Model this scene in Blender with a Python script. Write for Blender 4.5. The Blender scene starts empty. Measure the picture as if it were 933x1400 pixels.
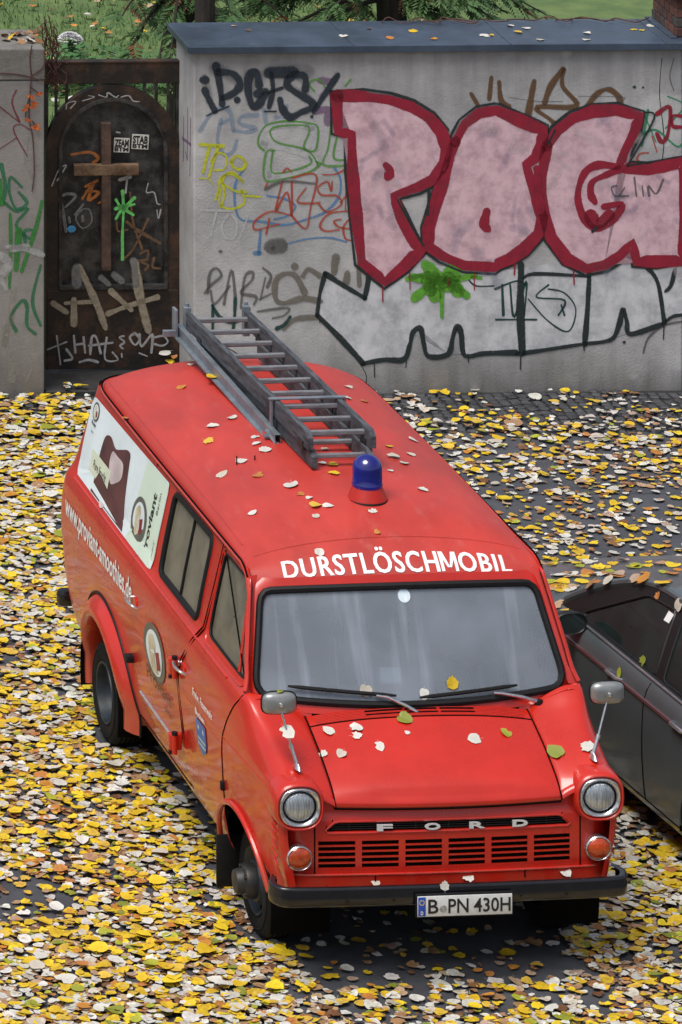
import bpy, bmesh, math, random
import numpy as np
from mathutils import Vector, Matrix
from bpy_extras.object_utils import world_to_camera_view

R = math.radians
rnd = random.Random(7)
scene = bpy.context.scene
COL = scene.collection

# ------------------------------------------------------------------ camera (shift lens, looking square at the wall)
F_PX, CX, CY = 7719.0, -1118.0, -1805.0          # focal length and principal point in photograph pixels (933 x 1400)
CAM = Vector((-6.955, -32.0, 12.78))
cam_data = bpy.data.cameras.new('camera')
cam = bpy.data.objects.new('camera', cam_data)
COL.objects.link(cam)
cam.location = CAM
cam.rotation_euler = (R(90), 0, 0)
cam_data.sensor_width = 36.0
cam_data.lens = F_PX / 1400.0 * 36.0
cam_data.shift_x = (466.5 - CX) / 1400.0
cam_data.shift_y = -(700.0 - CY) / 1400.0
cam_data.clip_start = 0.5
cam_data.clip_end = 800.0
scene.camera = cam

# ------------------------------------------------------------------ overcast sky, soft sun, exposure
SUN_EL, SUN_AZ = 66.0, 228.0                     # azimuth clockwise from +Y
world = bpy.data.worlds.new('World')
scene.world = world
world.use_nodes = True
wnt = world.node_tree
wbg = wnt.nodes['Background']
sky = wnt.nodes.new('ShaderNodeTexSky')
sky.sky_type = 'NISHITA'
sky.sun_disc = False
sky.sun_elevation = R(SUN_EL)
sky.sun_rotation = R(SUN_AZ)
sky.air_density = 1.0
sky.dust_density = 4.0
sky.ozone_density = 1.0
hsv = wnt.nodes.new('ShaderNodeHueSaturation')   # cloud cover takes most of the blue out of the sky
hsv.inputs['Saturation'].default_value = 0.55
wnt.links.new(sky.outputs[0], hsv.inputs['Color'])
wnt.links.new(hsv.outputs[0], wbg.inputs['Color'])
wbg.inputs['Strength'].default_value = 0.10
sun_data = bpy.data.lights.new('sun', 'SUN')
sun_data.energy = 2.0
sun_data.angle = R(32)
sun_data.color = (1.0, 0.96, 0.9)
sun = bpy.data.objects.new('sun', sun_data)
COL.objects.link(sun)
sun.rotation_euler = (R(90 - SUN_EL), 0, R(180 - SUN_AZ))
scene.view_settings.view_transform = 'Standard'
scene.view_settings.look = 'None'
scene.view_settings.gamma = 1.0
scene.view_settings.exposure = 0.42
scene.view_settings.use_curve_mapping = False
scene.render.engine = 'CYCLES'
scene.cycles.transparent_max_bounces = 24
scene.cycles.max_bounces = 8

# ------------------------------------------------------------------ helpers
def pix_ray(u, v):
    return Vector(((u - CX) / F_PX, 1.0, -(v - CY) / F_PX))

def pix_plane(u, v, p, n):
    d = pix_ray(u, v)
    return CAM + d * ((Vector(p) - CAM).dot(n) / d.dot(n))

def tag(o, label=None, cat=None, group=None, kind=None):
    if label: o['label'] = label
    if cat: o['category'] = cat
    if group: o['group'] = group
    if kind: o['kind'] = kind
    return o

def empty(name, loc=(0, 0, 0), rz=0.0, parent=None):
    o = bpy.data.objects.new(name, None)
    COL.objects.link(o)
    o.location = loc
    o.rotation_euler = (0, 0, rz)
    o.empty_display_size = 0.2
    o.parent = parent
    return o

MATS = {}

def mat(name, col, rough=0.6, metal=0.0, var=0.0, scale=6.0, col2=None, bump=0.0, bscale=80.0, spec=0.5,
        coat=0.0, detail=6.0, stretch=None, rvar=0.0, contrast=(0.35, 0.65), grime=None, gz=None):
    if name in MATS:
        return MATS[name]
    m = bpy.data.materials.new(name)
    m.use_nodes = True
    nt = m.node_tree
    b = nt.nodes['Principled BSDF']
    b.inputs['Base Color'].default_value = (*col, 1)
    b.inputs['Roughness'].default_value = rough
    b.inputs['Metallic'].default_value = metal
    b.inputs['Specular IOR Level'].default_value = spec
    b.inputs['Coat Weight'].default_value = coat
    b.inputs['Coat Roughness'].default_value = 0.08
    tc = nt.nodes.new('ShaderNodeTexCoord')
    src = tc.outputs['Object']
    if stretch:
        mp = nt.nodes.new('ShaderNodeMapping')
        mp.inputs['Scale'].default_value = stretch
        nt.links.new(src, mp.inputs['Vector'])
        src = mp.outputs[0]
    if var > 0 or col2:
        n = nt.nodes.new('ShaderNodeTexNoise')
        n.inputs['Scale'].default_value = scale
        n.inputs['Detail'].default_value = detail
        n.inputs['Roughness'].default_value = 0.65
        nt.links.new(src, n.inputs['Vector'])
        r = nt.nodes.new('ShaderNodeValToRGB')
        c2 = col2 if col2 else tuple(min(1, c * (1 + var)) for c in col)
        c1 = col if col2 else tuple(c * (1 - var) for c in col)
        r.color_ramp.elements[0].position = contrast[0]
        r.color_ramp.elements[1].position = contrast[1]
        r.color_ramp.elements[0].color = (*c1, 1)
        r.color_ramp.elements[1].color = (*c2, 1)
        nt.links.new(n.outputs['Fac'], r.inputs['Fac'])
        nt.links.new(r.outputs[0], b.inputs['Base Color'])
        if rvar > 0:
            mr = nt.nodes.new('ShaderNodeMapRange')
            mr.inputs['To Min'].default_value = max(0.02, rough - rvar)
            mr.inputs['To Max'].default_value = min(1, rough + rvar)
            nt.links.new(n.outputs['Fac'], mr.inputs['Value'])
            nt.links.new(mr.outputs[0], b.inputs['Roughness'])
    if grime:                                     # dust, water marks and scuffs with shapes of their own
        gcol, gscale, gst, gamt, gth = grime
        mp2 = nt.nodes.new('ShaderNodeMapping'); mp2.inputs['Scale'].default_value = gst
        nt.links.new(tc.outputs['Object'], mp2.inputs['Vector'])
        g1 = nt.nodes.new('ShaderNodeTexNoise'); g1.inputs['Scale'].default_value = gscale; g1.inputs['Detail'].default_value = 9; g1.inputs['Roughness'].default_value = .75
        nt.links.new(mp2.outputs[0], g1.inputs['Vector'])
        gr = nt.nodes.new('ShaderNodeMapRange'); gr.inputs['From Min'].default_value = gth; gr.inputs['From Max'].default_value = gth + .16; gr.inputs['To Max'].default_value = gamt
        nt.links.new(g1.outputs['Fac'], gr.inputs[0])
        fac = gr.outputs[0]
        if gz:                                    # splash dirt near the sills with a ragged edge
            sp_ = nt.nodes.new('ShaderNodeSeparateXYZ'); nt.links.new(tc.outputs['Object'], sp_.inputs[0])
            ma = nt.nodes.new('ShaderNodeMath'); ma.operation = 'MULTIPLY_ADD'; ma.inputs[1].default_value = -.55
            nt.links.new(g1.outputs['Fac'], ma.inputs[0]); nt.links.new(sp_.outputs['Z'], ma.inputs[2])
            g2 = nt.nodes.new('ShaderNodeMapRange'); g2.inputs['From Min'].default_value = gz - .28; g2.inputs['From Max'].default_value = gz - .05; g2.inputs['To Min'].default_value = .5; g2.inputs['To Max'].default_value = 0
            nt.links.new(ma.outputs[0], g2.inputs[0])
            mxx = nt.nodes.new('ShaderNodeMath'); mxx.operation = 'MAXIMUM'; nt.links.new(fac, mxx.inputs[0]); nt.links.new(g2.outputs[0], mxx.inputs[1]); fac = mxx.outputs[0]
        gm_ = nt.nodes.new('ShaderNodeMixRGB'); gm_.inputs[2].default_value = (*gcol, 1)
        nt.links.new(fac, gm_.inputs[0]); nt.links.new(r.outputs[0], gm_.inputs[1]); nt.links.new(gm_.outputs[0], b.inputs['Base Color'])
    if bump > 0:
        n2 = nt.nodes.new('ShaderNodeTexNoise')
        n2.inputs['Scale'].default_value = bscale
        n2.inputs['Detail'].default_value = 5
        nt.links.new(src, n2.inputs['Vector'])
        bp = nt.nodes.new('ShaderNodeBump')
        bp.inputs['Strength'].default_value = bump
        bp.inputs['Distance'].default_value = 0.01
        nt.links.new(n2.outputs['Fac'], bp.inputs['Height'])
        nt.links.new(bp.outputs[0], b.inputs['Normal'])
    MATS[name] = m
    return m

class MB:
    """collects shapes for ONE mesh object"""
    def __init__(self):
        self.v = []; self.f = []; self.a = []
    def add(self, vs, fs, al=None):
        o = len(self.v)
        self.v += [tuple(p) for p in vs]
        self.f += [tuple(i + o for i in f) for f in fs]
        if al is not None:
            self.a += list(al)
        return self
    def box(self, c, s, M=None, taper=(1, 1)):
        x, y, z = s[0] / 2, s[1] / 2, s[2] / 2
        vs = []
        for dz, t in ((-z, (1, 1)), (z, taper)):
            for dx, dy in ((-x, -y), (x, -y), (x, y), (-x, y)):
                vs.append(Vector((dx * t[0], dy * t[1], dz)))
        if M: vs = [M @ p for p in vs]
        vs = [p + Vector(c) for p in vs]
        return self.add(vs, [(3, 2, 1, 0), (4, 5, 6, 7), (0, 1, 5, 4), (1, 2, 6, 5), (2, 3, 7, 6), (3, 0, 4, 7)])
    def bbox(self, lo, hi, bev=0.006):
        """box with chamfered edges"""
        bm = bmesh.new()
        bmesh.ops.create_cube(bm, size=1)
        for p in bm.verts:
            p.co = Vector([(lo[i] + hi[i]) / 2 + p.co[i] * (hi[i] - lo[i]) for i in range(3)])
        bmesh.ops.bevel(bm, geom=bm.edges[:], offset=bev, segments=2, affect='EDGES', profile=0.5)
        bm.verts.index_update()
        self.add([p.co.copy() for p in bm.verts], [[q.index for q in f.verts] for f in bm.faces])
        bm.free()
        return self
    def grid(self, rows, closed=False, flip=False):
        nr, nc = len(rows), len(rows[0])
        vs = [p for r in rows for p in r]
        fs = []
        for i in range(nr - 1):
            for j in range(nc if closed else nc - 1):
                k = (j + 1) % nc
                q = (i * nc + j, i * nc + k, (i + 1) * nc + k, (i + 1) * nc + j)
                fs.append(q[::-1] if flip else q)
        return self.add(vs, fs)
    def tube(self, pts, r, n=8, cap=True, closed=False, flat=None):
        pts = [Vector(p) for p in pts]
        m = len(pts)
        rs = r if isinstance(r, (list, tuple)) else [r] * m
        up = None
        rings = []
        for i, p in enumerate(pts):
            a = pts[(i - 1) % m] if (closed or i > 0) else p
            b = pts[(i + 1) % m] if (closed or i < m - 1) else p
            t = (b - a).normalized()
            if up is None:
                up = Vector((0, 0, 1)) if abs(t.z) < 0.9 else Vector((0, 1, 0))
            x = t.cross(up).normalized()
            up = x.cross(t).normalized()
            fx = flat if flat else 1.0
            rings.append([p + x * math.cos(2 * math.pi * k / n) * rs[i] + up * math.sin(2 * math.pi * k / n) * rs[i] * fx for k in range(n)])
        if closed: rings.append(rings[0])
        o = len(self.v)
        self.grid(rings, closed=True, flip=True)
        if cap and not closed:
            self.f.append(tuple(o + k for k in range(n)))
            self.f.append(tuple(o + (m - 1) * n + k for k in reversed(range(n))))
        return self
    def lathe(self, prof, n=32, axis='z', c=(0, 0, 0), sc=(1, 1, 1)):
        """prof: list of (r, h)"""
        rings = []
        for r, h in prof:
            ring = []
            for k in range(n):
                a = 2 * math.pi * k / n
                q = {'z': (r * math.cos(a), r * math.sin(a), h), 'x': (h, r * math.cos(a), r * math.sin(a)),
                     'y': (r * math.sin(a), h, r * math.cos(a))}[axis]
                ring.append((c[0] + q[0] * sc[0], c[1] + q[1] * sc[1], c[2] + q[2] * sc[2]))
            rings.append(ring)
        return self.grid(rings, closed=True)
    def poly(self, pts, depth=None):
        """fan-free ngon from ordered points"""
        return self.add(pts, [tuple(range(len(pts)))])
    def build(self, name, material, parent=None, smooth=True, angle=35, alpha=False):
        me = bpy.data.meshes.new(name)
        me.from_pydata([tuple(p) for p in self.v], [], self.f)
        me.validate()
        mats = material if isinstance(material, (list, tuple)) else [material]
        for mm in mats: me.materials.append(mm)
        if smooth:
            me.shade_smooth()
            try:
                me.set_sharp_from_angle(angle=R(angle))
            except Exception:
                pass
        if alpha and len(self.a) == len(me.vertices):
            at = me.attributes.new('soft', 'FLOAT', 'POINT')
            at.data.foreach_set('value', self.a)
        me.update()
        o = bpy.data.objects.new(name, me)
        COL.objects.link(o)
        o.parent = parent
        return o

def fix_normals(o):
    bm = bmesh.new(); bm.from_mesh(o.data)
    bmesh.ops.remove_doubles(bm, verts=bm.verts, dist=1e-5)
    bmesh.ops.recalc_face_normals(bm, faces=bm.faces)
    bm.to_mesh(o.data); bm.free(); o.data.update()
    return o

def spline(xs, ys):
    """monotone-ish cubic through points (Catmull tangents), clamped outside"""
    xs = list(xs); ys = list(ys); n = len(xs)
    sl = [(ys[i + 1] - ys[i]) / (xs[i + 1] - xs[i]) for i in range(n - 1)]
    m = [sl[0]] + [0 if sl[i - 1] * sl[i] <= 0 else 2 * sl[i - 1] * sl[i] / (sl[i - 1] + sl[i]) for i in range(1, n - 1)] + [sl[-1]]
    def fn(x):
        if x <= xs[0]: return ys[0]
        if x >= xs[-1]: return ys[-1]
        i = 0
        while x > xs[i + 1]: i += 1
        h = xs[i + 1] - xs[i]; t = (x - xs[i]) / h
        return ((2*t**3 - 3*t*t + 1) * ys[i] + (t**3 - 2*t*t + t) * h * m[i] + (-2*t**3 + 3*t*t) * ys[i + 1] + (t**3 - t*t) * h * m[i + 1])
    return fn

def catmull(pts, per=6, closed=False):
    n = len(pts); out = []
    if n < 3 and not closed:
        a, b = pts[0], pts[-1]
        return [tuple(a[k] + (b[k] - a[k]) * i / per for k in range(len(a))) for i in range(per + 1)]
    rng = n if closed else n - 1
    for i in range(rng):
        p0 = pts[(i - 1) % n] if closed or i > 0 else pts[0]
        p1 = pts[i]; p2 = pts[(i + 1) % n]
        p3 = pts[(i + 2) % n] if closed or i < n - 2 else pts[-1]
        for s in range(per):
            t = s / per
            out.append(tuple(0.5 * (2 * p1[k] + (p2[k] - p0[k]) * t + (2*p0[k] - 5*p1[k] + 4*p2[k] - p3[k]) * t*t
                             + (3*p1[k] - p0[k] - 3*p2[k] + p3[k]) * t**3) for k in range(len(p1))))
    if not closed: out.append(tuple(pts[-1]))
    return out

def rounded(poly, r, n=6):
    """rounded corners for a 2-D polygon"""
    out = []
    m = len(poly)
    rr = r if isinstance(r, (list, tuple)) else [r] * m
    for i in range(m):
        p = Vector(poly[i]); a = Vector(poly[i - 1]); b = Vector(poly[(i + 1) % m])
        da = (a - p).normalized(); db = (b - p).normalized()
        ang = da.angle(db)
        d = min(rr[i] / math.tan(ang / 2), (a - p).length * 0.48, (b - p).length * 0.48)
        s, e = p + da * d, p + db * d
        for k in range(n + 1):
            t = k / n
            q = s * (1 - t) ** 2 + p * 2 * t * (1 - t) + e * t * t
            out.append((q.x, q.y))
    return out

def resample(pts, n):
    """n points evenly along a closed 2-D loop"""
    P = [Vector(p) for p in pts]; P.append(P[0])
    L = [0]
    for i in range(len(P) - 1): L.append(L[-1] + (P[i + 1] - P[i]).length)
    out = []; j = 0
    for k in range(n):
        d = L[-1] * k / n
        while L[j + 1] < d: j += 1
        t = (d - L[j]) / max(1e-9, L[j + 1] - L[j])
        out.append(P[j].lerp(P[j + 1], t))
    return out

def text_mesh(s, bold=0.0, spacing=1.0, cuts=0):
    """flat text as (verts2d, faces), width, height; baseline at 0"""
    cu = bpy.data.curves.new('lettering', 'FONT')
    cu.body = s; cu.offset = bold; cu.space_character = spacing; cu.resolution_u = 3
    ob = bpy.data.objects.new('lettering', cu)
    COL.objects.link(ob)
    dg = bpy.context.evaluated_depsgraph_get()
    me = ob.evaluated_get(dg).to_mesh()
    bm = bmesh.new(); bm.from_mesh(me)
    bmesh.ops.triangulate(bm, faces=bm.faces)
    if cuts:                                      # extra cross cuts so that letters follow a curved panel
        for k in range(1, cuts + 1):
            bmesh.ops.bisect_plane(bm, geom=bm.verts[:] + bm.edges[:] + bm.faces[:], plane_co=(0, .75 * k / (cuts + 1), 0), plane_no=(0, 1, 0))
        bmesh.ops.triangulate(bm, faces=bm.faces)
    vs = [(p.co.x, p.co.y) for p in bm.verts]
    bm.verts.index_update()
    fs = [[q.index for q in f.verts] for f in bm.faces]
    bm.free()
    ob.evaluated_get(dg).to_mesh_clear()
    bpy.data.objects.remove(ob); bpy.data.curves.remove(cu)
    x0 = min(p[0] for p in vs); x1 = max(p[0] for p in vs)
    y0 = min(p[1] for p in vs); y1 = max(p[1] for p in vs)
    return [(p[0] - x0, p[1]) for p in vs], fs, x1 - x0, (y0, y1)

def copy_tree(o, parent=None):
    c = o.copy(); COL.objects.link(c); c.parent = parent
    for ch in o.children: copy_tree(ch, c)
    return c

def pip(px, py, poly):
    n = len(poly); ins = np.zeros(px.shape, bool)
    for i in range(n):
        x1, y1 = poly[i]; x2, y2 = poly[(i + 1) % n]
        if y1 == y2: continue
        c = ((y1 > py) != (y2 > py)) & (px < (x2 - x1) * (py - y1) / (y2 - y1) + x1)
        ins ^= c
    return ins

def nearest(px, py, polys):
    best = np.full(px.shape, 1e9); bx = px.copy(); by = py.copy()
    for poly in polys:
        n = len(poly)
        for i in range(n):
            x1, y1 = poly[i]; x2, y2 = poly[(i + 1) % n]
            dx, dy = x2 - x1, y2 - y1; L = dx * dx + dy * dy
            if L < 1e-12: continue
            t = np.clip(((px - x1) * dx + (py - y1) * dy) / L, 0, 1)
            qx, qy = x1 + t * dx, y1 + t * dy
            d = (px - qx) ** 2 + (py - qy) ** 2
            m = d < best
            best[m] = d[m]; bx[m] = qx[m]; by[m] = qy[m]
    return bx, by, best

# ================================================================== ground
ASPH = mat('dark_asphalt', (0.050, 0.053, 0.062), rough=0.8, var=0.30, scale=3.0, bump=0.5, bscale=160, detail=10, rvar=.15)
gm = MB()
gm.add([(-250, -120, 0), (250, -120, 0), (250, 300, 0), (-250, 300, 0)], [(0, 1, 2, 3)])
tag(gm.build('street_ground', ASPH, smooth=False), kind='structure')

WA = R(2.0)
wd = Vector((math.cos(WA), math.sin(WA), 0)); wn = Vector((-math.sin(WA), math.cos(WA), 0)); W0 = Vector((2.966, 10.122, 0))
def W3(s, back, z): return W0 + wd * s + wn * back + Vector((0, 0, z))
def pix_wall(u, v, back=0.0):
    p = pix_plane(u, v, W0 + wn * back, wn) - W0
    return p.dot(wd), p.z

# paving slabs of the footway between the kerb and the strip of setts
SLAB = [mat('paving_slab_%d' % k, c, rough=.78, var=.16, scale=5, bump=.35, bscale=140, detail=9) for k, c in enumerate(((.052, .056, .068), (.058, .062, .074), (.047, .050, .061)))]
foot = MB().add([W3(-8, -5.2, .002), W3(8, -5.2, .002), W3(8, -.62, .002), W3(-8, -.62, .002)], [(0, 1, 2, 3)]).build('footway', mat('joint_sand', (.035, .034, .034), rough=.95, var=.3, scale=60), smooth=False)
tag(foot, kind='structure')
slab_meshes = []
for k in range(3):
    mb = MB().bbox((-.497, -.347, -.03), (.497, .347, .012), .004)
    o = mb.build('slab', SLAB[k], foot, smooth=False)
    slab_meshes.append(o.data); bpy.data.objects.remove(o)
for r in range(6):
    for c in range(-7, 8):
        s = c * 1.0 + (.5 if r % 2 else 0) - .1; b = -5.2 + .36 + r * .70
        if b > -1.0: continue
        p = W3(s, b, .001 + rnd.uniform(-.002, .002))
        if p.x < -4.2 or p.x > 4.4: continue
        o = bpy.data.objects.new('slab', slab_meshes[rnd.randrange(3)]); COL.objects.link(o)
        o.parent = foot; o.location = p; o.rotation_euler = (rnd.uniform(-.003, .003), rnd.uniform(-.003, .003), WA)

# strip of small stone setts against the wall, laid in arcs
SETT = mat('basalt_setts', (.045, .047, .053), rough=.65, var=.5, scale=9, bump=.3, bscale=60, rvar=.15)
mb = MB()
pitch = .082
ns = int(10.5 / pitch); nb = 14
for i in range(ns):
    for j in range(nb):
        s = -6.2 + i * pitch + rnd.uniform(-.006, .006)
        arc = .10 * math.sin(s * 4.2) 
        b = -.06 - j * pitch + arc * .6 + rnd.uniform(-.006, .006)
        if b > -.02 or b < -1.02: continue
        hw = pitch * .5 - rnd.uniform(.006, .012); hd = pitch * .5 - rnd.uniform(.006, .012)
        z1 = .020 + rnd.uniform(-.004, .006)
        ang = .35 * math.cos(s * 4.2) + rnd.uniform(-.12, .12)
        ca, sa = math.cos(ang), math.sin(ang)
        vs = []
        for zz, k in ((-.01, 1.0), (z1 - .006, .97), (z1, .72)):
            for dx, dy in ((-1, -1), (0, -1.08), (1, -1), (1.06, 0), (1, 1), (0, 1.08), (-1, 1), (-1.06, 0)):
                x, y = dx * hw * k, dy * hd * k
                vs.append(W3(s + x * ca - y * sa, b + x * sa + y * ca, zz))
        fs = []
        for L in (0, 8):
            for k in range(8): fs.append((L + k, L + (k + 1) % 8, L + 8 + (k + 1) % 8, L + 8 + k))
        fs.append(tuple(range(16, 24)))
        mb.add(vs, fs)
sett_bed = MB().add([W3(-8, -1.05, .004), W3(8, -1.05, .004), W3(8, .6, .004), W3(-8, .6, .004)], [(0, 1, 2, 3)]).build('sett_bed', mat('sett_mortar', (.022, .022, .022), rough=.95, var=.3, scale=70), smooth=False)
tag(sett_bed, kind='structure')
so = mb.build('setts', SETT, sett_bed, angle=30); tag(so, kind='stuff')

# lawn behind the wall
LAWN = mat('lawn_turf', (.055, .105, .032), rough=.9, var=.4, scale=2.5, col2=(.12, .175, .055), detail=10, bump=.4, bscale=40)
lawn = MB().add([W3(-60, .86, .02), W3(60, .86, .02), W3(60, 80, .02), W3(-60, 80, .02)], [(0, 1, 2, 3)]).build('lawn', LAWN, smooth=False)
tag(lawn, kind='structure')
nr_ = np.random.default_rng(3)
n = 42000
gx = nr_.uniform(-6.5, 5.0, n); gy = 12.2 + 13 * nr_.uniform(0, 1, n) ** 1.0
h = nr_.uniform(.03, .085, n); a = nr_.uniform(0, 2 * math.pi, n); wdt = nr_.uniform(.006, .012, n); ln = nr_.uniform(-.03, .03, (n, 2))
V = np.zeros((n, 3, 3))
V[:, 0] = np.stack([gx - wdt * np.cos(a), gy - wdt * np.sin(a), np.full(n, .02)], 1)
V[:, 1] = np.stack([gx + wdt * np.cos(a), gy + wdt * np.sin(a), np.full(n, .02)], 1)
V[:, 2] = np.stack([gx + ln[:, 0], gy + ln[:, 1], .02 + h], 1)
me = bpy.data.meshes.new('grass'); me.from_pydata(V.reshape(-1, 3).tolist(), [], np.arange(3 * n).reshape(-1, 3).tolist())
me.materials.append(mat('grass_blades', (.06, .13, .03), rough=.7, var=.5, scale=3, col2=(.16, .24, .075)))
g = bpy.data.objects.new('grass', me); COL.objects.link(g); tag(g, 'short green grass on the lawn behind the wall', 'grass', kind='stuff')

# ================================================================== walls
def plaster(name, c1, c2, dark_base=True):
    m = bpy.data.materials.new(name); m.use_nodes = True
    nt = m.node_tree; b = nt.nodes['Principled BSDF']; b.inputs['Roughness'].default_value = .88
    tc = nt.nodes.new('ShaderNodeTexCoord')
    def noise(sc, det, ro=.6, st=None):
        n = nt.nodes.new('ShaderNodeTexNoise'); n.inputs['Scale'].default_value = sc; n.inputs['Detail'].default_value = det; n.inputs['Roughness'].default_value = ro
        if st:
            mp = nt.nodes.new('ShaderNodeMapping'); mp.inputs['Scale'].default_value = st
            nt.links.new(tc.outputs['Object'], mp.inputs[0]); nt.links.new(mp.outputs[0], n.inputs['Vector'])
        else: nt.links.new(tc.outputs['Object'], n.inputs['Vector'])
        return n
    n1 = noise(1.3, 8); n2 = noise(7, 8, .7); n3 = noise(2.2, 6, .6, (2.5, 1, .35))
    r1 = nt.nodes.new('ShaderNodeValToRGB'); r1.color_ramp.elements[0].position = .35; r1.color_ramp.elements[1].position = .66
    r1.color_ramp.elements[0].color = (*c1, 1); r1.color_ramp.elements[1].color = (*c2, 1)
    nt.links.new(n1.outputs['Fac'], r1.inputs[0])
    mx = nt.nodes.new('ShaderNodeMixRGB'); mx.blend_type = 'MULTIPLY'; mx.inputs[0].default_value = .55
    r2 = nt.nodes.new('ShaderNodeValToRGB'); r2.color_ramp.elements[0].position = .3; r2.color_ramp.elements[1].position = .7
    r2.color_ramp.elements[0].color = (.62, .61, .6, 1); r2.color_ramp.elements[1].color = (1.1, 1.1, 1.1, 1)
    nt.links.new(n2.outputs['Fac'], r2.inputs[0]); nt.links.new(r1.outputs[0], mx.inputs[1]); nt.links.new(r2.outputs[0], mx.inputs[2])
    # splash dirt with a ragged upper edge at the foot, streaks below the coping
    sp = nt.nodes.new('ShaderNodeSeparateXYZ'); nt.links.new(tc.outputs['Object'], sp.inputs[0])
    ad = nt.nodes.new('ShaderNodeMath'); ad.operation = 'MULTIPLY_ADD'; ad.inputs[1].default_value = -.55; nt.links.new(n3.outputs['Fac'], ad.inputs[0]); nt.links.new(sp.outputs['Z'], ad.inputs[2])
    mr = nt.nodes.new('ShaderNodeMapRange'); mr.inputs['From Min'].default_value = -.30; mr.inputs['From Max'].default_value = .12; mr.inputs['To Min'].default_value = .8; mr.inputs['To Max'].default_value = 0
    nt.links.new(ad.outputs[0], mr.inputs[0])
    m2 = nt.nodes.new('ShaderNodeMixRGB'); m2.inputs[2].default_value = (.115, .108, .095, 1)
    nt.links.new(mr.outputs[0], m2.inputs[0]); nt.links.new(mx.outputs[0], m2.inputs[1])
    # run-off streaks from the coping and old repair patches
    n4 = noise(3.0, 7, .7, (3.2, 1, .16)); n5 = noise(.9, 3, .5, (1, 1, 1.4))
    ad2 = nt.nodes.new('ShaderNodeMath'); ad2.operation = 'MULTIPLY_ADD'; ad2.inputs[1].default_value = 1.5; nt.links.new(n4.outputs['Fac'], ad2.inputs[0]); nt.links.new(sp.outputs['Z'], ad2.inputs[2])
    ms = nt.nodes.new('ShaderNodeMapRange'); ms.inputs['From Min'].default_value = 2.75; ms.inputs['From Max'].default_value = 3.55; ms.inputs['To Max'].default_value = .55
    nt.links.new(ad2.outputs[0], ms.inputs[0])
    m3_ = nt.nodes.new('ShaderNodeMixRGB'); m3_.inputs[2].default_value = (.15, .147, .145, 1)
    nt.links.new(ms.outputs[0], m3_.inputs[0]); nt.links.new(m2.outputs[0], m3_.inputs[1])
    mpt = nt.nodes.new('ShaderNodeMapRange'); mpt.inputs['From Min'].default_value = .575; mpt.inputs['From Max'].default_value = .595; mpt.inputs['To Max'].default_value = .35
    nt.links.new(n5.outputs['Fac'], mpt.inputs[0])
    m4_ = nt.nodes.new('ShaderNodeMixRGB'); m4_.inputs[2].default_value = (c2[0] * 1.15, c2[1] * 1.15, c2[2] * 1.12, 1)
    nt.links.new(mpt.outputs[0], m4_.inputs[0]); nt.links.new(m3_.outputs[0], m4_.inputs[1])
    nt.links.new(m4_.outputs[0], b.inputs['Base Color'])
    bn = noise(55, 6); bp = nt.nodes.new('ShaderNodeBump'); bp.inputs['Strength'].default_value = .35; bp.inputs['Distance'].default_value = .012
    nt.links.new(bn.outputs['Fac'], bp.inputs['Height']); nt.links.new(bp.outputs[0], b.inputs['Normal'])
    return m
PLA = plaster('grey_render', (.33, .332, .345), (.52, .522, .535))
PLB = plaster('old_grey_concrete', (.20, .19, .185), (.30, .29, .285))
wallE = empty('graffiti_wall', W0, WA)
tag(wallE, 'grey rendered wall covered with pink and black graffiti under a metal coping', 'wall')
def wbody(lo, hi, name, m, par, nx=30, nz=14, rough=.004):
    """box with a slightly wavy front"""
    mb = MB().bbox(lo, hi, .012)
    return mb.build(name, m, par, smooth=False)
wbody((-2.39, 0, -.1), (1.285, .62, 2.585), 'masonry', PLA, wallE)
wbody((1.290, .05, -.1), (6.0, .62, 2.585), 'masonry', PLA, wallE)
ZINC = mat('blue_grey_zinc', (.065, .092, .135), rough=.42, metal=.35, var=.25, scale=2.5, bump=.10, bscale=9, rvar=.15, grime=((.13, .145, .165), 5.0, (1, 2.5, 1), .6, .54))
for s0, s1 in ((-2.435, 1.93), (1.936, 6.0)):
    cp = MB()
    cp.bbox((s0, -.045, 2.588), (s1, .715, 2.612), .006)
    cp.bbox((s0, -.052, 2.560), (s1, -.040, 2.610), .003)
    c_ = cp.build('coping', ZINC, wallE, smooth=False)
for s_ in (-1.2, -.02, 1.15):
    MB().bbox((s_ - .006, -.05, 2.611), (s_ + .006, .70, 2.6165), .002).build('coping_seam', ZINC, wallE, smooth=False)
MB().bbox((-2.442, -.04, 2.562), (-2.434, .70, 2.609), .003).build('coping_edge', ZINC, wallE, smooth=False)
# low brick parapet standing on the wall's right end
BRK = [mat('brick_%d' % k, c, rough=.85, var=.3, scale=14, bump=.3, bscale=60) for k, c in enumerate(((.10, .042, .034), (.075, .040, .036), (.13, .055, .04), (.065, .055, .052)))]
par = empty('brick_parapet', W3(1.27, 0, 0), WA)
tag(par, 'low dark brick parapet with metal coping at the right end of the wall', 'parapet')
MB().bbox((.012, .115, 2.60), (.9, .725, 2.90), .004).build('mortar_core', mat('mortar', (.12, .11, .10), rough=.95, var=.2), par, smooth=False)
bme = {}
for course in range(4):
    z0 = 2.622 + course * .071
    off = 0 if course % 2 else .06
    y = .10 - off
    while y < .73:
        L = .115
        y0, y1 = max(.10, y), min(.735, y + L)
        if y1 - y0 > .03:
            MB().bbox((.0, y0 + .004, z0), (.10, y1 - .004, z0 + .062), .004).build('brick', BRK[rnd.randrange(4)], par, smooth=False)
        y += L + .006
MB().bbox((-.04, .06, 2.905), (.95, .78, 2.95), .01).build('parapet_coping', ZINC, par, smooth=False)
MB().bbox((-.05, .08, 2.612), (-.0, .74, 2.625), .003).build('flashing', ZINC, par, smooth=False)

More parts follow.
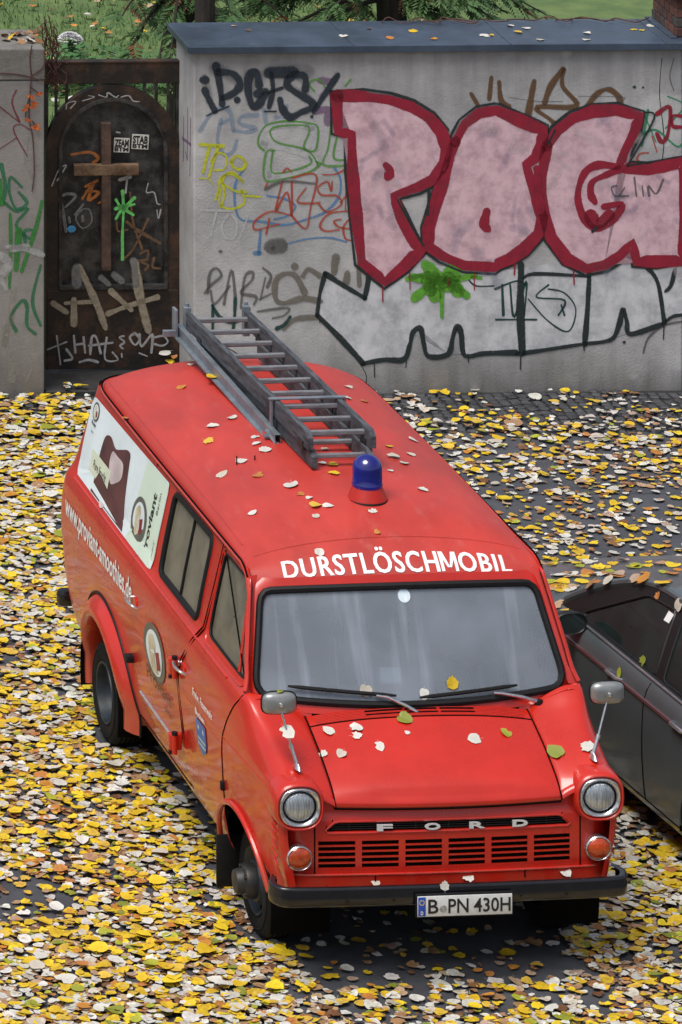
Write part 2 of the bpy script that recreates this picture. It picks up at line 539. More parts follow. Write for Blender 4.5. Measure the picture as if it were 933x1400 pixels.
lw = empty('concrete_wall', W3(-3.508, 0, 0), WA)
tag(lw, 'weathered grey concrete wall with green scrawls, left of the dark gate', 'wall')
wbody((-5.0, 0, -.1), (0, .60, 2.36), 'masonry', PLB, lw)
wbody((-5.0, -.006, 2.363), (.004, .60, 2.60), 'wall_head', mat('mossy_concrete', (.115, .11, .10), rough=.9, var=.3, scale=6, col2=(.19, .185, .175), bump=.4, bscale=50), lw)

# ================================================================== graffiti: painted marks lying on the wall face
def paint(name, col, soft=.5, speck=18.0, cover=1.0, lo=None, hi=None):
    key = 'paint_' + name
    if key in MATS: return MATS[key]
    m = bpy.data.materials.new(key); m.use_nodes = True
    nt = m.node_tree; b = nt.nodes['Principled BSDF']
    b.inputs['Roughness'].default_value = .7
    at = nt.nodes.new('ShaderNodeAttribute'); at.attribute_name = 'soft'
    tc = nt.nodes.new('ShaderNodeTexCoord')
    n = nt.nodes.new('ShaderNodeTexNoise'); n.inputs['Scale'].default_value = speck; n.inputs['Detail'].default_value = 8; n.inputs['Roughness'].default_value = .7
    nt.links.new(tc.outputs['Object'], n.inputs['Vector'])
    n2 = nt.nodes.new('ShaderNodeTexNoise'); n2.inputs['Scale'].default_value = 120; n2.inputs['Detail'].default_value = 2
    nt.links.new(tc.outputs['Object'], n2.inputs['Vector'])
    # alpha = smoothstep(soft + noise)
    ad = nt.nodes.new('ShaderNodeMath'); ad.operation = 'MULTIPLY_ADD'; ad.inputs[1].default_value = .55; nt.links.new(n2.outputs['Fac'], ad.inputs[0]); nt.links.new(at.outputs['Fac'], ad.inputs[2])
    mr = nt.nodes.new('ShaderNodeMapRange'); mr.interpolation_type = 'SMOOTHSTEP'; mr.inputs['From Min'].default_value = .30; mr.inputs['From Max'].default_value = .30 + soft + .15
    nt.links.new(ad.outputs[0], mr.inputs[0])
    m3 = nt.nodes.new('ShaderNodeMapRange'); m3.inputs['From Min'].default_value = .30; m3.inputs['From Max'].default_value = .55; m3.inputs['To Min'].default_value = cover * .72; m3.inputs['To Max'].default_value = cover
    nt.links.new(n.outputs['Fac'], m3.inputs[0])
    mu = nt.nodes.new('ShaderNodeMath'); mu.operation = 'MULTIPLY'; nt.links.new(mr.outputs[0], mu.inputs[0]); nt.links.new(m3.outputs[0], mu.inputs[1])
    nt.links.new(mu.outputs[0], b.inputs['Alpha'])
    r = nt.nodes.new('ShaderNodeValToRGB'); r.color_ramp.elements[0].color = (*(lo or [c * .78 for c in col]), 1); r.color_ramp.elements[1].color = (*(hi or [min(1, c * 1.15) for c in col]), 1)
    r.color_ramp.elements[0].position = .3; r.color_ramp.elements[1].position = .7
    nt.links.new(n.outputs['Fac'], r.inputs[0]); nt.links.new(r.outputs[0], b.inputs['Base Color'])
    MATS[key] = m
    return m

class Strokes:
    """painted lines on a wall plane; points in photograph pixels"""
    def __init__(self, parent, back, sc=1.0, ox=0, oy=0, base=None):
        self.p = parent; self.back = back; self.sc = sc; self.ox = ox; self.oy = oy; self.s0 = base
    def w(self, p):
        u, v = self.ox + p[0] / self.sc, self.oy + p[1] / self.sc
        s, z = pix_wall(u, v, self.back)
        return Vector((s - self.s0, z))
    def draw(self, name, material, lines, width, layer, smooth=True):
        """width in photograph pixels"""
        mb = MB(); y = (self.back if False else 0) - .001 * layer
        for L in lines:
            wpx = width
            if isinstance(L, tuple) and isinstance(L[0], list): L, wpx = L
            hw = wpx / 183.0 / 2
            P = [self.w(p) for p in L]
            if len(P) == 1: P = [P[0], P[0] + Vector((.003, .0))]
            if smooth and len(P) > 2: P = [Vector(q) for q in catmull([tuple(q) for q in P], 6)]
            elif len(P) > 2 or True:
                Q = []
                for a, b in zip(P[:-1], P[1:]):
                    k = max(1, int((b - a).length / .05))
                    Q += [a.lerp(b, i / k) for i in range(k)]
                P = Q + [P[-1]]
            n_ = len(P)
            T = []
            for i in range(n_):
                t = P[min(n_ - 1, i + 1)] - P[max(0, i - 1)]
                T.append(t.normalized() if t.length > 1e-9 else Vector((1, 0)))
            secs = []
            for k in range(4, 0, -1):            # round start
                a = math.pi / 2 * k / 4.0
                secs.append((P[0] - T[0] * hw * math.sin(a), T[0], max(.02, math.cos(a)), math.cos(a)))
            for i in range(n_): secs.append((P[i], T[i], 1.0, 1.0))
            for k in range(1, 5):
                a = math.pi / 2 * k / 4.0
                secs.append((P[-1] + T[-1] * hw * math.sin(a), T[-1], max(.02, math.cos(a)), math.cos(a)))
            rows = []; al = []; wph = rnd.uniform(0, 6)
            for (c, t, f, ac) in secs:
                nn = Vector((-t.y, t.x))
                wph += .35; wob = hw * f * (1 + .16 * math.sin(wph) + .08 * math.sin(2.7 * wph) + rnd.uniform(-.05, .05))
                row = []
                for q, av in ((-1, 0), (-.6, .75), (0, 1.0), (.6, .75), (1, 0)):
                    r_ = c + nn * wob * q
                    row.append((r_.x, y, r_.y)); al.append(av * min(1, ac + .0))
                rows.append(row)
            mb.grid(rows); mb.a += al
        o = mb.build(name, material, self.p, smooth=False, alpha=True)
        return o
    def fill(self, name, material, pts, layer, smooth=True, edge=.02):
        P = [self.w(p) for p in pts]
        if smooth: P = [Vector(q) for q in catmull([tuple(q) for q in P], 5, True)]
        bm = bmesh.new()
        vs = [bm.verts.new((p.x, -.001 * layer, p.y)) for p in P]
        bm.faces.new(vs)
        bmesh.ops.triangulate(bm, faces=bm.faces)
        me = bpy.data.meshes.new(name); bm.to_mesh(me); bm.free()
        me.materials.append(material)
        at = me.attributes.new('soft', 'FLOAT', 'POINT'); at.data.foreach_set('value', [1.0] * len(me.vertices))
        o = bpy.data.objects.new(name, me); COL.objects.link(o); o.parent = self.p
        return o

WS0 = 0.0
def wallS(sc, ox, oy): return Strokes(wallE, 0.0, sc, ox, oy, 0.0)
c_navy = paint('navy', (.018, .028, .042), .55)
c_black = paint('black', (.012, .022, .024), .30)
c_green = paint('green', (.10, .30, .05), .30, cover=.8)
c_lime = paint('lime', (.52, .55, .02), .25, cover=.92)
c_red = paint('orange_red', (.42, .06, .03), .25, cover=.85)
c_blue = paint('sky_blue', (.10, .24, .46), .35, cover=.75)
c_pblue = paint('pale_blue', (.22, .32, .46), .8, cover=.5)
c_white = paint('white', (.52, .54, .56), .5, cover=.75)
c_silver = paint('silver_white', (.54, .55, .60), .2, speck=5, cover=.95, lo=(.40, .42, .47), hi=(.70, .71, .74))
c_grey = paint('grey', (.10, .095, .095), .55, cover=.7)
c_taupe = paint('taupe', (.17, .155, .13), .5, cover=.85)
c_brown = paint('brown', (.13, .065, .025), .7, cover=.9)
c_crim = paint('crimson', (.27, .008, .030), .12, speck=5)
c_pink = paint('pink', (.62, .39, .46), .1, speck=7, cover=1.0, lo=(.54, .33, .40), hi=(.74, .52, .58))
c_dkg = paint('dark_green', (.01, .05, .045), .4)
c_purp = paint('purple', (.20, .09, .22), .7, cover=.6)
c_bgreen = paint('bright_green', (.11, .36, .03), .2)
c_teal = paint('teal_green', (.02, .26, .12), .4, cover=.85)
c_scuff = paint('scuff', (.22, .24, .34), 1.4, speck=9, cover=.34)
c_scuff2 = paint('scuff_pale', (.66, .58, .60), 1.4, speck=9, cover=.55)

S = wallS(4.24, 260, 70)
S.draw('blue_scrawl', c_pblue, [[(60, 460), (110, 380), (170, 330), (230, 350), (250, 460)], [(180, 420), (220, 400)], [(390, 370), (300, 380), (290, 420), (380, 450), (330, 470), (260, 460)], [(430, 340), (440, 420)], [(560, 320), (540, 400), (500, 380)], [(270, 520), (250, 580), (200, 600), (160, 520), (180, 400)]], 8, 1)
S.draw('purple_scrawl', c_purp, [[(760, 170), (820, 180)], [(730, 350), (800, 340), (800, 410)], [(770, 260), (800, 230)]], 14, 1)
S.draw('white_fill', c_white, [([(690, 440), (720, 480), (700, 560)], 14), ([(430, 540), (420, 480), (470, 430), (600, 415), (700, 440)], 13), ([(430, 540), (550, 560), (690, 600), (720, 650), (640, 700), (460, 720)], 13), ([(460, 720), (465, 600)], 9)], 9, 2)
S.draw('green_tag', c_green, [[(430, 575), (395, 540), (405, 480), (450, 425), (560, 405), (680, 415), (740, 440), (735, 550), (715, 578), (680, 575), (660, 545), (690, 440), (560, 430), (480, 445), (465, 480), (510, 530), (640, 560), (710, 600), (740, 660)],
    [(490, 575), (440, 590), (435, 745), (560, 735), (700, 695), (760, 650)], [(480, 580), (475, 700), (600, 690), (700, 650), (690, 610)],
    [(820, 400), (800, 560), (770, 640), (800, 665), (930, 660)], [(850, 500), (835, 620), (930, 625)], [(720, 230), (690, 190), (720, 165), (760, 170), (790, 220), (820, 200)], [(900, 200), (930, 165)], [(730, 640), (760, 650)]], 3.2, 3)
S.draw('lime_tag', c_lime, [([(60, 540), (190, 550)], 6), ([(110, 560), (75, 700)], 5), ([(160, 560), (110, 725)], 5), ([(120, 640), (160, 590), (210, 610), (200, 680), (140, 690)], 3), ([(240, 640), (270, 605), (320, 640), (300, 685), (250, 670), (240, 640)], 5), ([(300, 745), (240, 700), (190, 740), (200, 830), (180, 900)], 4)], 5, 3)
c_halo = paint('navy_mist', (.03, .04, .055), 1.3, speck=14, cover=.45)
S.draw('spray_mist', c_halo, [([(150, 100), (200, 120), (280, 170)], 24), ([(85, 160), (110, 280)], 17), ([(350, 130), (400, 140)], 22), ([(350, 150), (345, 280)], 18), ([(460, 115), (680, 120)], 24), ([(620, 140), (670, 180)], 18), ([(560, 200), (680, 260)], 14), ([(850, 140), (800, 220)], 13)], 20, 3.6)
S.draw('black_tag', c_navy, [([(85, 225), (110, 280), (142, 342)], 11), ([(82, 165)], 15), ([(95, 373), (160, 345), (225, 318)], 2.6), ([(150, 85), (170, 180), (185, 300)], 12), ([(165, 120), (250, 130), (290, 190), (255, 240), (190, 270)], 12), ([(272, 282)], 10),
    ([(400, 195), (385, 125), (350, 130), (335, 200), (350, 290), (380, 322), (420, 275), (440, 232), (390, 245)], 13), ([(470, 130), (480, 220), (458, 322)], 8), ([(460, 125), (600, 120)], 17), ([(450, 240), (535, 212)], 5), ([(432, 348), (498, 348)], 3),
    ([(668, 220), (665, 145), (600, 138), (560, 185), (600, 230), (700, 290), (708, 325), (640, 355), (580, 382), (535, 330), (522, 285)], 12), ([(855, 140), (790, 235), (718, 348)], 9), ([(703, 378)], 5)], 8, 4)
S = wallS(3.8875, 260, 220)
S.draw('lime_tag', c_lime, [([(280, 110), (220, 70), (165, 90), (150, 160), (135, 205)], 4), ([(175, 120), (240, 160), (300, 165)], 3.5), ([(160, 150), (160, 230), (220, 255), (290, 220), (270, 150)], 3.5), ([(300, 185), (370, 190)], 4), ([(50, 92), (100, 98), (125, 128)], 2)], 4, 3)
S.draw('blue_tag', c_blue, [([(290, 40), (245, 110), (238, 220), (270, 310), (380, 322), (500, 340), (620, 310), (720, 270), (790, 190), (800, 100), (770, 40)], 4), ([(410, 185), (500, 200), (560, 240), (520, 290), (450, 310)], 3.5), ([(375, 370), (365, 490)], 6), ([(370, 490), (345, 490)], 7), ([(500, 445), (620, 415), (740, 408), (830, 430)], 3.2), ([(290, 182), (360, 186)], 3)], 4, 2)
S.draw('white_tag', c_white, [([(60, 262), (230, 265)], 3), ([(140, 270), (110, 400)], 4), ([(210, 280), (170, 340), (190, 410), (240, 400), (245, 320), (210, 280)], 4), ([(310, 290), (265, 410)], 4), ([(236, 455)], 4)], 4, 3)
S.draw('red_tag', c_red, [([(400, 140), (410, 118)], 3), ([(490, 110), (455, 265), (515, 165), (540, 290), (540, 110)], 3.4), ([(495, 60), (515, 38), (535, 55)], 3), ([(615, 145), (570, 215), (650, 225), (690, 220)], 3), ([(540, 290), (615, 360), (640, 250), (670, 75), (540, 90)], 3), ([(540, 290), (430, 268), (345, 320), (350, 365), (470, 335)], 3), ([(420, 310), (405, 385)], 4),
    ([(755, 110), (750, 160), (730, 110), (680, 140), (700, 180), (780, 185), (805, 230), (730, 270), (685, 230)], 3), ([(705, 72), (770, 70), (830, 40)], 2.5), ([(830, 70), (825, 260)], 2.5), ([(855, 150), (800, 220)], 3), ([(850, 265), (740, 280), (690, 340), (720, 372), (790, 365)], 3), ([(800, 310), (765, 320), (790, 350), (850, 360)], 3), ([(855, 300), (815, 350), (825, 410), (858, 422)], 3)], 3, 4)
S.draw('grey_blot', c_grey, [([(430, 455), (480, 450)], 22), ([(160, 480)], 6), ([(400, 150), (500, 108), (660, 120)], 5), ([(440, 462)], 7)], 6, 4)
S.draw('grey_tag', c_grey, [([(95, 700), (105, 600), (140, 570), (165, 610), (110, 660), (80, 700)], 5), ([(110, 690), (130, 760), (210, 665)], 4), ([(180, 760), (220, 580), (240, 720)], 5), ([(270, 780), (290, 620), (330, 590), (330, 630), (270, 700), (350, 720), (340, 760)], 5), ([(390, 570), (430, 610), (410, 670)], 5), ([(370, 735), (430, 705)], 4), ([(375, 730), (400, 620)], 3), ([(360, 800), (520, 780), (500, 820), (440, 835)], 4)], 4, 4)
S.draw('black_smile', c_dkg, [([(120, 770), (160, 830), (230, 855), (300, 820), (310, 785)], 6), ([(240, 730), (235, 850), (225, 905)], 5.5), ([(120, 770), (120, 900)], 5), ([(310, 790), (305, 900)], 5), ([(460, 890), (500, 870), (530, 830)], 6)], 5, 5)
S.draw('taupe_tag', c_taupe, [([(610, 700), (560, 610), (500, 600), (455, 640), (455, 730), (500, 755), (600, 730), (690, 745)], 9), ([(600, 610), (630, 575), (690, 610)], 8), ([(555, 560)], 11), ([(765, 590), (775, 510)], 11), ([(830, 640), (835, 600)], 11), ([(900, 660), (895, 560)], 7), ([(500, 890), (560, 840), (680, 830)], 8)], 8, 4)
# brown letters behind the big piece, scribbles at the right
S = wallS(3.688, 680, 80)
S.draw('brown_tag', c_brown, [([(10, 120), (20, 210), (60, 240)], 8), ([(185, 120), (170, 200), (155, 290)], 11), ([(330, 55), (270, 140), (240, 220)], 10), ([(335, 60), (330, 140), (400, 240), (200, 245), (270, 310), (350, 385)], 8.5), ([(450, 250), (500, 180), (560, 155), (610, 190), (625, 240)], 10), ([(-30, 100), (-40, 200)], 9), ([(-130, 180), (-100, 230)], 8)], 8, 2)
S.draw('green_scrawl', c_teal, [([(760, 260), (730, 440)], 4), ([(720, 390), (800, 360), (900, 440), (933, 430)], 3.5), ([(860, 190), (933, 220)], 2.5), ([(740, 280), (800, 420)], 2.5), ([(850, 350), (933, 260)], 3)], 3, 2)
S.draw('red_scrawl', c_crim, [([(805, 280), (870, 245), (860, 380), (830, 420), (805, 380)], 6), ([(930, 290), (885, 290), (885, 340), (925, 345)], 5)], 5, 3)
S.draw('rust_scrawl', c_red, [([(780, 390), (805, 470)], 2), ([(760, 475), (720, 480), (705, 510), (735, 525)], 3)], 2, 3)
S.draw('small_dots', c_dkg, [([(690, 143)], 5), ([(735, 145)], 3)], 4, 3)
S.draw('pencil_scrawl', c_grey, [([(60, 195), (200, 215), (330, 215)], 1.2), ([(410, 190), (640, 195), (560, 240)], 1.4), ([(890, 0), (870, 90), (890, 160)], 1.6)], 1.4, 3)
# silver-white piece with black outline
S = wallS(1.819, 420, 340)
S.fill('silver_fill', c_silver, [(45, 65), (140, 120), (155, 50), (250, 30), (420, 55), (530, 50), (700, 20), (845, 40), (933, 40), (933, 165), (885, 185), (800, 210), (790, 150), (755, 225), (690, 236), (540, 258), (390, 262), (380, 196), (370, 196), (350, 262), (300, 266), (280, 200), (262, 210), (240, 275), (140, 285), (25, 165)], 2, False)
S.draw('black_outline', c_black, [([(158, 40), (150, 90), (143, 122)], 8), ([(143, 122), (92, 92), (45, 62)], 8), ([(45, 62), (32, 110), (25, 165)], 7), ([(25, 165), (80, 220), (140, 285)], 8), ([(140, 285), (190, 276), (240, 275), (255, 240), (263, 208), (282, 198), (290, 235), (302, 267), (350, 262), (362, 220), (372, 192), (383, 210), (392, 265), (440, 260), (520, 258)], 8), ([(532, 40), (530, 150), (535, 258)], 11), ([(520, 262), (600, 250), (690, 236)], 6), ([(690, 236), (755, 226), (775, 190), (785, 150), (795, 180), (805, 212), (885, 186)], 7.5), ([(538, 72), (570, 62), (700, 68)], 5), ([(702, 58), (697, 150), (690, 238)], 8), ([(845, 45), (872, 85), (888, 182)], 7.5), ([(915, 50), (905, 90), (892, 105)], 6), ([(885, 186), (910, 168), (940, 164)], 6), ([(788, 232)], 4)], 7, 5)
S.draw('teal_tag', c_dkg, [([(468, 100), (520, 80), (545, 90)], 3.5), ([(485, 90), (488, 165)], 4), ([(505, 90), (515, 170), (545, 80), (540, 165)], 3.5), ([(470, 176), (570, 176)], 3.5), ([(600, 90), (570, 120), (640, 128), (625, 165)], 3), ([(632, 140), (640, 165)], 3), ([(550, 125), (600, 180), (650, 205), (668, 150), (640, 110), (600, 100)], 2.5), ([(465, 92), (420, 92), (400, 75)], 2.5)], 3, 4)
S.draw('grey_arc', c_grey, [([(836, 258), (850, 220), (890, 190), (940, 180)], 4)], 4, 3)
S.draw('green_palm', c_bgreen, [([(335, 85), (335, 168)], 7), ([(260, 70), (340, 80), (415, 65)], 11), ([(268, 122), (335, 75), (395, 115)], 13), ([(300, 45), (340, 80), (370, 45)], 22), ([(250, 75), (300, 60)], 8), ([(318, 70), (318, 120)], 16), ([(352, 70), (376, 106)], 17), ([(296, 75), (308, 105)], 16), ([(325, 85), (350, 90)], 24), ([(410, 70), (432, 72)], 5)], 7, 6)
# the big pink letters
Z3 = lambda L: [(440 + p[0] / 3.588, 100 + p[1] / 3.588) for p in L]
Z4 = lambda L: [(680 + p[0] / 3.688, 80 + p[1] / 3.688) for p in L]
S = wallS(1, 0, 0)
Pm = Z3([(72, 108), (200, 112), (330, 130), (440, 165), (530, 220), (588, 290), (612, 370), (600, 440), (545, 520), (470, 558), (352, 600), (385, 700), (435, 800), (482, 868), (400, 950), (310, 1022), (195, 925), (170, 700), (150, 480), (146, 300), (80, 285)])
Om = Z3([(655, 335), (700, 250), (770, 195), (850, 182)]) + Z4([(0, 262), (110, 310), (228, 360), (222, 430), (190, 500), (145, 535), (165, 610), (198, 720), (226, 800), (208, 880), (130, 965), (60, 1010), (0, 1035)]) + Z3([(850, 950), (700, 942), (590, 895), (525, 850), (522, 760), (560, 640), (605, 500), (630, 400)])
Gm = Z4([(250, 440), (300, 365), (380, 300), (480, 265), (600, 258), (715, 288), (690, 370), (640, 470), (612, 548), (760, 560), (940, 515), (940, 1018), (800, 1022), (702, 1022), (680, 925), (620, 990), (540, 1040), (450, 1058), (350, 1010), (270, 900), (235, 780), (222, 680), (230, 560)])
S.fill('pink_letter', c_pink, Om, 7, False); S.fill('pink_letter', c_pink, Gm, 7.3, False); S.fill('pink_letter', c_pink, Pm, 7.6, False)
for k in range(60):           # roller marks and older paint ghosting through the pink
    x = rnd.uniform(480, 930); y = rnd.uniform(150, 360)
    if not pip(np.array([x]), np.array([y]), Om if 600 < x < 735 else (Gm if x >= 745 else Pm))[0]: continue
    a = rnd.uniform(0, math.pi); L = rnd.uniform(10, 34)
    S.draw('paint_scuff', c_scuff if k % 3 else c_scuff2, [[(x, y), (x + L * math.cos(a), y + L * math.sin(a))]], rnd.uniform(8, 20), 8.2)
def outline(pts, close=True): return pts + [pts[0]] if close else pts
def grow(pts, d):
    n = len(pts); ar = sum(pts[i][0] * pts[(i + 1) % n][1] - pts[(i + 1) % n][0] * pts[i][1] for i in range(n))
    sg = 1 if ar > 0 else -1
    out = []
    for i in range(n):
        t = Vector(pts[(i + 1) % n]) - Vector(pts[i - 1]); t.normalize()
        out.append((pts[i][0] + t.y * d * sg, pts[i][1] - t.x * d * sg))
    return out
for shp in (Om, Gm, Pm):
    S.draw('black_keyline', c_black, [outline(grow(shp, 9.6))], 4.2, 6.4, False)
    S.draw('crimson_outline', c_crim, [outline(shp)], 16.5, 8.6, False)
S.draw('crimson_outline', c_crim, [(Z4([(605, 545), (510, 535), (440, 575), (405, 680), (425, 780), (480, 850), (540, 845), (600, 790), (622, 735), (540, 745)]), 11), (Z4([(490, 720), (470, 680), (480, 620), (560, 580), (620, 555)]), 10), (Z4([(470, 790), (500, 840), (560, 790)]), 18), (Z3([(318, 455), (335, 480), (325, 505)]), 13), (Z3([(808, 680), (795, 740), (810, 760)]), 13), (Z3([(560, 560), (530, 700), (505, 860)]), 9), (Z4([(200, 560), (205, 650), (215, 760)]), 13)], 12, 9.2)
S.draw('black_mark', c_black, [(Z4([(480, 870), (500, 850)]), 5), (Z3([(525, 580), (520, 690)]), 5), (Z3([(370, 620), (440, 750), (500, 845)]), 3), (Z4([(255, 430), (290, 360)]), 3), (Z4([(655, 540), (790, 300), (740, 270)]), 3), (Z4([(655, 540), (933, 490)]), 2.5)], 3, 9.4)
S.draw('faded_name', c_grey, [(Z4([(600, 640), (575, 650), (590, 690), (620, 690)]), 3), (Z4([(640, 650), (620, 690), (660, 690)]), 3), (Z4([(690, 600), (700, 690)]), 4), (Z4([(730, 640), (735, 690)]), 3), (Z4([(765, 690), (760, 640), (800, 680), (835, 610)]), 4)], 3, 9.4)
# return face and left wall
c_lgreen = paint('leaf_green', (.03, .20, .035), .35, cover=.85)
c_dgreen2 = paint('deep_green', (.015, .16, .07), .5, cover=.75)
c_wblotch = paint('white_blotch', (.40, .41, .42), .8, cover=.75)
LS = Strokes(lw, 0.0, 2.6923, 0, 40, -3.508)
LS.draw('green_tag', c_dgreen2, [([(80, 580), (40, 545), (35, 600), (60, 660), (100, 640), (70, 600)], 5), ([(20, 640), (60, 670), (105, 660), (60, 720), (110, 770), (120, 740), (90, 745), (95, 790)], 5), ([(5, 500), (20, 580), (10, 640)], 8), ([(60, 1110), (40, 1060), (80, 1000), (100, 1020), (100, 1090), (130, 1120)], 6), ([(150, 870), (120, 1000), (150, 1090)], 5)], 5, 2)
LS.draw('green_tag', c_lgreen, [([(155, 635), (130, 740), (80, 890)], 6), ([(38, 680), (40, 800), (35, 950)], 5), ([(70, 740), (60, 880)], 10), ([(0, 560), (5, 640)], 9)], 6, 3)
LS.draw('white_patch', c_wblotch, [([(10, 900), (30, 860), (0, 830)], 16), ([(5, 920), (20, 950)], 12), ([(30, 800), (100, 810), (155, 830)], 10), ([(45, 810), (100, 800)], 10)], 10, 4)
LS.draw('plaster_patch', paint('bare_plaster', (.33, .32, .29), .9, speck=30, cover=.55), [([(50, 960), (40, 1060), (20, 1150), (40, 1200), (45, 1290)], 12), ([(20, 1100), (15, 1160)], 14), ([(110, 1200), (120, 1240), (100, 1290)], 4), ([(100, 400), (95, 480), (120, 540)], 9)], 10, 2)
c_maroon = paint('maroon', (.16, .02, .03), .4, cover=.8)
LS.draw('maroon_scrawl', c_maroon, [([(60, 225), (45, 270), (72, 340)], 3), ([(0, 285), (70, 340)], 2), ([(100, 465), (50, 370), (75, 350), (110, 370)], 2), ([(0, 440), (60, 400)], 1.5)], 2, 3)

# ================================================================== gate
RUST = mat('dark_rusty_iron', (.016, .013, .012), rough=.55, var=.5, scale=6, col2=(.085, .042, .024), bump=.4, bscale=40, metal=.2, rvar=.15, contrast=(.45, .72), grime=((.12, .055, .02), 4.0, (1, 1, .5), .75, .55))
IRON = mat('near_black_iron', (.009, .009, .010), rough=.5, var=.5, scale=7, col2=(.085, .083, .083), metal=.15, bump=.4, bscale=40, contrast=(.42, .74), grime=((.075, .035, .015), 5.0, (1, 1, .6), .7, .57))
RUST2 = mat('brown_rust', (.055, .026, .012), rough=.75, var=.5, scale=9, col2=(.19, .12, .07), bump=.4, bscale=50)
GB = .53
gate = empty('iron_gate', W3(0, GB, 0), WA)
tag(gate, 'dark rusty arched iron gate with a cross, stickers and scrawls, between the two walls', 'gate')
GX0, GX1, GZ0 = -3.405, -2.385, .06
GC = (GX0 + GX1) / 2
def arch_pts(r, zs, n=28): return [(GC + r * math.cos(a), zs + r * math.sin(a)) for a in [math.pi * k / n for k in range(n + 1)]]
def arch_solid(mb, r0, r1, zs, y0, y1, zb):
    """frame band between two arch radii down to zb"""
    O_ = [(GC + r1, zb)] + arch_pts(r1, zs) + [(GC - r1, zb)]
    I_ = [(GC + r0, zb)] + arch_pts(r0, zs) + [(GC - r0, zb)]
    rows = [[(p[0], y1, p[1]) for p in O_], [(p[0], y0, p[1]) for p in O_], [(p[0], y0, p[1]) for p in I_], [(p[0], y1, p[1]) for p in I_]]
    mb.grid(rows)
mb = MB(); arch_solid(mb, .40, .508, 1.69, -.03, .03, GZ0); mb.build('arch_frame', RUST, gate, angle=30)
mb = MB(); arch_solid(mb, .385, .412, 1.69, -.045, .0, .66); mb.build('arch_moulding', IRON, gate, angle=30)
pts = [(GC + .40, .0, GZ0)] + [(p[0], 0, p[1]) for p in arch_pts(.40, 1.69)] + [(GC - .40, 0, GZ0)]
mb = MB(); mb.poly(pts); mb.poly([(p[0], .02, p[2]) for p in pts][::-1]); mb.build('door_sheet', IRON, gate, smooth=False)
MB().bbox((GX0, -.03, 2.205), (GX1, .03, 2.37), .006).build('top_rail', RUST, gate, smooth=False)
MB().bbox((GX0, -.038, 2.362), (GX1, .038, 2.378), .004).build('rail_cap', RUST, gate, smooth=False)
for x in (GX0 + .015, GX0 + .085, GX0 + .165, GX1 - .265, GX1 - .175, GX1 - .085, GX1 - .012):
    zb = 1.69 + math.sqrt(max(0, .50 ** 2 - (x - GC) ** 2))
    MB().bbox((x - .011, -.011, zb), (x + .011, .011, 2.215), .003).build('bar', IRON, gate, smooth=False)
MB().bbox((GX0 + .10, -.05, .655), (GX1 - .10, -.005, .70), .006).build('mid_rail', IRON, gate, smooth=False)
MB().bbox((GX0 + .01, -.034, GZ0 + .0), (GX1 - .01, -.008, .652), .006).build('kick_plate', RUST, gate, smooth=False)
CR = mat('cross_rust_and_pink', (.030, .018, .013), rough=.7, var=.4, scale=9, col2=(.105, .06, .045), bump=.4, bscale=60)
x0, z0 = pix_wall(145.5, 370, GB - .06); x1, z1 = pix_wall(145.5, 168, GB - .06)
MB().bbox((x0 - .036, -.075, z0), (x0 + .036, -.02, z1), .006).build('cross_upright', CR, gate, smooth=False)
xa, za = pix_wall(101, 240, GB - .06); xb_, zb_ = pix_wall(190, 224, GB - .06)
MB().bbox((xa, -.079, za), (xb_, -.024, zb_), .006).build('cross_arm', RUST2, gate, smooth=False)
MB().bbox((GX0 - .0, .02, GZ0), (GX0 + .03, .06, 2.3), .004).build('gate_post', IRON, gate, smooth=False)
MB().bbox((GX1 - .03, .02, GZ0), (GX1, .06, 2.3), .004).build('gate_post', IRON, gate, smooth=False)
th = MB().bbox((GX0 - .09, -.52, -.05), (GX1 + .0, .1, .045), .008).build('threshold', mat('dark_stone', (.035, .034, .034), rough=.6, var=.3, scale=8, bump=.2), gate, smooth=False)
GS = Strokes(gate, GB - .038, 4.9105, 60, 100, 0.0)
g_org = paint('gate_orange', (.40, .13, .025), .4, cover=.8); g_grey = paint('gate_grey', (.20, .20, .20), .6, cover=.7); g_grn = paint('gate_green', (.12, .50, .12), .15)
g_wht = paint('gate_chalk', (.45, .45, .46), .3, cover=.75); g_blue = paint('gate_blue', (.05, .28, .55), .2); g_brn = paint('gate_brown', (.16, .085, .04), .5, cover=.8); g_cream = paint('gate_cream', (.36, .31, .23), .4, speck=25, cover=.75)
def G(name, m, lines, w, layer): 
    o = GS.draw(name, m, lines, w, layer); o.location.y = -.038; return o
G('orange_scrawl', g_org, [([(190, 545), (310, 530), (365, 570), (330, 600)], 5), ([(260, 840), (330, 740), (300, 850), (370, 800), (290, 790)], 5), ([(280, 760), (360, 720)], 4), ([(370, 870), (430, 830), (390, 760)], 4)], 5, 3)
G('grey_tag', g_grey, [([(150, 1060), (125, 900), (105, 840), (160, 810), (215, 825), (150, 895)], 5), ([(265, 880), (210, 950)], 3.5), ([(265, 910), (215, 970), (260, 1040), (320, 1000), (310, 920), (265, 910)], 2.5), ([(260, 960), (262, 990)], 5), ([(170, 970), (175, 1000)], 5)], 4, 3)
for L_ in [
    ([(510, 715), (580, 695)], 5), ([(560, 700), (550, 800)], 4), ([(700, 740), (690, 800), (740, 800), (760, 870), (780, 880)], 2), ([(760, 920), (770, 975), (785, 915)], 2), ([(55, 755), (100, 650), (150, 620), (90, 720)], 2), ([(490, 395), (510, 398)], 3), ([(150, 240), (160, 200), (215, 190), (180, 235)], 2), ([(260, 185), (340, 160), (300, 150)], 1.2), ([(370, 145), (420, 160), (430, 130), (480, 160), (500, 150)], 2), ([(520, 160), (570, 150), (600, 185), (640, 190)], 2)]: G('chalk_mark', g_wht, [L_], 2, 4)
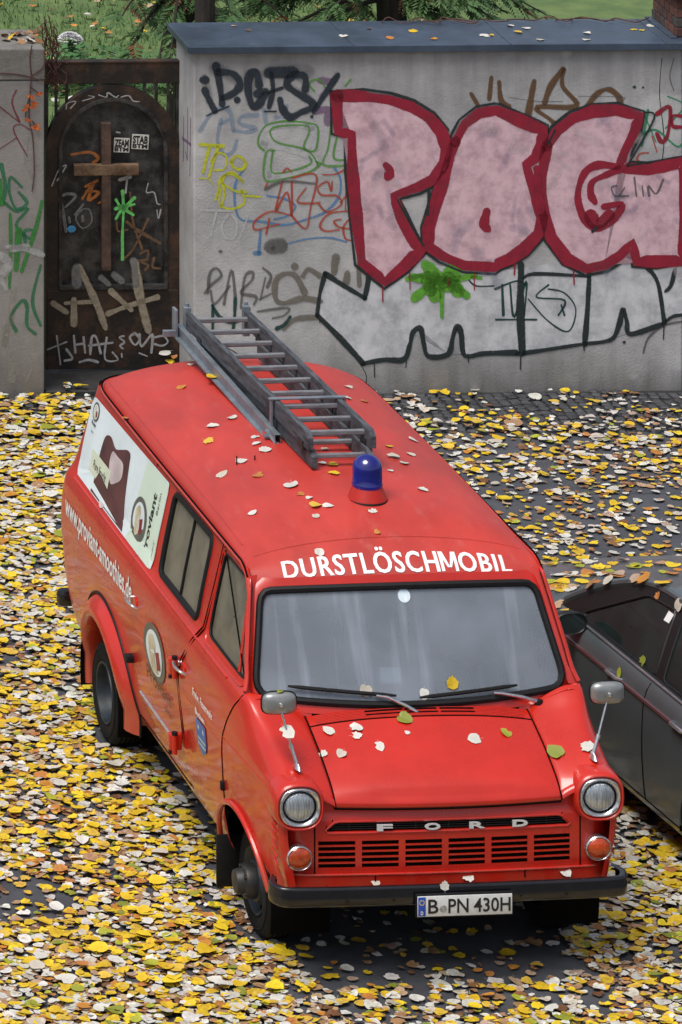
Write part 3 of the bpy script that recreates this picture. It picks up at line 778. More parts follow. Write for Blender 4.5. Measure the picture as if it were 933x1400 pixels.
G('green_palm', g_grn, [([(528, 790), (535, 900), (528, 1080), (528, 1250)], 4.5), ([(485, 850), (530, 900), (610, 835)], 4.5), ([(480, 910), (535, 895), (605, 880)], 4.5), ([(485, 975), (530, 915), (600, 950)], 4.5), ([(520, 900), (545, 900)], 10)], 4.5, 5)
G('blue_dot', g_blue, [([(180, 1045), (195, 1045)], 9)], 9, 5)
G('brown_scribble', g_brn, [([(560, 1000), (640, 1060), (780, 1140)], 5), ([(700, 980), (600, 1180), (530, 1250)], 4), ([(580, 800), (600, 1000), (660, 1180)], 4), ([(490, 1000), (500, 1060), (560, 1050)], 3), ([(650, 1210), (700, 1190), (690, 1250), (640, 1260), (700, 1290), (680, 1320)], 4), ([(740, 1240), (730, 1300), (780, 1310)], 4)], 4, 3)
GS2 = Strokes(gate, GB - .04, 4.9105, 60, 320, 0.0)
def G2(name, m, lines, w, layer):
    o = GS2.draw(name, m, lines, w, layer); o.location.y = -.052; return o
G2('cream_tag', g_cream, [([(240, 220), (300, 350), (360, 480), (410, 620)], 11), ([(150, 460), (330, 450)], 8), ([(200, 440), (200, 600)], 10), ([(430, 530), (560, 480), (760, 420)], 9), ([(450, 380), (580, 500)], 10), ([(610, 190), (640, 400), (700, 640)], 13), ([(60, 460), (150, 520)], 8)], 9, 3)
for L_ in [([(215, 230), (220, 330)], 15), ([(470, 270), (520, 310)], 11), ([(385, 290), (430, 330)], 11), ([(600, 180), (620, 330)], 13)]: G2('white_blot', g_grey, [L_], 12, 4)
G2('chalk_letters', g_wht, [([(25, 770), (150, 720)], 3), ([(85, 680), (110, 870)], 3), ([(200, 680), (210, 790)], 4), ([(150, 770), (190, 830), (140, 845)], 4), ([(265, 690), (275, 790)], 4), ([(205, 740), (270, 730)], 3), ([(310, 800), (320, 690), (350, 690), (380, 795)], 4), ([(300, 745), (460, 725)], 3), ([(420, 690), (410, 835), (495, 840), (460, 790)], 3), ([(535, 680), (505, 690), (540, 720), (510, 745), (530, 765)], 3), ([(520, 800), (522, 820)], 3), ([(610, 660), (575, 690), (610, 740), (640, 700), (610, 660)], 3.5), ([(640, 670), (655, 750), (725, 670), (720, 790)], 4), ([(740, 690), (800, 680), (830, 720), (790, 745), (730, 730)], 3), ([(240, 855), (300, 840), (360, 855)], 4), ([(640, 795), (690, 815)], 3)], 3, 5)
# two stickers
for (u0, v0, u1, v1, t1, rot) in ((156, 188.5, 177.5, 208.5, 'ZEAM', -.04), (180.5, 183.5, 203.5, 204, 'STAB', -.06)):
    xa, za = pix_wall(u0, v1, GB - .02); xb_, zb_ = pix_wall(u1, v0, GB - .02)
    e = MB().bbox((-(xb_ - xa) / 2, -.002, -(zb_ - za) / 2), ((xb_ - xa) / 2, .0, (zb_ - za) / 2), .0003).build('sticker', mat('sticker_white', (.55, .55, .52), rough=.5, var=.1, scale=30), gate, smooth=False)
    e.location = ((xa + xb_) / 2, -.016 if t1 == 'ZEAM' else -.019, (za + zb_) / 2); e.rotation_euler = (0, -rot, 0)
    hw = (xb_ - xa) / 2; hh = (zb_ - za) / 2
    for txt, zc_, hgt in ((t1, hh * .30, hh * 1.0), ('BTM', -hh * .58, hh * .55)):
        vs, fs, W_, (a, b) = text_mesh(txt, .05)
        m_ = MB(); m_.v = [(-hw * .9 + p[0] / W_ * hw * 1.8, -.0025, zc_ - hgt / 2 + p[1] / b * hgt) for p in vs]; m_.f = [tuple(f) for f in fs]
        m_.build('sticker_lettering', mat('sticker_black', (.01, .01, .01), rough=.6), e, smooth=False)

# ---- purple scrawl on the wall's return
rm = MB()
hw = .012
for L in ([(.10, 2.05), (.13, 1.6)], [(.20, 2.1), (.22, 1.7), (.28, 1.75)], [(.34, 2.0), (.36, 1.65)], [(.08, 1.85), (.40, 1.82)]):
    for a, b in zip(L[:-1], L[1:]):
        d = Vector((b[0] - a[0], b[1] - a[1])).normalized(); nn = Vector((-d.y, d.x)) * hw
        rm.add([(-2.392, a[0] + nn.x, a[1] + nn.y), (-2.392, b[0] + nn.x, b[1] + nn.y), (-2.392, b[0] - nn.x, b[1] - nn.y), (-2.392, a[0] - nn.x, a[1] - nn.y)], [(0, 1, 2, 3)], [1] * 4)
rm.build('purple_scrawl', c_purp, wallE, smooth=False, alpha=True)

# runs of wet paint and hairline cracks
S = wallS(1, 0, 0)
rd = random.Random(5)
for (u, v) in ((523, 392), (560, 372), (648, 373), (704, 360), (784, 370), (612, 380), (500, 360)):
    S.draw('paint_run', c_crim, [([(u, v), (u + rd.uniform(-1, 1), v + rd.uniform(8, 24))], 1.8)], 1.8, 8.4)
for (u, v) in ((512, 497), (556, 490), (712, 480), (798, 468), (640, 484), (437, 430), (908, 440)):
    S.draw('paint_run', c_black, [([(u, v), (u + rd.uniform(-1, 1), v + rd.uniform(8, 26))], 1.8)], 1.8, 5.2)
for L in ([(905, 80), (902, 130), (908, 190), (903, 250), (907, 330)], [(300, 470), (330, 488), (352, 520)], [(470, 470), (500, 510), (496, 535)]):
    S.draw('hairline_crack', c_black, [(L, 1.3)], 1.3, 1.5)
# ================================================================== conifers and planting behind the wall
BARK = mat('dark_bark', (.028, .022, .018), rough=.9, var=.4, scale=8, bump=.6, bscale=30, stretch=(3, 3, .6))
CONI = mat('conifer_green', (.030, .085, .026), rough=.65, var=.5, scale=2.2, col2=(.085, .165, .05), contrast=(.35, .7))
CONB = mat('conifer_brown', (.12, .045, .018), rough=.8, var=.4, scale=4)
def spray(mb, p, d, L, up, r):
    """flat fern-like spray: a stem with paired leaflets, drooping towards its tip"""
    d = d.normalized(); side = d.cross(up).normalized()
    n_ = 9
    for i in range(n_):
        t = (i + 1) / n_
        c = p + d * L * t + Vector((0, 0, -.35 * L * t * t))
        ll = L * .42 * (1 - .75 * t) + .012
        for sg in (-1, 1):
            e = c + (side * sg * .8 + d * .65).normalized() * ll + Vector((0, 0, -.25 * ll + r.uniform(-.01, .01)))
            w = d * ll * .22
            m_ = c.lerp(e, .55)
            mb.add([c, m_ - w, e, m_ + w], [(0, 1, 2, 3)])
def conifer(base, H, zlow, rad, seed, label, nb=46, sectors=None):
    r = random.Random(seed)
    e = empty('conifer_tree', base); tag(e, label, 'tree', 'conifers behind the wall')
    t = MB(); k = 9
    t.tube([(r.uniform(-.04, .04), r.uniform(-.04, .04), H * i / k) for i in range(k + 1)], [.17 * (1 - i / k) ** .8 + .015 for i in range(k + 1)], 10)
    br = MB(); cr = MB(); cb = MB()
    for i in range(nb):
        f = (i / nb) ** 1.5
        z0 = zlow + .35 + (H - zlow - .5) * f
        a = r.uniform(0, 2 * math.pi) if not sectors else r.choice(sectors) + r.uniform(-.5, .5)
        R_ = rad * (1 - .75 * f) * r.uniform(.7, 1.1)
        dirv = Vector((math.cos(a), math.sin(a), 0))
        P = [Vector((0, 0, z0)) + dirv * R_ * s + Vector((0, 0, .12 * s - .62 * s * s)) * (R_ * .55) for s in [j / 6 for j in range(7)]]
        br.tube(P, [.020 * (1 - j / 6.5) + .003 for j in range(7)], 5)
        for q in range(34):
            s = r.uniform(.22, 1.0); j = min(5, int(s * 6)); p = P[j].lerp(P[j + 1], s * 6 - j)
            side = Vector((-dirv.y, dirv.x, 0)) * r.choice((-1, 1))
            d = dirv * r.uniform(.3, 1) + side * r.uniform(.2, 1) + Vector((0, 0, r.uniform(-.7, .1)))
            up = Vector((r.uniform(-.4, .4), r.uniform(-.4, .4), 1))
            spray(cb if r.random() < .07 else cr, p, d, r.uniform(.09, .24), up, r)
    t.build('trunk', BARK, e); br.build('branches', BARK, e)
    cr.build('crown', CONI, e, smooth=False); cb.build('dead_sprays', CONB, e, smooth=False)
    return e
conifer(Vector((1.22, 14.0, 0)), 5.2, 1.82, 1.8, 5, 'dark conifer with a bare trunk and drooping sprays behind the gate', 62)
conifer(Vector((2.75, 13.3, 0)), 4.6, 1.85, 1.35, 9, 'bushy conifer with low dense sprays behind the middle of the wall', 54)
conifer(Vector((-.75, 15.2, 0)), 5.0, 1.75, 1.3, 12, 'pale conifer standing behind the left concrete wall', 30)
tk = empty('bare_tree', (1.10, 12.5, 0)); tag(tk, 'slim dark tree trunk rising just behind the left end of the rendered wall', 'tree')
MB().tube([(0, 0, 0), (.02, 0, 1.5), (.0, .05, 3.2), (.06, 0, 5.2)], [.095, .085, .075, .04], 10).build('trunk', BARK, tk)
_t = MB()
for i in range(8):
    a = i * 2.4; _t.tube([(0, 0, 3 + i * .25), (.6 * math.cos(a), .6 * math.sin(a), 3.3 + i * .25), (1.0 * math.cos(a), 1.0 * math.sin(a), 3.7 + i * .2)], [.04, .025, .008], 6)
_t.build('limbs', BARK, tk)

# flower bed on the lawn seen over the gate
LEAFG = mat('bed_foliage', (.03, .10, .022), rough=.5, var=.5, scale=5, col2=(.07, .19, .05))
PETAL = mat('white_petals', (.72, .70, .74), rough=.6, var=.1, scale=20)
bed = empty('ground_cover', (1.45, 19.3, 0)); tag(bed, 'low leafy green ground cover behind the gate', 'plant')
mb = MB()
for i in range(900):
    x = rnd.uniform(-.75, .75); y = rnd.uniform(-.45, .45); z = rnd.uniform(.05, .30) * (1 - (x / .85) ** 2 * .6)
    a = rnd.uniform(0, 6.28); s = rnd.uniform(.03, .06); t = rnd.uniform(-.6, .6)
    d = Vector((math.cos(a), math.sin(a), t)) * s; n_ = Vector((-math.sin(a), math.cos(a), rnd.uniform(-.4, .4))) * s * .6
    p = Vector((x, y, z)); mb.add([p - d, p + n_, p + d, p - n_], [(0, 1, 2, 3)])
mb.build('foliage', LEAFG, bed, smooth=False)
mum = empty('chrysanthemum', (1.27, 20.3, 0)); mum.scale = (.62, .62, .62); tag(mum, 'round white chrysanthemum plant on the lawn behind the gate', 'plant')
mb = MB(); ml = MB()
for i in range(260):
    a = rnd.uniform(0, 6.28); ph = rnd.uniform(0, 1.25)
    c = Vector((.20 * math.sin(ph) * math.cos(a), .17 * math.sin(ph) * math.sin(a), .20 + .20 * math.cos(ph)))
    for k in range(6):
        b = k * math.pi / 3; d = Vector((math.cos(b), math.sin(b), .25)) * .030; n_ = Vector((-math.sin(b), math.cos(b), 0)) * .011
        mb.add([c, c + d * .6 + n_, c + d, c + d * .6 - n_], [(0, 1, 2, 3)])
for i in range(240):
    a = rnd.uniform(0, 6.28); rr = rnd.uniform(0, .2); c = Vector((rr * math.cos(a), rr * math.sin(a), rnd.uniform(.05, .26)))
    d = Vector((math.cos(a), math.sin(a), rnd.uniform(-.3, .6))) * .04; n_ = Vector((-math.sin(a), math.cos(a), .2)) * .02
    ml.add([c - d, c + n_, c + d, c - n_], [(0, 1, 2, 3)])
mb.build('blossom', PETAL, mum, smooth=False); ml.build('foliage', LEAFG, mum, smooth=False)

# creeper on the left wall and dry twigs hanging over the gate corner
TWIG = mat('reddish_twig', (.075, .030, .024), rough=.8, var=.4, scale=20)
ORL = mat('orange_creeper_leaf', (.50, .11, .022), rough=.55, var=.4, scale=30)
cre = empty('creeper', W3(-3.508, -.01, 0), WA); tag(cre, 'thin creeper with small orange leaves climbing the left concrete wall', 'creeper')
def lw_px(u, v, off=-.012):
    s, z = pix_wall(u, v, off); return Vector((s + 3.508, off + .01, z))
stems = [[(44, 62), (41, 80), (43, 105), (41, 130), (40, 160), (45, 190), (47, 235), (44, 262)], [(0, 100), (20, 101), (42, 105), (60, 112)], [(41, 130), (36, 150), (35, 160)], [(44, 165), (52, 175)], [(62, 68), (60, 90), (44, 103)], [(41, 118), (54, 128)]]
for st_ in stems:
    MB().tube([lw_px(*p) for p in catmull(st_, 4)], .0045, 5).build('stem', TWIG, cre)
for (u, v) in ((53, 131), (45, 136), (42, 133), (35, 150), (37, 147), (38, 166), (46, 148), (48, 176), (51, 172), (53, 178), (33, 152), (56, 129), (47, 143)):
    p = lw_px(u, v, -.03); mb = MB(); s = rnd.uniform(.018, .030)
    for k in range(3):
        a = R(90 + (k - 1) * 55) + rnd.uniform(-.4, .4); d = Vector((math.cos(a), rnd.uniform(-.3, .1), math.sin(a))) * s; n_ = Vector((-math.sin(a), 0, math.cos(a))) * s * .45
        mb.add([p, p + d * .55 + n_, p + d * 1.2, p + d * .55 - n_], [(0, 1, 2, 3)])
    mb.build('leaf', ORL, cre, smooth=False)
tw = empty('dry_twigs', W3(-3.45, .3, 0), WA); tag(tw, 'dry reddish vine twigs hanging over the top left corner of the gate', 'vine')
r5 = random.Random(21)
for i in range(26):
    u0 = r5.uniform(58, 78); v0 = r5.uniform(20, 66)
    L = r5.uniform(20, 80)
    pts = [(u0 + r5.uniform(-4, 4) * k + (k * r5.uniform(-1, 3)), v0 + L * k / 4) for k in range(5)]
    P = []
    for (u, v) in pts:
        s, z = pix_wall(u, v, .42); P.append(Vector((s + 3.45, .12 + r5.uniform(-.02, .02), z)))
    MB().tube(catmull(P, 3), .0035, 4).build('twig', TWIG, tw)
tg = empty('twig_tangle', W3(0, .72, 2.60), WA); tag(tg, 'thin dark twigs trailing over the back edge of the metal coping', 'vine')
for (s0, s1) in ((-.85, -.15), (.15, .95), (.5, 1.2), (-.6, .1)):
    P = [Vector((s0 + (s1 - s0) * k / 8 + rnd.uniform(-.03, .03), -.02 - .12 * math.sin(k * 1.1 + s0) ** 2 - .02 * k * rnd.random(), .018 + .03 * abs(math.sin(k * 1.7)))) for k in range(9)]
    MB().tube(catmull(P, 3), .005, 4).build('twig', TWIG, tg)
# ================================================================== the red van
RED = mat('van_red_paint', (0.50, 0.018, 0.008), rough=0.29, var=0.10, scale=2.2, bump=0.08, bscale=5.5, rvar=0.10, spec=0.5, coat=0.45, grime=((.30, .10, .06), 3.2, (1.6, 1.2, .5), .18, .57), gz=.40)
REDTOP = mat('van_roof_faded_paint', (0.45, 0.038, 0.028), rough=0.44, var=0.14, scale=3.0, bump=0.03, bscale=300, rvar=0.12, stretch=(1, 0.5, 1), grime=((.48, .17, .15), 7.0, (1.5, .6, 1.5), .28, .55))
BLACK = mat('black_rubber', (0.008, 0.008, 0.009), rough=0.55, var=0.25, scale=30, spec=.25)
GAP = mat('dark_gap', (0.004, 0.0035, 0.0035), rough=0.95, spec=.05)
BLACKPAINT = mat('black_enamel', (0.006, 0.006, 0.008), rough=0.20, var=0.3, scale=12, coat=0.3)
CHROME = mat('worn_chrome', (0.62, 0.63, 0.65), rough=0.22, metal=0.9, var=0.15, scale=40)
ALU = mat('dull_aluminium', (0.46, 0.48, 0.50), rough=0.38, metal=0.6, var=0.18, scale=30)
WHITE = mat('white_vinyl', (0.78, 0.79, 0.78), rough=0.45, var=0.05, scale=20)
TYRE = mat('tyre_rubber', (0.009, 0.009, 0.010), rough=0.8, var=0.3, scale=18, bump=0.25, bscale=120, spec=.15)
RIMM = mat('grey_blue_rim', (0.018, 0.026, 0.036), rough=0.5, var=0.4, scale=14, metal=0.2)
HUBM = mat('dirty_hub', (0.016, 0.017, 0.019), rough=0.5, var=0.5, scale=25, col2=(0.06, 0.04, 0.025), contrast=(0.5, 0.8))

VO = Vector((0.088, -0.745, 0.0)); VYAW = R(5.0)
van = empty('fire_service_van', VO, VYAW)
tag(van, 'old red panel van with white roof-front lettering, ladder and blue beacon on top', 'van')
vex = Vector((math.cos(VYAW), math.sin(VYAW), 0)); vey = Vector((-math.sin(VYAW), math.cos(VYAW), 0))
def to_van(Pw):
    d = Pw - VO
    return Vector((d.dot(vex), d.dot(vey), d.z))

Pz = spline([.36, .45, .60, .85, 1.05, 1.25, 1.36, 1.40, 1.44, 1.60, 1.91, 1.99],
            [.925, .958, .988, 1.013, 1.026, 1.020, 1.000, .974, .955, .923, .857, .84])
def dfront(y): return 0.055 * max(0.0, (1.2 - y) / 1.05) ** 2
Yr = spline([.36, .5, .8, 1.1, 1.35, 1.6, 1.99], [4.84, 4.94, 5.01, 5.02, 4.97, 4.88, 4.76])
RC = 0.17
YB = spline([.36, .56, .87, 1.03, 1.15, 1.30, 1.385, 1.42, 1.91, 1.99], [1.12, 1.10, 1.07, 1.04, .97, .84, .765, .79, 1.062, 1.11])
def sx(y, z):
    x = Pz(z) - dfront(y)
    # slight bow along the flank
    return x - 0.012 * ((y - 2.7) / 2.2) ** 2 * (1 if y > 2.7 else 0)
def flank(sgn, y, z, off=0.0):
    return Vector((sgn * (sx(y, z) + off), y, z))

ZT = 1.975
DOOR_REAR = [(1.93, .42), (1.94, .75), (1.985, 1.06), (1.95, 1.13), (1.86, 1.22), (1.73, 1.36), (1.665, 1.45), (1.62, 1.70), (1.60, 1.945)]
def front_line(z0, z1, n=24): return [(YB(z0 + (z1 - z0) * i / n), z0 + (z1 - z0) * i / n) for i in range(n + 1)]
DOOR_POLY = front_line(.42, 1.945)[::-1] + DOOR_REAR
LOAD_POLY = [(p[0] + .035, p[1]) for p in DOOR_REAR] + [(3.12, 1.945), (3.12, .42)]
DWIN = rounded([(1.585, 1.445), (1.575, 1.920), (1.055, 1.918), (.81, 1.440)], [.06, .05, .05, .05])
RWIN = rounded([(2.665, 1.44), (2.665, 1.915), (1.83, 1.915), (1.83, 1.44)], [.05, .05, .05, .05])
RARCH = [(3.82 + .50 * math.cos(a), .34 + .46 * math.sin(a)) for a in [math.pi * k / 24 for k in range(25)]] + [(3.32, .2), (4.32, .2)]

def make_flank(sgn):
    NC, NR = 190, 84
    zs = np.linspace(.37, ZT, NR)
    Y = np.zeros((NR, NC)); Z = np.zeros((NR, NC))
    for i, z in enumerate(zs):
        b = YB(z)
        Y[i] = b + (4.5 - b) * np.linspace(0, 1, NC); Z[i] = z
    cyx = (Y[:-1, :-1] + Y[1:, 1:] + Y[:-1, 1:] + Y[1:, :-1]) / 4
    czx = (Z[:-1, :-1] + Z[1:, 1:] + Z[:-1, 1:] + Z[1:, :-1]) / 4
    cls = np.zeros(cyx.shape, int)                      # 0 body, 1 door, 2 load door, -1 hole
    polys = [DOOR_POLY, DWIN, RARCH]
    cls[pip(cyx, czx, DOOR_POLY)] = 1
    if sgn < 0:
        cls[pip(cyx, czx, LOAD_POLY)] = 2
        polys += [LOAD_POLY, RWIN]
        cls[pip(cyx, czx, RWIN)] = -1
    cls[pip(cyx, czx, DWIN)] = -1
    cls[pip(cyx, czx, RARCH)] = -2
    pad = np.pad(cls, 1, mode='edge')
    q = np.stack([pad[:-1, :-1], pad[1:, :-1], pad[:-1, 1:], pad[1:, 1:]])
    bd = (q.min(0) != q.max(0))
    bx, by, d = nearest(Y, Z, polys)
    mv = bd & (d < .024 ** 2)
    mv[:, 0] = False
    Y[mv] = bx[mv]; Z[mv] = by[mv]
    def mesh(c, name, parent, extra=None):
        mb = MB()
        idx = {}
        for i in range(NR - 1):
            for j in range(NC - 1):
                if cls[i, j] != c: continue
                f = []
                for (a, b) in ((i, j), (i, j + 1), (i + 1, j + 1), (i + 1, j)):
                    if (a, b) not in idx:
                        idx[(a, b)] = len(mb.v)
                        mb.v.append(tuple(flank(sgn, Y[a, b], Z[a, b])))
                    f.append(idx[(a, b)])
                mb.f.append(tuple(f) if sgn < 0 else tuple(f[::-1]))
        if extra: extra(mb)
        return mb.build(name, RED, parent, angle=60)
    def back(mb):
        rows = []
        for z in zs:
            yr = Yr(z); w = sx(4.5, z); row = []
            for k in range(5): 
                y = 4.5 + (yr - RC - 4.5) * k / 4; row.append((sgn * sx(y, z), y, z))
            xc = sx(yr - RC, z) - RC
            for k in range(1, 9):
                a = math.pi / 2 * k / 8
                row.append((sgn * (xc + RC * math.cos(a)), yr - RC + RC * math.sin(a), z))
            for k in range(1, 9):
                x = xc * (1 - k / 8); row.append((sgn * x, yr + .03 * (1 - (x / xc) ** 2), z))
            rows.append(row)
        mb.grid(rows, flip=sgn > 0)
    body = mesh(0, 'body_side', van, back)
    door = mesh(1, 'door', van)
    load = mesh(2, 'side_door', van) if sgn < 0 else None
    def seam(poly, parent, close=True, r=.0042):
        mb = MB()
        pts = [flank(sgn, p[0], p[1], .0005) for p in poly]
        mb.tube(pts, r, 6, closed=close)
        mb.build('seam', GAP, parent)
    seam(DOOR_REAR, door, False); seam(front_line(.42, 1.38), door, False)
    seam(front_line(1.42, 1.945, 8)[::-1] + [(1.60, 1.945)], door, False)
    if load: seam(LOAD_POLY, load)
    return body, door, load

GLASS_SIDE = mat('misted_side_glass', (0.165, 0.152, 0.112), rough=0.10, var=0.28, scale=2.5, spec=0.6, detail=3)
def window(sgn, poly, parent, seal_r, seal_mat, depth=.012, splits=()):
    mb = MB()
    pts = resample(poly, 64)
    cyc = sum(p.x for p in pts) / 64; czc = sum(p.y for p in pts) / 64
    rows = []
    for k in range(9):
        t = k / 8
        rows.append([flank(sgn, cyc + (p.x - cyc) * max(t, .02), czc + (p.y - czc) * max(t, .02), -depth) for p in pts])
    mb.grid(rows, closed=True)
    g = mb.build('window', GLASS_SIDE, parent, angle=80)
    s = MB().tube([flank(sgn, p.x, p.y, -.002) for p in pts], seal_r, 8, closed=True)
    s.build('window_seal', seal_mat, g)
    for (a, b, m, r) in splits:
        MB().tube([flank(sgn, a[0] + (b[0] - a[0]) * k / 6, a[1] + (b[1] - a[1]) * k / 6, -.004) for k in range(7)], r, 8).build('window_divider', m, g)
    return g

for sgn in (-1, 1):
    b_, door_, load_ = make_flank(sgn)
    window(sgn, DWIN, door_, .0075, BLACK, .014, [((.960, 1.445), (1.055, 1.86), RED, .009)])
    # pressed surround of the cab window
    MB().tube([flank(sgn, *p, 0.001) for p in rounded([(1.618, 1.40), (1.608, 1.945), (1.06, 1.945), (.775, 1.40)], .07)], .008, 8, closed=True, flat=.6).build('window_surround', RED, door_)
    if load_:
        window(sgn, RWIN, load_, .019, BLACK, .012, [((2.23, 1.45), (2.23, 1.91), BLACK, .009)])
    # door handle
    for (par, hy, hz) in ([(door_, 1.93, 1.135)] + ([(load_, 3.03, 1.145)] if load_ else [])):
        h = MB()
        pts = [(0.085, -.018, -.004), (.078, -.005, .03), (.03, .0, .042), (-.02, .0, .040), (-.055, .004, .036)]
        h.tube([flank(sgn, hy - .02 - q[0], hz + q[1] + .01, q[2]) for q in catmull(pts, 4)], [.010] * 17, 8)
        h.lathe([(0.001, -.01), (.019, -.01), (.019, .012), (.001, .016)], 16, 'x', flank(sgn, hy + .03, hz + .012, .0), (sgn, 1, 1))
        h.build('handle', CHROME, par)
        MB().lathe([(.001, -.004), (.036, -.003), (.038, .004), (.032, .007), (.001, .004)], 20, 'x', flank(sgn, hy - .06, hz + .01, .001), (sgn, 1.05, 1)).build('handle_cup', RED, par)
    # hinges between the two doors
    if load_:
        for hz in (1.115, .67):
            h = MB()
            h.bbox(*[tuple(v) for v in ((-1.078, 1.985, hz - .05), (-1.0, 2.040, hz + .05))], .012)
            h.tube([(-1.05, 1.975, hz - .062), (-1.05, 1.975, hz + .062)], .016, 10)
            h.build('hinge', RED, load_)
            MB().tube([(-1.05, 1.975, hz + .05), (-1.05, 1.975, hz + .068)], .018, 10).build('hinge_pin', BLACK, load_)
            MB().tube([(-1.06, 2.02, hz - .075), (-1.06, 2.02, hz - .055)], .016, 8).build('hinge_pin', BLACK, load_)
        MB().bbox((-1.055, 3.07, .755), (-.99, 3.13, .80), .008).build('door_stop', BLACK, van)
        MB().tube([flank(-1, 2.97 - .79 * k / 8, .62 - .012 * k / 8, .004) for k in range(9)], .009, 6, flat=.8).build('trim_strip', ALU, load_)
    MB().bbox((sgn * 1.0 - .03, 1.045, .735), (sgn * 1.0 + .03, 1.075, .79), .008).build('fender_clip', BLACK, van)

# ---- belt and waist creases pressed into the flank
for sgn in (-1, 1):
    MB().tube([flank(sgn, 1.06 + 3.6 * k / 60, 1.375, -.004) for k in range(61)], .011, 8, flat=.8).build('belt_moulding', RED, van)
    MB().tube([flank(sgn, .14 + .9 * k / 20, 1.055 + .0 * k, -.0055) for k in range(21)] , .008, 8).build('waist_crease', RED, van)
    MB().tube([flank(sgn, 1.10 + 2.0 * k / 40, 1.0, -.0068) for k in range(41)], .008, 8).build('waist_crease', RED, van)

# ---- front wings
ZR = spline([.10, .25, .40, .60, .74, .80], [1.118, 1.175, 1.232, 1.318, 1.392, 1.400])
ZH = spline([.05, .09, .15, .25, .40, .55, .68, .75], [.935, .985, 1.050, 1.108, 1.176, 1.230, 1.272, 1.285])
HX = .645
def wing_profile(y):
    W = Pz(1.0) - dfront(y); zr = ZR(y); zh = ZH(y); zc = 1.055
    lo = .40 if y > .5 else .40 + .13 * min(1, (.5 - y) / .15)
    return [(W - .06, lo), (W - .03, lo + .15), (W - .008, .82), (W, zc), (W - .010, zc + .4 * (zr - zc)), (W - .040, zr - .05 * (zr - 1.0) / .4 - .01),
            (W - .105, zr), (.77, zr - .38 * (zr - zh)), (HX + .03, zh + .018), (HX + .002, zh)]
WINGM = 60
def wing_pt(y, s):
    pr = catmull(wing_profile(y), 6)
    f = s * (len(pr) - 1); i = min(int(f), len(pr) - 2); t = f - i
    return pr[i][0] * (1 - t) + pr[i + 1][0] * t, pr[i][1] * (1 - t) + pr[i + 1][1] * t
FARCH_C = (.80, .32); FARCH_R = (.455, .415)
for sgn in (-1, 1):
    NS, NT = 70, 46
    Y = np.zeros((NS, NT)); Sx = np.zeros((NS, NT)); Z = np.zeros((NS, NT))
    for i in range(NS):
        s = i / (NS - 1)
        yE = .74
        for _ in range(6):
            x, z = wing_pt(min(yE, 1.12), s)
            yE = YB(z) if z < 1.385 and s < .68 else .745 - .06 * (s - .68) / .32 if s >= .68 else .76
        for j in range(NT):
            y = .125 + (yE - .125) * j / (NT - 1)
            x, z = wing_pt(y, s)
            if s < .70 and z < 1.40:              # melt into the door skin towards the seam
                w = max(0.0, 1 - (yE - y) / .30) ** 2 * min(1, (.70 - s) / .06); x = x * (1 - w) + sx(y, z) * w
            Y[i, j] = y; Z[i, j] = z; Sx[i, j] = x
    arch = [(FARCH_C[0] + FARCH_R[0] * math.cos(a), FARCH_C[1] + FARCH_R[1] * math.sin(a)) for a in [math.pi * k / 30 for k in range(31)]] + [(.345, .1), (1.255, .1)]
    cy_ = (Y[:-1, :-1] + Y[1:, 1:]) / 2; cz_ = (Z[:-1, :-1] + Z[1:, 1:]) / 2
    hole = pip(cy_, cz_, arch)
    pad = np.pad(hole, 1, mode='edge').astype(int)
    q = np.stack([pad[:-1, :-1], pad[1:, :-1], pad[:-1, 1:], pad[1:, 1:]])
    bd = q.min(0) != q.max(0)
    bx, by, d = nearest(Y, Z, [arch])
    mv = bd & (d < .035 ** 2)
    Y[mv] = bx[mv]; Z[mv] = by[mv]
    mb = MB()
    for i in range(NS):
        for j in range(NT): mb.v.append((sgn * Sx[i, j], Y[i, j], Z[i, j]))
    for i in range(NS - 1):
        for j in range(NT - 1):
            if not hole[i, j]:
                mb.f.append((i * NT + j, i * NT + j + 1, (i + 1) * NT + j + 1, (i + 1) * NT + j))
    # rolled front edge of the wing, closing towards the headlamp panel
    edge = [(Sx[i, 0], Y[i, 0], Z[i, 0]) for i in range(NS)]
    rows = [[(sgn * p[0], p[1], p[2]) for p in edge]]
    for k in range(1, 6):
        a = math.pi / 2 * k / 5
        rows.append([(sgn * (p[0] - .045 * (1 - math.cos(a)) * min(1, max(0, (p[0] - .86) / .05))), .125 - .035 * math.sin(a), p[2] - .035 * (1 - math.cos(a)) * min(1, max(0, (.92 - p[0]) / .05))) for p in edge])
    mb.grid(rows)
    wing = mb.build('front_wing', RED, van, angle=50)
    lip = [(FARCH_C[0] + (FARCH_R[0]) * math.cos(a), FARCH_C[1] + FARCH_R[1] * math.sin(a)) for a in [math.pi * (k / 36) for k in range(0, 34)]]
    MB().tube([(sgn * (wing_pt(min(max(p[0], .14), 1.1), .03 + .26 * max(0, (p[1] - .40)) / .4)[0] + .004), p[0], p[1]) for p in lip if p[0] > .33], .017, 8).build('arch_lip', RED, wing)
    # inner wheel housing
    rows = []
    for x in (.94, .60):
        rows.append([(sgn * x, FARCH_C[0] + (FARCH_R[0] + .01) * math.cos(a), FARCH_C[1] + (FARCH_R[1] + .01) * math.sin(a)) for a in [math.pi * k / 20 for k in range(-2, 23)]])
    MB().grid(rows).build('wheel_housing', GAP, van)
    # little cooling-louvre ridges in front of the arch
    for k in range(7):
        zz = .66 + k * .045
        MB().tube([(sgn * (wing_pt(.14 + .012 * i, .18 + .035 * k)[0] + .001), .14 + .012 * i, zz + .008 * i * .6) for i in range(7)], .005, 6, flat=.8).build('louvre_ridge', RED, wing)

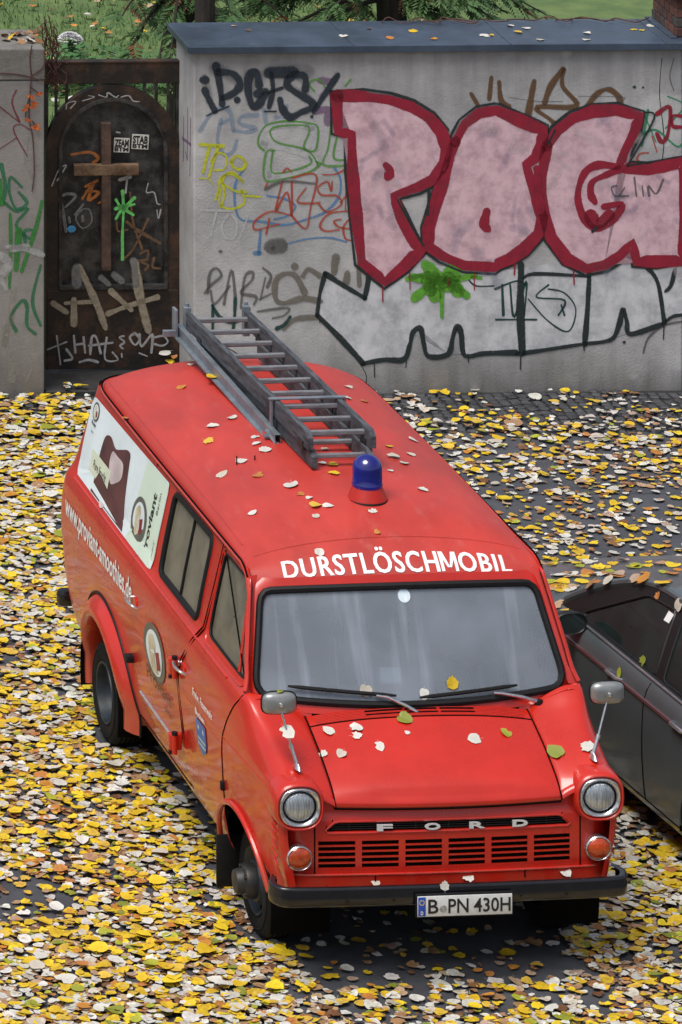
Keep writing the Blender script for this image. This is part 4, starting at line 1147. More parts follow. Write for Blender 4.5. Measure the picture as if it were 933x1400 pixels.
# ---- bonnet, cowl
def hood_pt(x, y):
    w = x / HX
    return Vector((x, y, ZH(y) + .030 * (1 - w * w) + .012 * (1 - w ** 4) * (1 if y > .12 else 0)))
rows = []
for t in np.linspace(0, 1, 40):
    row = []
    for x in np.linspace(-HX, HX, 41):
        y0 = .082 + .03 * (x / HX) ** 2
        y = y0 + (.600 - y0) * t
        row.append(hood_pt(x, y))
    rows.append(row)
front = rows[0]
lip_rows = [[p + Vector((0, dy, dz)) for p in front] for dy, dz in ((.030, -.046), (.010, -.043), (.000, -.034), (-.004, -.020), (-.003, -.007))]
hood = MB().grid(lip_rows + rows, flip=True).build('bonnet', RED, van, angle=50)
rows = [[hood_pt(x, y) + Vector((0, 0, .002)) for x in np.linspace(-HX, HX, 31)] for y in np.linspace(.606, .685, 8)]
cowl = MB().grid(rows, flip=True).build('cowl_panel', RED, van, angle=50)
for sgn in (-1, 1):
    MB().tube([hood_pt(sgn * (HX - .002), .09 + .6 * k / 24) + Vector((0, 0, .003)) for k in range(25)], .0045, 6).build('bonnet_gap', GAP, hood)
MB().tube([hood_pt(x, .603) + Vector((0, 0, .0)) for x in np.linspace(-HX, HX, 30)], .0045, 6).build('bonnet_gap', GAP, hood)
MB().tube([hood_pt(x, .088 + .03 * (x / HX) ** 2) + Vector((0, -.006, -.045)) for x in np.linspace(-HX, HX, 30)], .006, 6).build('bonnet_gap', GAP, hood)
for y in np.linspace(.612, .672, 6):
    MB().tube([hood_pt(x, y) + Vector((0, 0, .003)) for x in np.linspace(-.60, .60, 20)], .0035, 6, flat=.8).build('cowl_rib', RED, cowl)
for (a, b) in ((-.31, -.095), (-.075, .105), (.125, .32)):
    for y in (.630, .660):
        MB().tube([hood_pt(a + (b - a) * k / 8, y) + Vector((0, 0, .005)) for k in range(9)], .0062, 6, flat=.7).build('air_slot', GAP, cowl)

# ---- windscreen frame, glass
def yf(x, z): return .70 + .545 * (z - 1.344) + .075 * (x / .9) ** 2
def ws(x, z, off=0.0): return Vector((x, yf(x, z) + off, z))
inner = resample(rounded([(-.905, 1.372), (-.80, 1.872), (.80, 1.872), (.905, 1.372)], [.085, .075, .075, .085], 8), 128)
def bend(p):       # bottom edge sags at the middle, top edge rises
    t = (p.y - 1.372) / .5
    return Vector((p.x, p.y + (1 - t) * -.045 * (1 - (p.x / .92) ** 2) + t * .022 * (1 - (p.x / .82) ** 2)))
inner = [bend(p) for p in inner]
outer = []
for p in inner:
    c = Vector((0, 1.62)); d = (p - c)
    q = c + Vector((d.x * 1.0 + math.copysign(.047, d.x) * min(1, abs(d.x) / .6), d.y + math.copysign(.055, d.y) * min(1, abs(d.y) / .17)))
    outer.append(q)
rows = []
for k in range(5):
    t = k / 4
    row = []
    for a, b in zip(inner, outer):
        q = a.lerp(b, t); w = ws(q.x, q.y)
        w.y += .035 * t * t * min(1, max(0, abs(q.x) - .70) / .2)
        row.append(w)
    rows.append(row)
frame = MB().grid(rows, closed=True).build('windscreen_frame', RED, van, angle=60)
MB().tube([ws(p.x, p.y, -.004) for p in inner], .021, 8, closed=True).build('windscreen_seal', BLACK, van)
WG = bpy.data.materials.new('misted_sky_tinted_windscreen'); WG.use_nodes = True
nt = WG.node_tree; nt.nodes.clear()
out = nt.nodes.new('ShaderNodeOutputMaterial')
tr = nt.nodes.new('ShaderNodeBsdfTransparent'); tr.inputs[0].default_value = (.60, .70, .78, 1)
df = nt.nodes.new('ShaderNodeBsdfDiffuse'); df.inputs[0].default_value = (.50, .57, .67, 1)  # mist layer; its pale blue also paints in the sky's reflection
gl = nt.nodes.new('ShaderNodeBsdfGlossy'); gl.inputs['Roughness'].default_value = .04
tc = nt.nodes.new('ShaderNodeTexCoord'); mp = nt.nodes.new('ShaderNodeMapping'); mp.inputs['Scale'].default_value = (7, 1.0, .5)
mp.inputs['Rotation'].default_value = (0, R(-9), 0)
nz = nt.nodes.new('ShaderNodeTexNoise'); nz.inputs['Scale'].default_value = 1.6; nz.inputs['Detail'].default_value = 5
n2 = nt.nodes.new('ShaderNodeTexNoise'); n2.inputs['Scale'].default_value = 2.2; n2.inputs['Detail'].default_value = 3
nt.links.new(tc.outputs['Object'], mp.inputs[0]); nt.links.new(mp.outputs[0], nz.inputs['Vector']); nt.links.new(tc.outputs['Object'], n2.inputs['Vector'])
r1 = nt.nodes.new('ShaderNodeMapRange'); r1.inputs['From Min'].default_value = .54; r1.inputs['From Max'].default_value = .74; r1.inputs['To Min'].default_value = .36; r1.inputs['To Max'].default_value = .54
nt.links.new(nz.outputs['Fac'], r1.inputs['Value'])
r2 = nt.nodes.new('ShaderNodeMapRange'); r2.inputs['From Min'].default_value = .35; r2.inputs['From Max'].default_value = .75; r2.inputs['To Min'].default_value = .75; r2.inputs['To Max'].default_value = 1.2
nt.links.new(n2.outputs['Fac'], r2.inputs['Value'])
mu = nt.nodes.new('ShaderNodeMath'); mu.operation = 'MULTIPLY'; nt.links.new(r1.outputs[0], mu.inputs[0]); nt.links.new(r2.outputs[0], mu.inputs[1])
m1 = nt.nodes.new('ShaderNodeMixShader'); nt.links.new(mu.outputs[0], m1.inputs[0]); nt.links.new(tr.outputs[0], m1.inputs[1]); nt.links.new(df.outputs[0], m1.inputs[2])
fr = nt.nodes.new('ShaderNodeFresnel'); fr.inputs['IOR'].default_value = 1.75
m2 = nt.nodes.new('ShaderNodeMixShader'); nt.links.new(fr.outputs[0], m2.inputs[0]); nt.links.new(m1.outputs[0], m2.inputs[1]); nt.links.new(gl.outputs[0], m2.inputs[2])
nt.links.new(m2.outputs[0], out.inputs[0])
rows = []
for k in range(13):
    t = max(k / 12, .0002)
    rows.append([ws(0 + p.x * t, 1.62 + (p.y - 1.62) * t, .002) for p in inner])
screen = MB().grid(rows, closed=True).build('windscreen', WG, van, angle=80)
stk = mat('round_sticker', (.45, .62, .74), rough=.5, col2=(.8, .85, .88), scale=22)
MB().add([ws(.016 + .036 * math.cos(a), 1.845 + .034 * math.sin(a), -.002) for a in [2 * math.pi * k / 24 for k in range(24)]], [tuple(range(24))]).build('round_sticker', stk, screen)

# pillars closing the gap between the screen frame and the door shells, and the corners of the cowl
for sgn in (-1, 1):
    rows = []
    for z in np.linspace(1.375, 1.945, 16):
        t = (z - 1.372) / .51; xr = .952 + (.847 - .952) * t
        a0 = ws(sgn * (xr - .03), z, .012); b0 = flank(sgn, YB(z) + .012, z, -.003)
        m0 = Vector((sgn * (max(abs(b0.x), xr) + .004), (a0.y + b0.y) / 2 - .004, z))
        rows.append([a0, a0.lerp(m0, .6) + Vector((sgn * .004, -.004, 0)), m0, m0.lerp(b0, .6), b0])
    MB().grid(rows).build('screen_pillar', RED, van, angle=70)
    pw_ = sorted([(q[0], q[1]) for q in catmull(wing_profile(.735), 6) if q[1] > 1.22], key=lambda q: q[0])
    rows = []
    for x in np.linspace(.60, .955, 22):
        zw = float(np.interp(x, [q[0] for q in pw_], [q[1] for q in pw_]))
        p0 = Vector((sgn * x, .700, zw - .010)); zb_ = 1.372 - .045 * (1 - (x / .92) ** 2) - .045
        p1 = ws(sgn * x, max(zb_, zw - .03) + .012, .006)
        rows.append([p0, p0.lerp(p1, .5) + Vector((0, 0, .004)), p1])
    MB().grid(rows).build('cowl_corner', RED, van, angle=70)

# ---- roof: header over the windscreen running back to the tail
CY_ = [(1.022, 1.925), (1.075, 1.975), (1.15, 2.03), (1.25, 2.082), (1.36, 2.128), (1.50, 2.162), (1.72, 2.19), (2.2, 2.215), (3.0, 2.222), (3.9, 2.212), (4.25, 2.19), (4.48, 2.155), (4.62, 2.11), (4.71, 2.05), (4.755, 2.0), (4.77, 1.976)]
EG = [(.850, 1.075, 1.888), (.852, 1.10, 1.93), (.850, 1.14, 1.962), (.846, 1.22, 1.975), (.846, 1.34, 1.975), (.846, 1.48, 1.975), (.846, 1.7, 1.975), (.846, 2.2, 1.975), (.846, 3.0, 1.975), (.842, 3.9, 1.975), (.838, 4.25, 1.975), (.832, 4.44, 1.975), (.812, 4.57, 1.975), (.77, 4.67, 1.975), (.70, 4.735, 1.975), (.62, 4.762, 1.975)]
cc = catmull(CY_, 5); ee = catmull(EG, 5)
NRW = len(cc)
def roof_row(k, n=49):
    yc, zc = cc[k]; xe, ye, ze = ee[k]
    b = min(1, max(0, (yc - 1.03) / .42)); b = b * b * (3 - 2 * b)
    row = []
    for w in [math.sin(math.pi / 2 * a) if b > .3 else a for a in np.linspace(-1, 1, n)]:
        a = abs(w)
        sh0 = 1 - a * a; sh1 = (1 - a ** 2.3) ** .58
        row.append(Vector((xe * w, yc + (ye - yc) * a ** 2.2, ze + (zc - ze) * (sh0 * (1 - b) + sh1 * b))))
    return row
roof_rows = []
for k in range(NRW): 
    yc, zc = cc[k]; xe, ye, ze = ee[k]
    b = min(1, max(0, (yc - 1.03) / .42)); b = b * b * (3 - 2 * b)
    row = []
    for a0 in np.linspace(-1, 1, 57):
        w = math.sin(math.pi / 2 * a0); a = abs(w)
        sh = (1 - a * a) * (1 - b) + max(0, 1 - a ** 2.3) ** .58 * b
        row.append(Vector((xe * w, yc + (ye - yc) * a ** 2.2, ze + (zc - ze) * sh)))
    roof_rows.append(row)
roof = MB().grid(roof_rows, flip=True).build('roof', REDTOP, van, angle=60)
def roof_xyz(w, kf):
    k = min(int(kf), NRW - 2); t = kf - k
    f = (math.asin(max(-1, min(1, w))) / (math.pi / 2) + 1) / 2 * 56; j = min(int(f), 55); s = f - j
    a = roof_rows[k][j].lerp(roof_rows[k][j + 1], s); b = roof_rows[k + 1][j].lerp(roof_rows[k + 1][j + 1], s)
    return a.lerp(b, t)
for sgn in (-1, 1):
    # rain gutter from the foot of the screen pillar, over the doors, round the tail
    g = [(sgn * (sx(YB(z), z) + .004), YB(z) - .006, z) for z in np.linspace(1.40, 1.86, 10)]
    g += [(sgn * .862, 1.085, 1.925), (sgn * .860, 1.14, 1.957)]
    g += [(sgn * (e[0] + .012), e[1], e[2]) for e in ee[15:] ]
    MB().tube(catmull(g, 2), .013, 8, flat=.8).build('rain_gutter', RED, van)
    MB().tube(catmull([(p[0] + sgn * .002, p[1] - .0, p[2] + .013) for p in g[10:]], 2), .006, 6).build('gutter_shadow_joint', GAP, van)
    MB().tube([roof_xyz(sgn * .955, k) + Vector((0, 0, .0)) for k in np.linspace(22, NRW - 12, 60)], .006, 6, flat=.7).build('roof_bead', REDTOP, roof)
MB().tube([roof_xyz(w, 15.5) for w in np.linspace(-.93, .93, 40)], .004, 6).build('roof_bead', REDTOP, roof)

# ---- front panel with grille
def fy(x, z):
    a = abs(x)
    y = .098 + .030 * (x / .9) ** 2
    if a > .80: y += .10 * ((a - .80) / .14) ** 2
    if z > .90: y += .018 * min(1, (z - .90) / .05)
    if z < .612: y -= .014
    return y
cols = [(-.735 + .2445 * k, -.735 + .2445 * k + .208) for k in range(6)]
xb = sorted(set([round(v, 4) for c in cols for v in c] + [-.66, .66] + [round(v, 4) for v in np.linspace(-.94, .94, 53)]))
xb = [x for i, x in enumerate(xb) if i == 0 or x - xb[i - 1] > .004]
slots = [(.643 + .0315 * k, .643 + .0315 * k + .0235) for k in range(5)]
zb = sorted(set([.565, .60, .611, .613, .63] + [round(v, 4) for s in slots for v in s] + [.52, .815, .845, .893, .91, .93, .95, .99, 1.02]))
def is_hole(xm, zm):
    if abs(xm) < .66 and .845 < zm < .893: return True
    if any(a < zm < b for a, b in slots) and any(a < xm < b for a, b in cols): return True
    return False
mb = MB(); idx = {}
def fv(i, j, dep=0):
    key = (i, j, dep)
    if key not in idx:
        x, z = xb[i], zb[j]
        X = x
        if abs(abs(x) - .66) < 1e-6 and .844 < z < .894: X = math.copysign(.70 if z < .87 else .635, x)
        idx[key] = len(mb.v); mb.v.append((X, fy(X, z) + dep, z))
    return idx[key]
for i in range(len(xb) - 1):
    for j in range(len(zb) - 1):
        xm, zm = (xb[i] + xb[i + 1]) / 2, (zb[j] + zb[j + 1]) / 2
        if is_hole(xm, zm):
            for (di, dj, e) in ((-1, 0, ((i, j), (i, j + 1))), (1, 0, ((i + 1, j + 1), (i + 1, j))), (0, -1, ((i + 1, j), (i, j))), (0, 1, ((i, j + 1), (i + 1, j + 1)))):
                ii, jj = i + di, j + dj
                if 0 <= ii < len(xb) - 1 and 0 <= jj < len(zb) - 1 and not is_hole((xb[ii] + xb[ii + 1]) / 2, (zb[jj] + zb[jj + 1]) / 2):
                    mb.f.append((fv(*e[0]), fv(*e[1]), fv(*e[1], .011), fv(*e[0], .011)))
        else:
            mb.f.append((fv(i, j), fv(i + 1, j), fv(i + 1, j + 1), fv(i, j + 1)))
panel = mb.build('front_panel', RED, van, angle=30)
mbk = MB().grid([[(x, fy(x, .75) + .0125, z) for x in np.linspace(-.76, .76, 31)] for z in (.62, .91)])
mbk.build('radiator', GAP, van, smooth=False)
for k in range(3):
    MB().tube([(x, fy(x, .87) + .006, .857 + .0125 * k) for x in np.linspace(-.66, .66, 20)], .0028, 6).build('slot_bar', BLACK, panel)
for k in range(7):
    x = -.56 + k * .187
    MB().box((x, fy(x, .87) + .007, .869), (.006, .006, .046)).build('slot_post', BLACK, panel, smooth=False)
# raised frame round the upper slot and the joint lines of the nose panels
sl = resample(rounded([(-.715, .838), (-.64, .902), (.64, .902), (.715, .838)], .012), 90)
MB().tube([(p.x, fy(p.x, p.y) - .001, p.y) for p in sl], .007, 6, closed=True).build('slot_frame', RED, panel)
for sgn in (-1, 1):
    MB().tube([(sgn * .755, fy(.755, z) - .001, z) for z in np.linspace(.615, .93, 8)], .004, 6).build('panel_gap', GAP, panel)
MB().tube([(x, fy(x, .60) - .002, .612) for x in np.linspace(-.90, .90, 40)], .006, 6).build('valance_step', RED, panel)
for x in (-.42, .43):
    MB().tube([(x, fy(x, .59) - .002, .57), (x, fy(x, .59) - .002, .608)], .004, 6).build('panel_gap', GAP, panel)
# lettering on the nose
def glyph(ch, cx_, cz_, w, h, name, parent, m, y_of, th=.008, bold=.03):
    vs, fs, W_, (y0, y1) = text_mesh(ch, bold)
    b = MB()
    n = len(vs)
    P0 = [(cx_ - w / 2 + p[0] / W_ * w, cz_ - h / 2 + (p[1] - y0) / (y1 - y0) * h) for p in vs]
    b.v = [(p[0], y_of(p[0], p[1]) - th, p[1]) for p in P0] + [(p[0], y_of(p[0], p[1]), p[1]) for p in P0]
    edges = {}
    for f in fs:
        for i in range(3):
            e = (f[i], f[(i + 1) % 3]); edges[e] = edges.get(e, 0) + 1
    b.f = [tuple(f) for f in fs] + [(e[1], e[0], e[0] + n, e[1] + n) for e in edges if (e[1], e[0]) not in edges]
    return b.build(name, m, parent, smooth=False)
for ch, x in zip('FORD', (-.365, -.095, .158, .405)):
    glyph(ch, x, .866, .088, .036, 'letter', panel, mat('pale_chrome_letter', (.70, .71, .72), rough=.35, metal=.3), lambda x, z: fy(x, z) - .004, .010, .035)

# ---- headlamps and indicators
LENS = mat('fluted_headlamp_glass', (.42, .46, .50), rough=.12, metal=.55, var=.35, scale=16, stretch=(6, 1, .6), bump=.5, bscale=30, spec=.8)
ORANGE = mat('orange_indicator_lens', (.42, .045, .004), rough=.16, var=.35, scale=22, spec=.7, coat=.5, bump=.25, bscale=60)
def loop_sq(hw, hh, e=2.6, n=48):
    o = []
    for k in range(n):
        a = 2 * math.pi * k / n; c, s = math.cos(a), math.sin(a)
        o.append((math.copysign(abs(c) ** (2 / e), c) * hw, math.copysign(abs(s) ** (2 / e), s) * hh))
    return o
for sgn in (-1, 1):
    hx, hz, hy = sgn * .853, 1.003, .113
    mb = MB(); rows = []
    for hw, hh, dy, e in ((.146, .142, .10, 2.6), (.144, .140, .03, 2.6), (.141, .136, -.030, 2.5), (.136, .130, -.048, 2.5), (.128, .121, -.055, 2.5), (.122, .115, -.052, 2.5), (.118, .110, -.02, 2.5)):
        rows.append([(hx + p[0], hy + dy, hz + p[1]) for p in loop_sq(hw, hh, e)])
    bez = mb.grid(rows, closed=True).build('headlamp_bezel', RED, van, angle=60)
    rows = []
    for hw, hh, dy, e in ((.120, .111, -.03, 2.5), (.117, .108, -.050, 2.5), (.110, .101, -.056, 2.35), (.099, .091, -.048, 2.0), (.094, .087, -.036, 2.0)):
        rows.append([(hx + p[0], hy + dy, hz + p[1]) for p in loop_sq(hw, hh, e)])
    MB().grid(rows, closed=True).build('chrome_rim', CHROME, bez, angle=60)
    rows = [[(hx + p[0], hy - .030, hz + p[1]) for p in loop_sq(.097, .09, 2)], [(hx + p[0], hy - .040, hz + p[1]) for p in loop_sq(.090, .083, 2)]]
    MB().grid(rows, closed=True).build('lamp_gasket', BLACK, bez)
    mb = MB().lathe([(.088 * math.sin(a), -.03 - .034 * math.cos(a)) for a in np.linspace(math.pi / 2, .001, 9)], 48, 'y', (hx, hy, hz), (1, 1, .925))
    mb.build('lens', LENS, bez, angle=80)
    for k in range(9):
        x = -.06 + .015 * k; hgt = math.sqrt(max(0, .08 ** 2 - x * x)) * .62
        pts = [(hx + x, hy - .031 - .034 * math.sqrt(max(0, 1 - (x * x + (z / .925) ** 2) / .0885 ** 2)), hz + z + .012) for z in np.linspace(-hgt * .4, hgt * .9, 6)]
        MB().tube(pts, .0022, 4).build('lens_flute', LENS, bez)
    ix, iz = sgn * .850, .714
    iy = .106
    ind = MB().lathe([(.074, .02), (.074, -.022), (.068, -.028), (.064, -.024)], 36, 'y', (ix, iy, iz), (1, 1, .93)).build('indicator_rim', CHROME, van)
    MB().lathe([(.065 * math.sin(a), -.020 - .022 * math.cos(a)) for a in np.linspace(math.pi / 2, .001, 7)], 36, 'y', (ix, iy, iz), (1, 1, .93)).build('indicator_lens', ORANGE, ind, angle=80)

# ---- bumper, number plate
bp_path = [(-.985, .17), (-1.015, .09), (-.995, .015), (-.93, -.022), (-.7, -.036), (-.3, -.043), (0, -.045), (.3, -.043), (.7, -.036), (.92, -.022), (.975, .015), (.995, .09), (.965, .17)]
bpp = catmull(bp_path, 5)
prof = [(.030, .590), (.004, .595), (-.005, .591), (-.009, .580), (-.007, .560), (-.011, .545), (-.011, .505), (-.007, .491), (.004, .484), (.03, .482)]
rows = []
for i, p in enumerate(bpp):
    a = Vector(bpp[max(0, i - 1)]); b = Vector(bpp[min(len(bpp) - 1, i + 1)]); t = (b - a).normalized(); nrm = Vector((t.y, -t.x))
    rows.append([(p[0] + nrm.x * -q[0] if False else p[0] - nrm.x * q[0], p[1] - nrm.y * q[0], q[1]) for q in prof])
bumper = MB().grid(rows).build('front_bumper', BLACKPAINT, van, angle=60)
for x in (-.62, -.36, .36, .62):
    MB().lathe([(.001, -.006), (.008, -.005), (.010, .002)], 12, 'y', (x, -.054, .526)).build('bumper_bolt', BLACK, bumper)
PX0, PX1, PZ0, PZ1 = -.235, .30, .437, .549
MB().bbox((PX0 - .008, -.082, PZ0 - .009), (PX1 + .008, -.062, PZ1 + .009), .004).build('plate_holder', BLACK, bumper)
plate = MB().bbox((PX0, -.088, PZ0), (PX1, -.0815, PZ1), .002).build('number_plate', mat('plate_white', (.62, .63, .63), rough=.35, var=.06, scale=30), bumper)
MB().bbox((PX0 + .003, -.0895, PZ0 + .004), (PX0 + .045, -.0885, PZ1 - .004), .0004).build('plate_band', mat('plate_blue', (.02, .07, .42), rough=.4), plate)
PBLK = mat('plate_black', (.012, .012, .014), rough=.5)
yp = lambda x, z: -.0888
for s_, x0, x1 in (('B', -.176, -.118), ('PN', -.062, .052), ('430H', .082, .290)):
    glyph(s_, (x0 + x1) / 2, .493, x1 - x0, .078, 'plate_lettering', plate, PBLK, yp, .0015, .012)
glyph('D', PX0 + .024, .458, .014, .020, 'plate_country_letter', plate, WHITE, lambda x, z: -.0897, .001, .02)
seal = mat('plate_seal', (.28, .28, .27), rough=.5, var=.4, scale=60)
MB().lathe([(.001, -.0022), (.020, -.0018), (.021, .0)], 24, 'y', (-.091, -.0885, .478), (1, 1, .93)).build('inspection_seal', seal, plate)
for k in range(12):
    a = 2 * math.pi * k / 12
    MB().lathe([(.0001, -.0012), (.0026, -.001), (.0028, 0)], 6, 'y', (PX0 + .024 + .013 * math.cos(a), -.0897, .515 + .013 * math.sin(a))).build('plate_star', mat('star_yellow', (.8, .6, .05), rough=.5), plate)

# ---- wing mirrors
for sgn in (-1, 1):
    bx_ = sgn * .845 + .02
    base = Vector((bx_, .225, ZR(.225) + .004))
    top = Vector((sgn * .90 + .02 + (-.02 if sgn < 0 else .095 * 0 + .06), .30, 1.485))
    mir = MB()
    mir.lathe([(.001, .026), (.014, .024), (.022, .012), (.030, -.004)], 16, 'z', base, (.62, 1.9, 1))
    midp = base.lerp(top, .33)
    mir.tube([base + Vector((0, 0, .012)), midp], [.011, .009], 10)
    mir.tube([base.lerp(top, .30), base.lerp(top, .37)], .0125, 10)
    mir.tube([midp, base.lerp(top, .7), top], [.0062, .0062, .0062], 8)
    st = mir.build('mirror_stalk', CHROME, van)
    rows = []
    mc = top + Vector((0, .012, .01))
    for s_, dy in ((.02, -.036), (.35, -.034), (.68, -.028), (.88, -.018), (.97, -.004), (1.0, .010), (.97, .014)):
        rows.append([(mc.x + p[0] * s_, mc.y + dy, mc.z + p[1] * s_) for p in loop_sq(.098, .062, 3.6, 40)])
    sh = MB().grid(rows, closed=True).build('mirror_shell', mat('mirror_shell_grey', (.30, .31, .31), rough=.33, metal=.55, var=.12, scale=20), st, angle=60)
    MB().tube([(mc.x + p[0] * 1.0, mc.y + .012, mc.z + p[1] * 1.0) for p in loop_sq(.098, .062, 3.6, 40)], .006, 6, closed=True).build('mirror_rim', BLACK, st)
    MB().lathe([(.001, -.012), (.011, -.008), (.013, 0)], 14, 'y', (top.x, mc.y - .034, top.z + .012)).build('mirror_pivot', CHROME, st)
    MB().add([(mc.x + p[0] * .95, mc.y + .012, mc.z + p[1] * .95) for p in loop_sq(.098, .062, 3.6, 40)], [tuple(range(40))]).build('mirror_glass', mat('mirror_glass', (.7, .72, .74), rough=.03, metal=1.0), st, smooth=False)

# ---- wipers
for (piv, mid, tip0, tip1) in (((.02, 1.282), (-.17, 1.378), (-.72, 1.425), (-.115, 1.378)), ((.715, 1.315), (.50, 1.372), (.02, 1.366), (.60, 1.400))):
    w = MB()
    P3 = lambda q, o=-.03: ws(q[0], q[1], o)
    w.tube([P3(piv, -.035), P3(((piv[0] + mid[0]) / 2, (piv[1] + mid[1]) / 2 + .008), -.055), P3(mid, -.05), P3(((mid[0] * .75 + (tip0[0] + tip1[0]) * .125), (mid[1] * .75 + (tip0[1] + tip1[1]) * .125)), -.04)], [.012, .010, .008, .006], 8)
    arm = w.build('wiper_arm', CHROME, van)
    b = MB()
    b.tube([P3((tip0[0] + (tip1[0] - tip0[0]) * k / 8, tip0[1] + (tip1[1] - tip0[1]) * k / 8), -.028) for k in range(9)], [.006] + [.011] * 7 + [.006], 6)
    b.build('wiper_blade', BLACK, arm)
    MB().lathe([(.001, .016), (.020, .012), (.026, -.012), (.020, -.03)], 16, 'z', P3(piv, -.035)).build('wiper_pivot', BLACK, arm)

# ---- wheels
def wheel(x_out, y, sgn, rear=False):
    e = empty('wheel', (sgn * x_out, y, .302), 0, van)
    S = (sgn, 1, .93)
    def tyre(x0, w):
        Rr, r = .325, .195
        prof = [(r, -.012), (r + .02, .0), (r + .06, .006), (Rr - .03, .0), (Rr - .008, -.012), (Rr, -.026), (Rr, -w + .026), (Rr - .008, -w + .012), (Rr - .03, -w), (r + .05, -w - .004), (r, -w + .01)]
        mb = MB().lathe([(a, x0 + b) for a, b in prof], 56, 'x', (0, 0, 0), S)
        t = mb.build('tyre', TYRE, e, angle=50)
        for k in range(4):
            MB().lathe([(Rr + .0015, x0 - .045 - .03 * k - .004), (Rr + .0025, x0 - .045 - .03 * k), (Rr + .0015, x0 - .045 - .03 * k + .004)], 40, 'x', (0, 0, 0), S).build('tread_groove', GAP, t)
        MB().lathe([(r + .075, x0 + .0055), (r + .08, x0 + .0085), (r + .085, x0 + .005)], 48, 'x', (0, 0, 0), S).build('sidewall_ring', TYRE, t)
    tyre(0, .18)
    if rear: tyre(-.215, .18)
    if rear:
        prof = [(.202, -.008), (.196, .004), (.186, .0), (.178, -.04), (.165, -.10), (.15, -.115), (.10, -.118), (.095, -.09), (.07, -.085), (.001, -.08)]
    else:
        prof = [(.202, -.008), (.196, .004), (.188, .0), (.175, -.03), (.16, -.045), (.13, -.02), (.12, .0), (.08, .012), (.001, .012)]
    MB().lathe(prof, 48, 'x', (0, 0, 0), S).build('rim', RIMM, e, angle=40)
    for k in range(6):
        a = 2 * math.pi * k / 6 + .2
        rr = .148 if not rear else .13
        MB().lathe([(.001, .004), (.024, .003), (.026, -.004)], 12, 'x', (sgn * (-.030 if not rear else -.112), rr * math.cos(a), rr * .93 * math.sin(a)), (sgn, 1, 1)).build('rim_hole', GAP, e)
    if not rear:
        MB().lathe([(.105, -.01), (.105, .045), (.098, .062), (.078, .072), (.072, .10), (.066, .112), (.03, .118), (.001, .118)], 36, 'x', (0, 0, 0), S).build('hub', HUBM, e, angle=40)
        for k in range(5):
            a = 2 * math.pi * k / 5
            MB().lathe([(.001, .018), (.011, .016), (.012, 0)], 6, 'x', (sgn * .062, .088 * math.cos(a), .088 * .93 * math.sin(a)), (sgn, 1, 1)).build('wheel_nut', HUBM, e)
    return e
for sgn in (-1, 1):
    wheel(.895, .838, sgn)
    wheel(.995, 3.842, sgn, True)
    # mud flap
    MB().bbox((sgn * .93 - .085, 1.19, .13), (sgn * .93 + .085, 1.205, .43), .004).build('mud_flap', BLACK, van)

# ---- rear wheel flares
FC = (3.80, .33)
for sgn in (-1, 1):
    rows = []
    angs = np.linspace(R(-14), R(186), 44)
    sec = [(.60, -.004), (.585, .010), (.56, .040), (.52, .068), (.485, .076), (.462, .068), (.452, .045), (.455, -.03), (.47, -.12)]
    for a in angs:
        row = []
        for (r, o) in sec:
            y = FC[0] + r * 1.05 * math.cos(a) * (1.0 if math.cos(a) < 0 else .93); z = FC[1] + r * .96 * math.sin(a)
            fade = 1.0
            row.append((sgn * (sx(min(y, 4.6), max(.40, z)) + o * fade), y, z))
        rows.append(row)
    fl = MB().grid(rows).build('wheel_flare', RED, van, angle=60)
    MB().tube([(sgn * (sx(min(q[1], 4.6), max(.4, q[2])) + .003), q[1], q[2]) for q in [(0, FC[0] + .605 * 1.05 * math.cos(a) * (1.0 if math.cos(a) < 0 else .93), FC[1] + .605 * .96 * math.sin(a)) for a in angs]], .008, 6).build('flare_piping', BLACK, fl)
    rows = []
    for x in (1.04, .5):
        rows.append([(sgn * x, FC[0] + .475 * math.cos(a), FC[1] + .445 * math.sin(a)) for a in np.linspace(R(-16), R(196), 26)])
    MB().grid(rows).build('wheel_housing', GAP, van)

# ---- underbody, lining, cab interior
MB().box((0, 2.75, .36), (1.66, 3.9, .10)).box((0, .75, .42), (1.0, .5, .2)).box((0, .838, .27), (1.3, .09, .09)).box((0, 3.842, .27), (1.3, .16, .16)).build('chassis', GAP, van, smooth=False)
rows = []
for y in (1.95, 4.60):
    rows.append([(x, y, z) for x, z in ((-.86, .45), (-.92, 1.3), (-.80, 1.90), (.80, 1.90), (.92, 1.3), (.86, .45))])
MB().grid(rows, closed=True).add([(-.86, 1.95, .45), (-.92, 1.95, 1.3), (-.80, 1.95, 1.90), (.80, 1.95, 1.90), (.92, 1.95, 1.3), (.86, 1.95, .45)], [(0, 1, 2, 3, 4, 5)]).build('load_bay_lining', mat('grey_lining', (.10, .10, .10), rough=.8, var=.2), van, smooth=False)
VIN = mat('grey_vinyl', (.05, .052, .055), rough=.6, var=.2, scale=12)
MB().bbox((-.86, .78, 1.02), (.86, 1.0, 1.30), .03).build('dashboard', VIN, van)
MB().box((0, 1.45, .62), (1.7, 1.0, .06)).build('cab_floor', GAP, van, smooth=False)
for x in (-.42, .45):
    s = MB().bbox((x - .25, 1.30, .80), (x + .25, 1.75, .95), .04).build('seat', VIN, van)
    MB().bbox((x - .24, 1.68, .95), (x + .24, 1.80, 1.52), .04).build('seat_back', VIN, s)
st = MB()
sc = Vector((.44, 1.06, 1.40)); 
ring = [sc + Vector((.20 * math.cos(a), .20 * math.sin(a) * .55, .20 * math.sin(a) * .83)) for a in [2 * math.pi * k / 32 for k in range(32)]]
st.tube(ring, .011, 8, closed=True)
for a in (R(20), R(160), R(270)):
    st.tube([sc, sc + Vector((.20 * math.cos(a), .20 * math.sin(a) * .55, .20 * math.sin(a) * .83))], .008, 6)
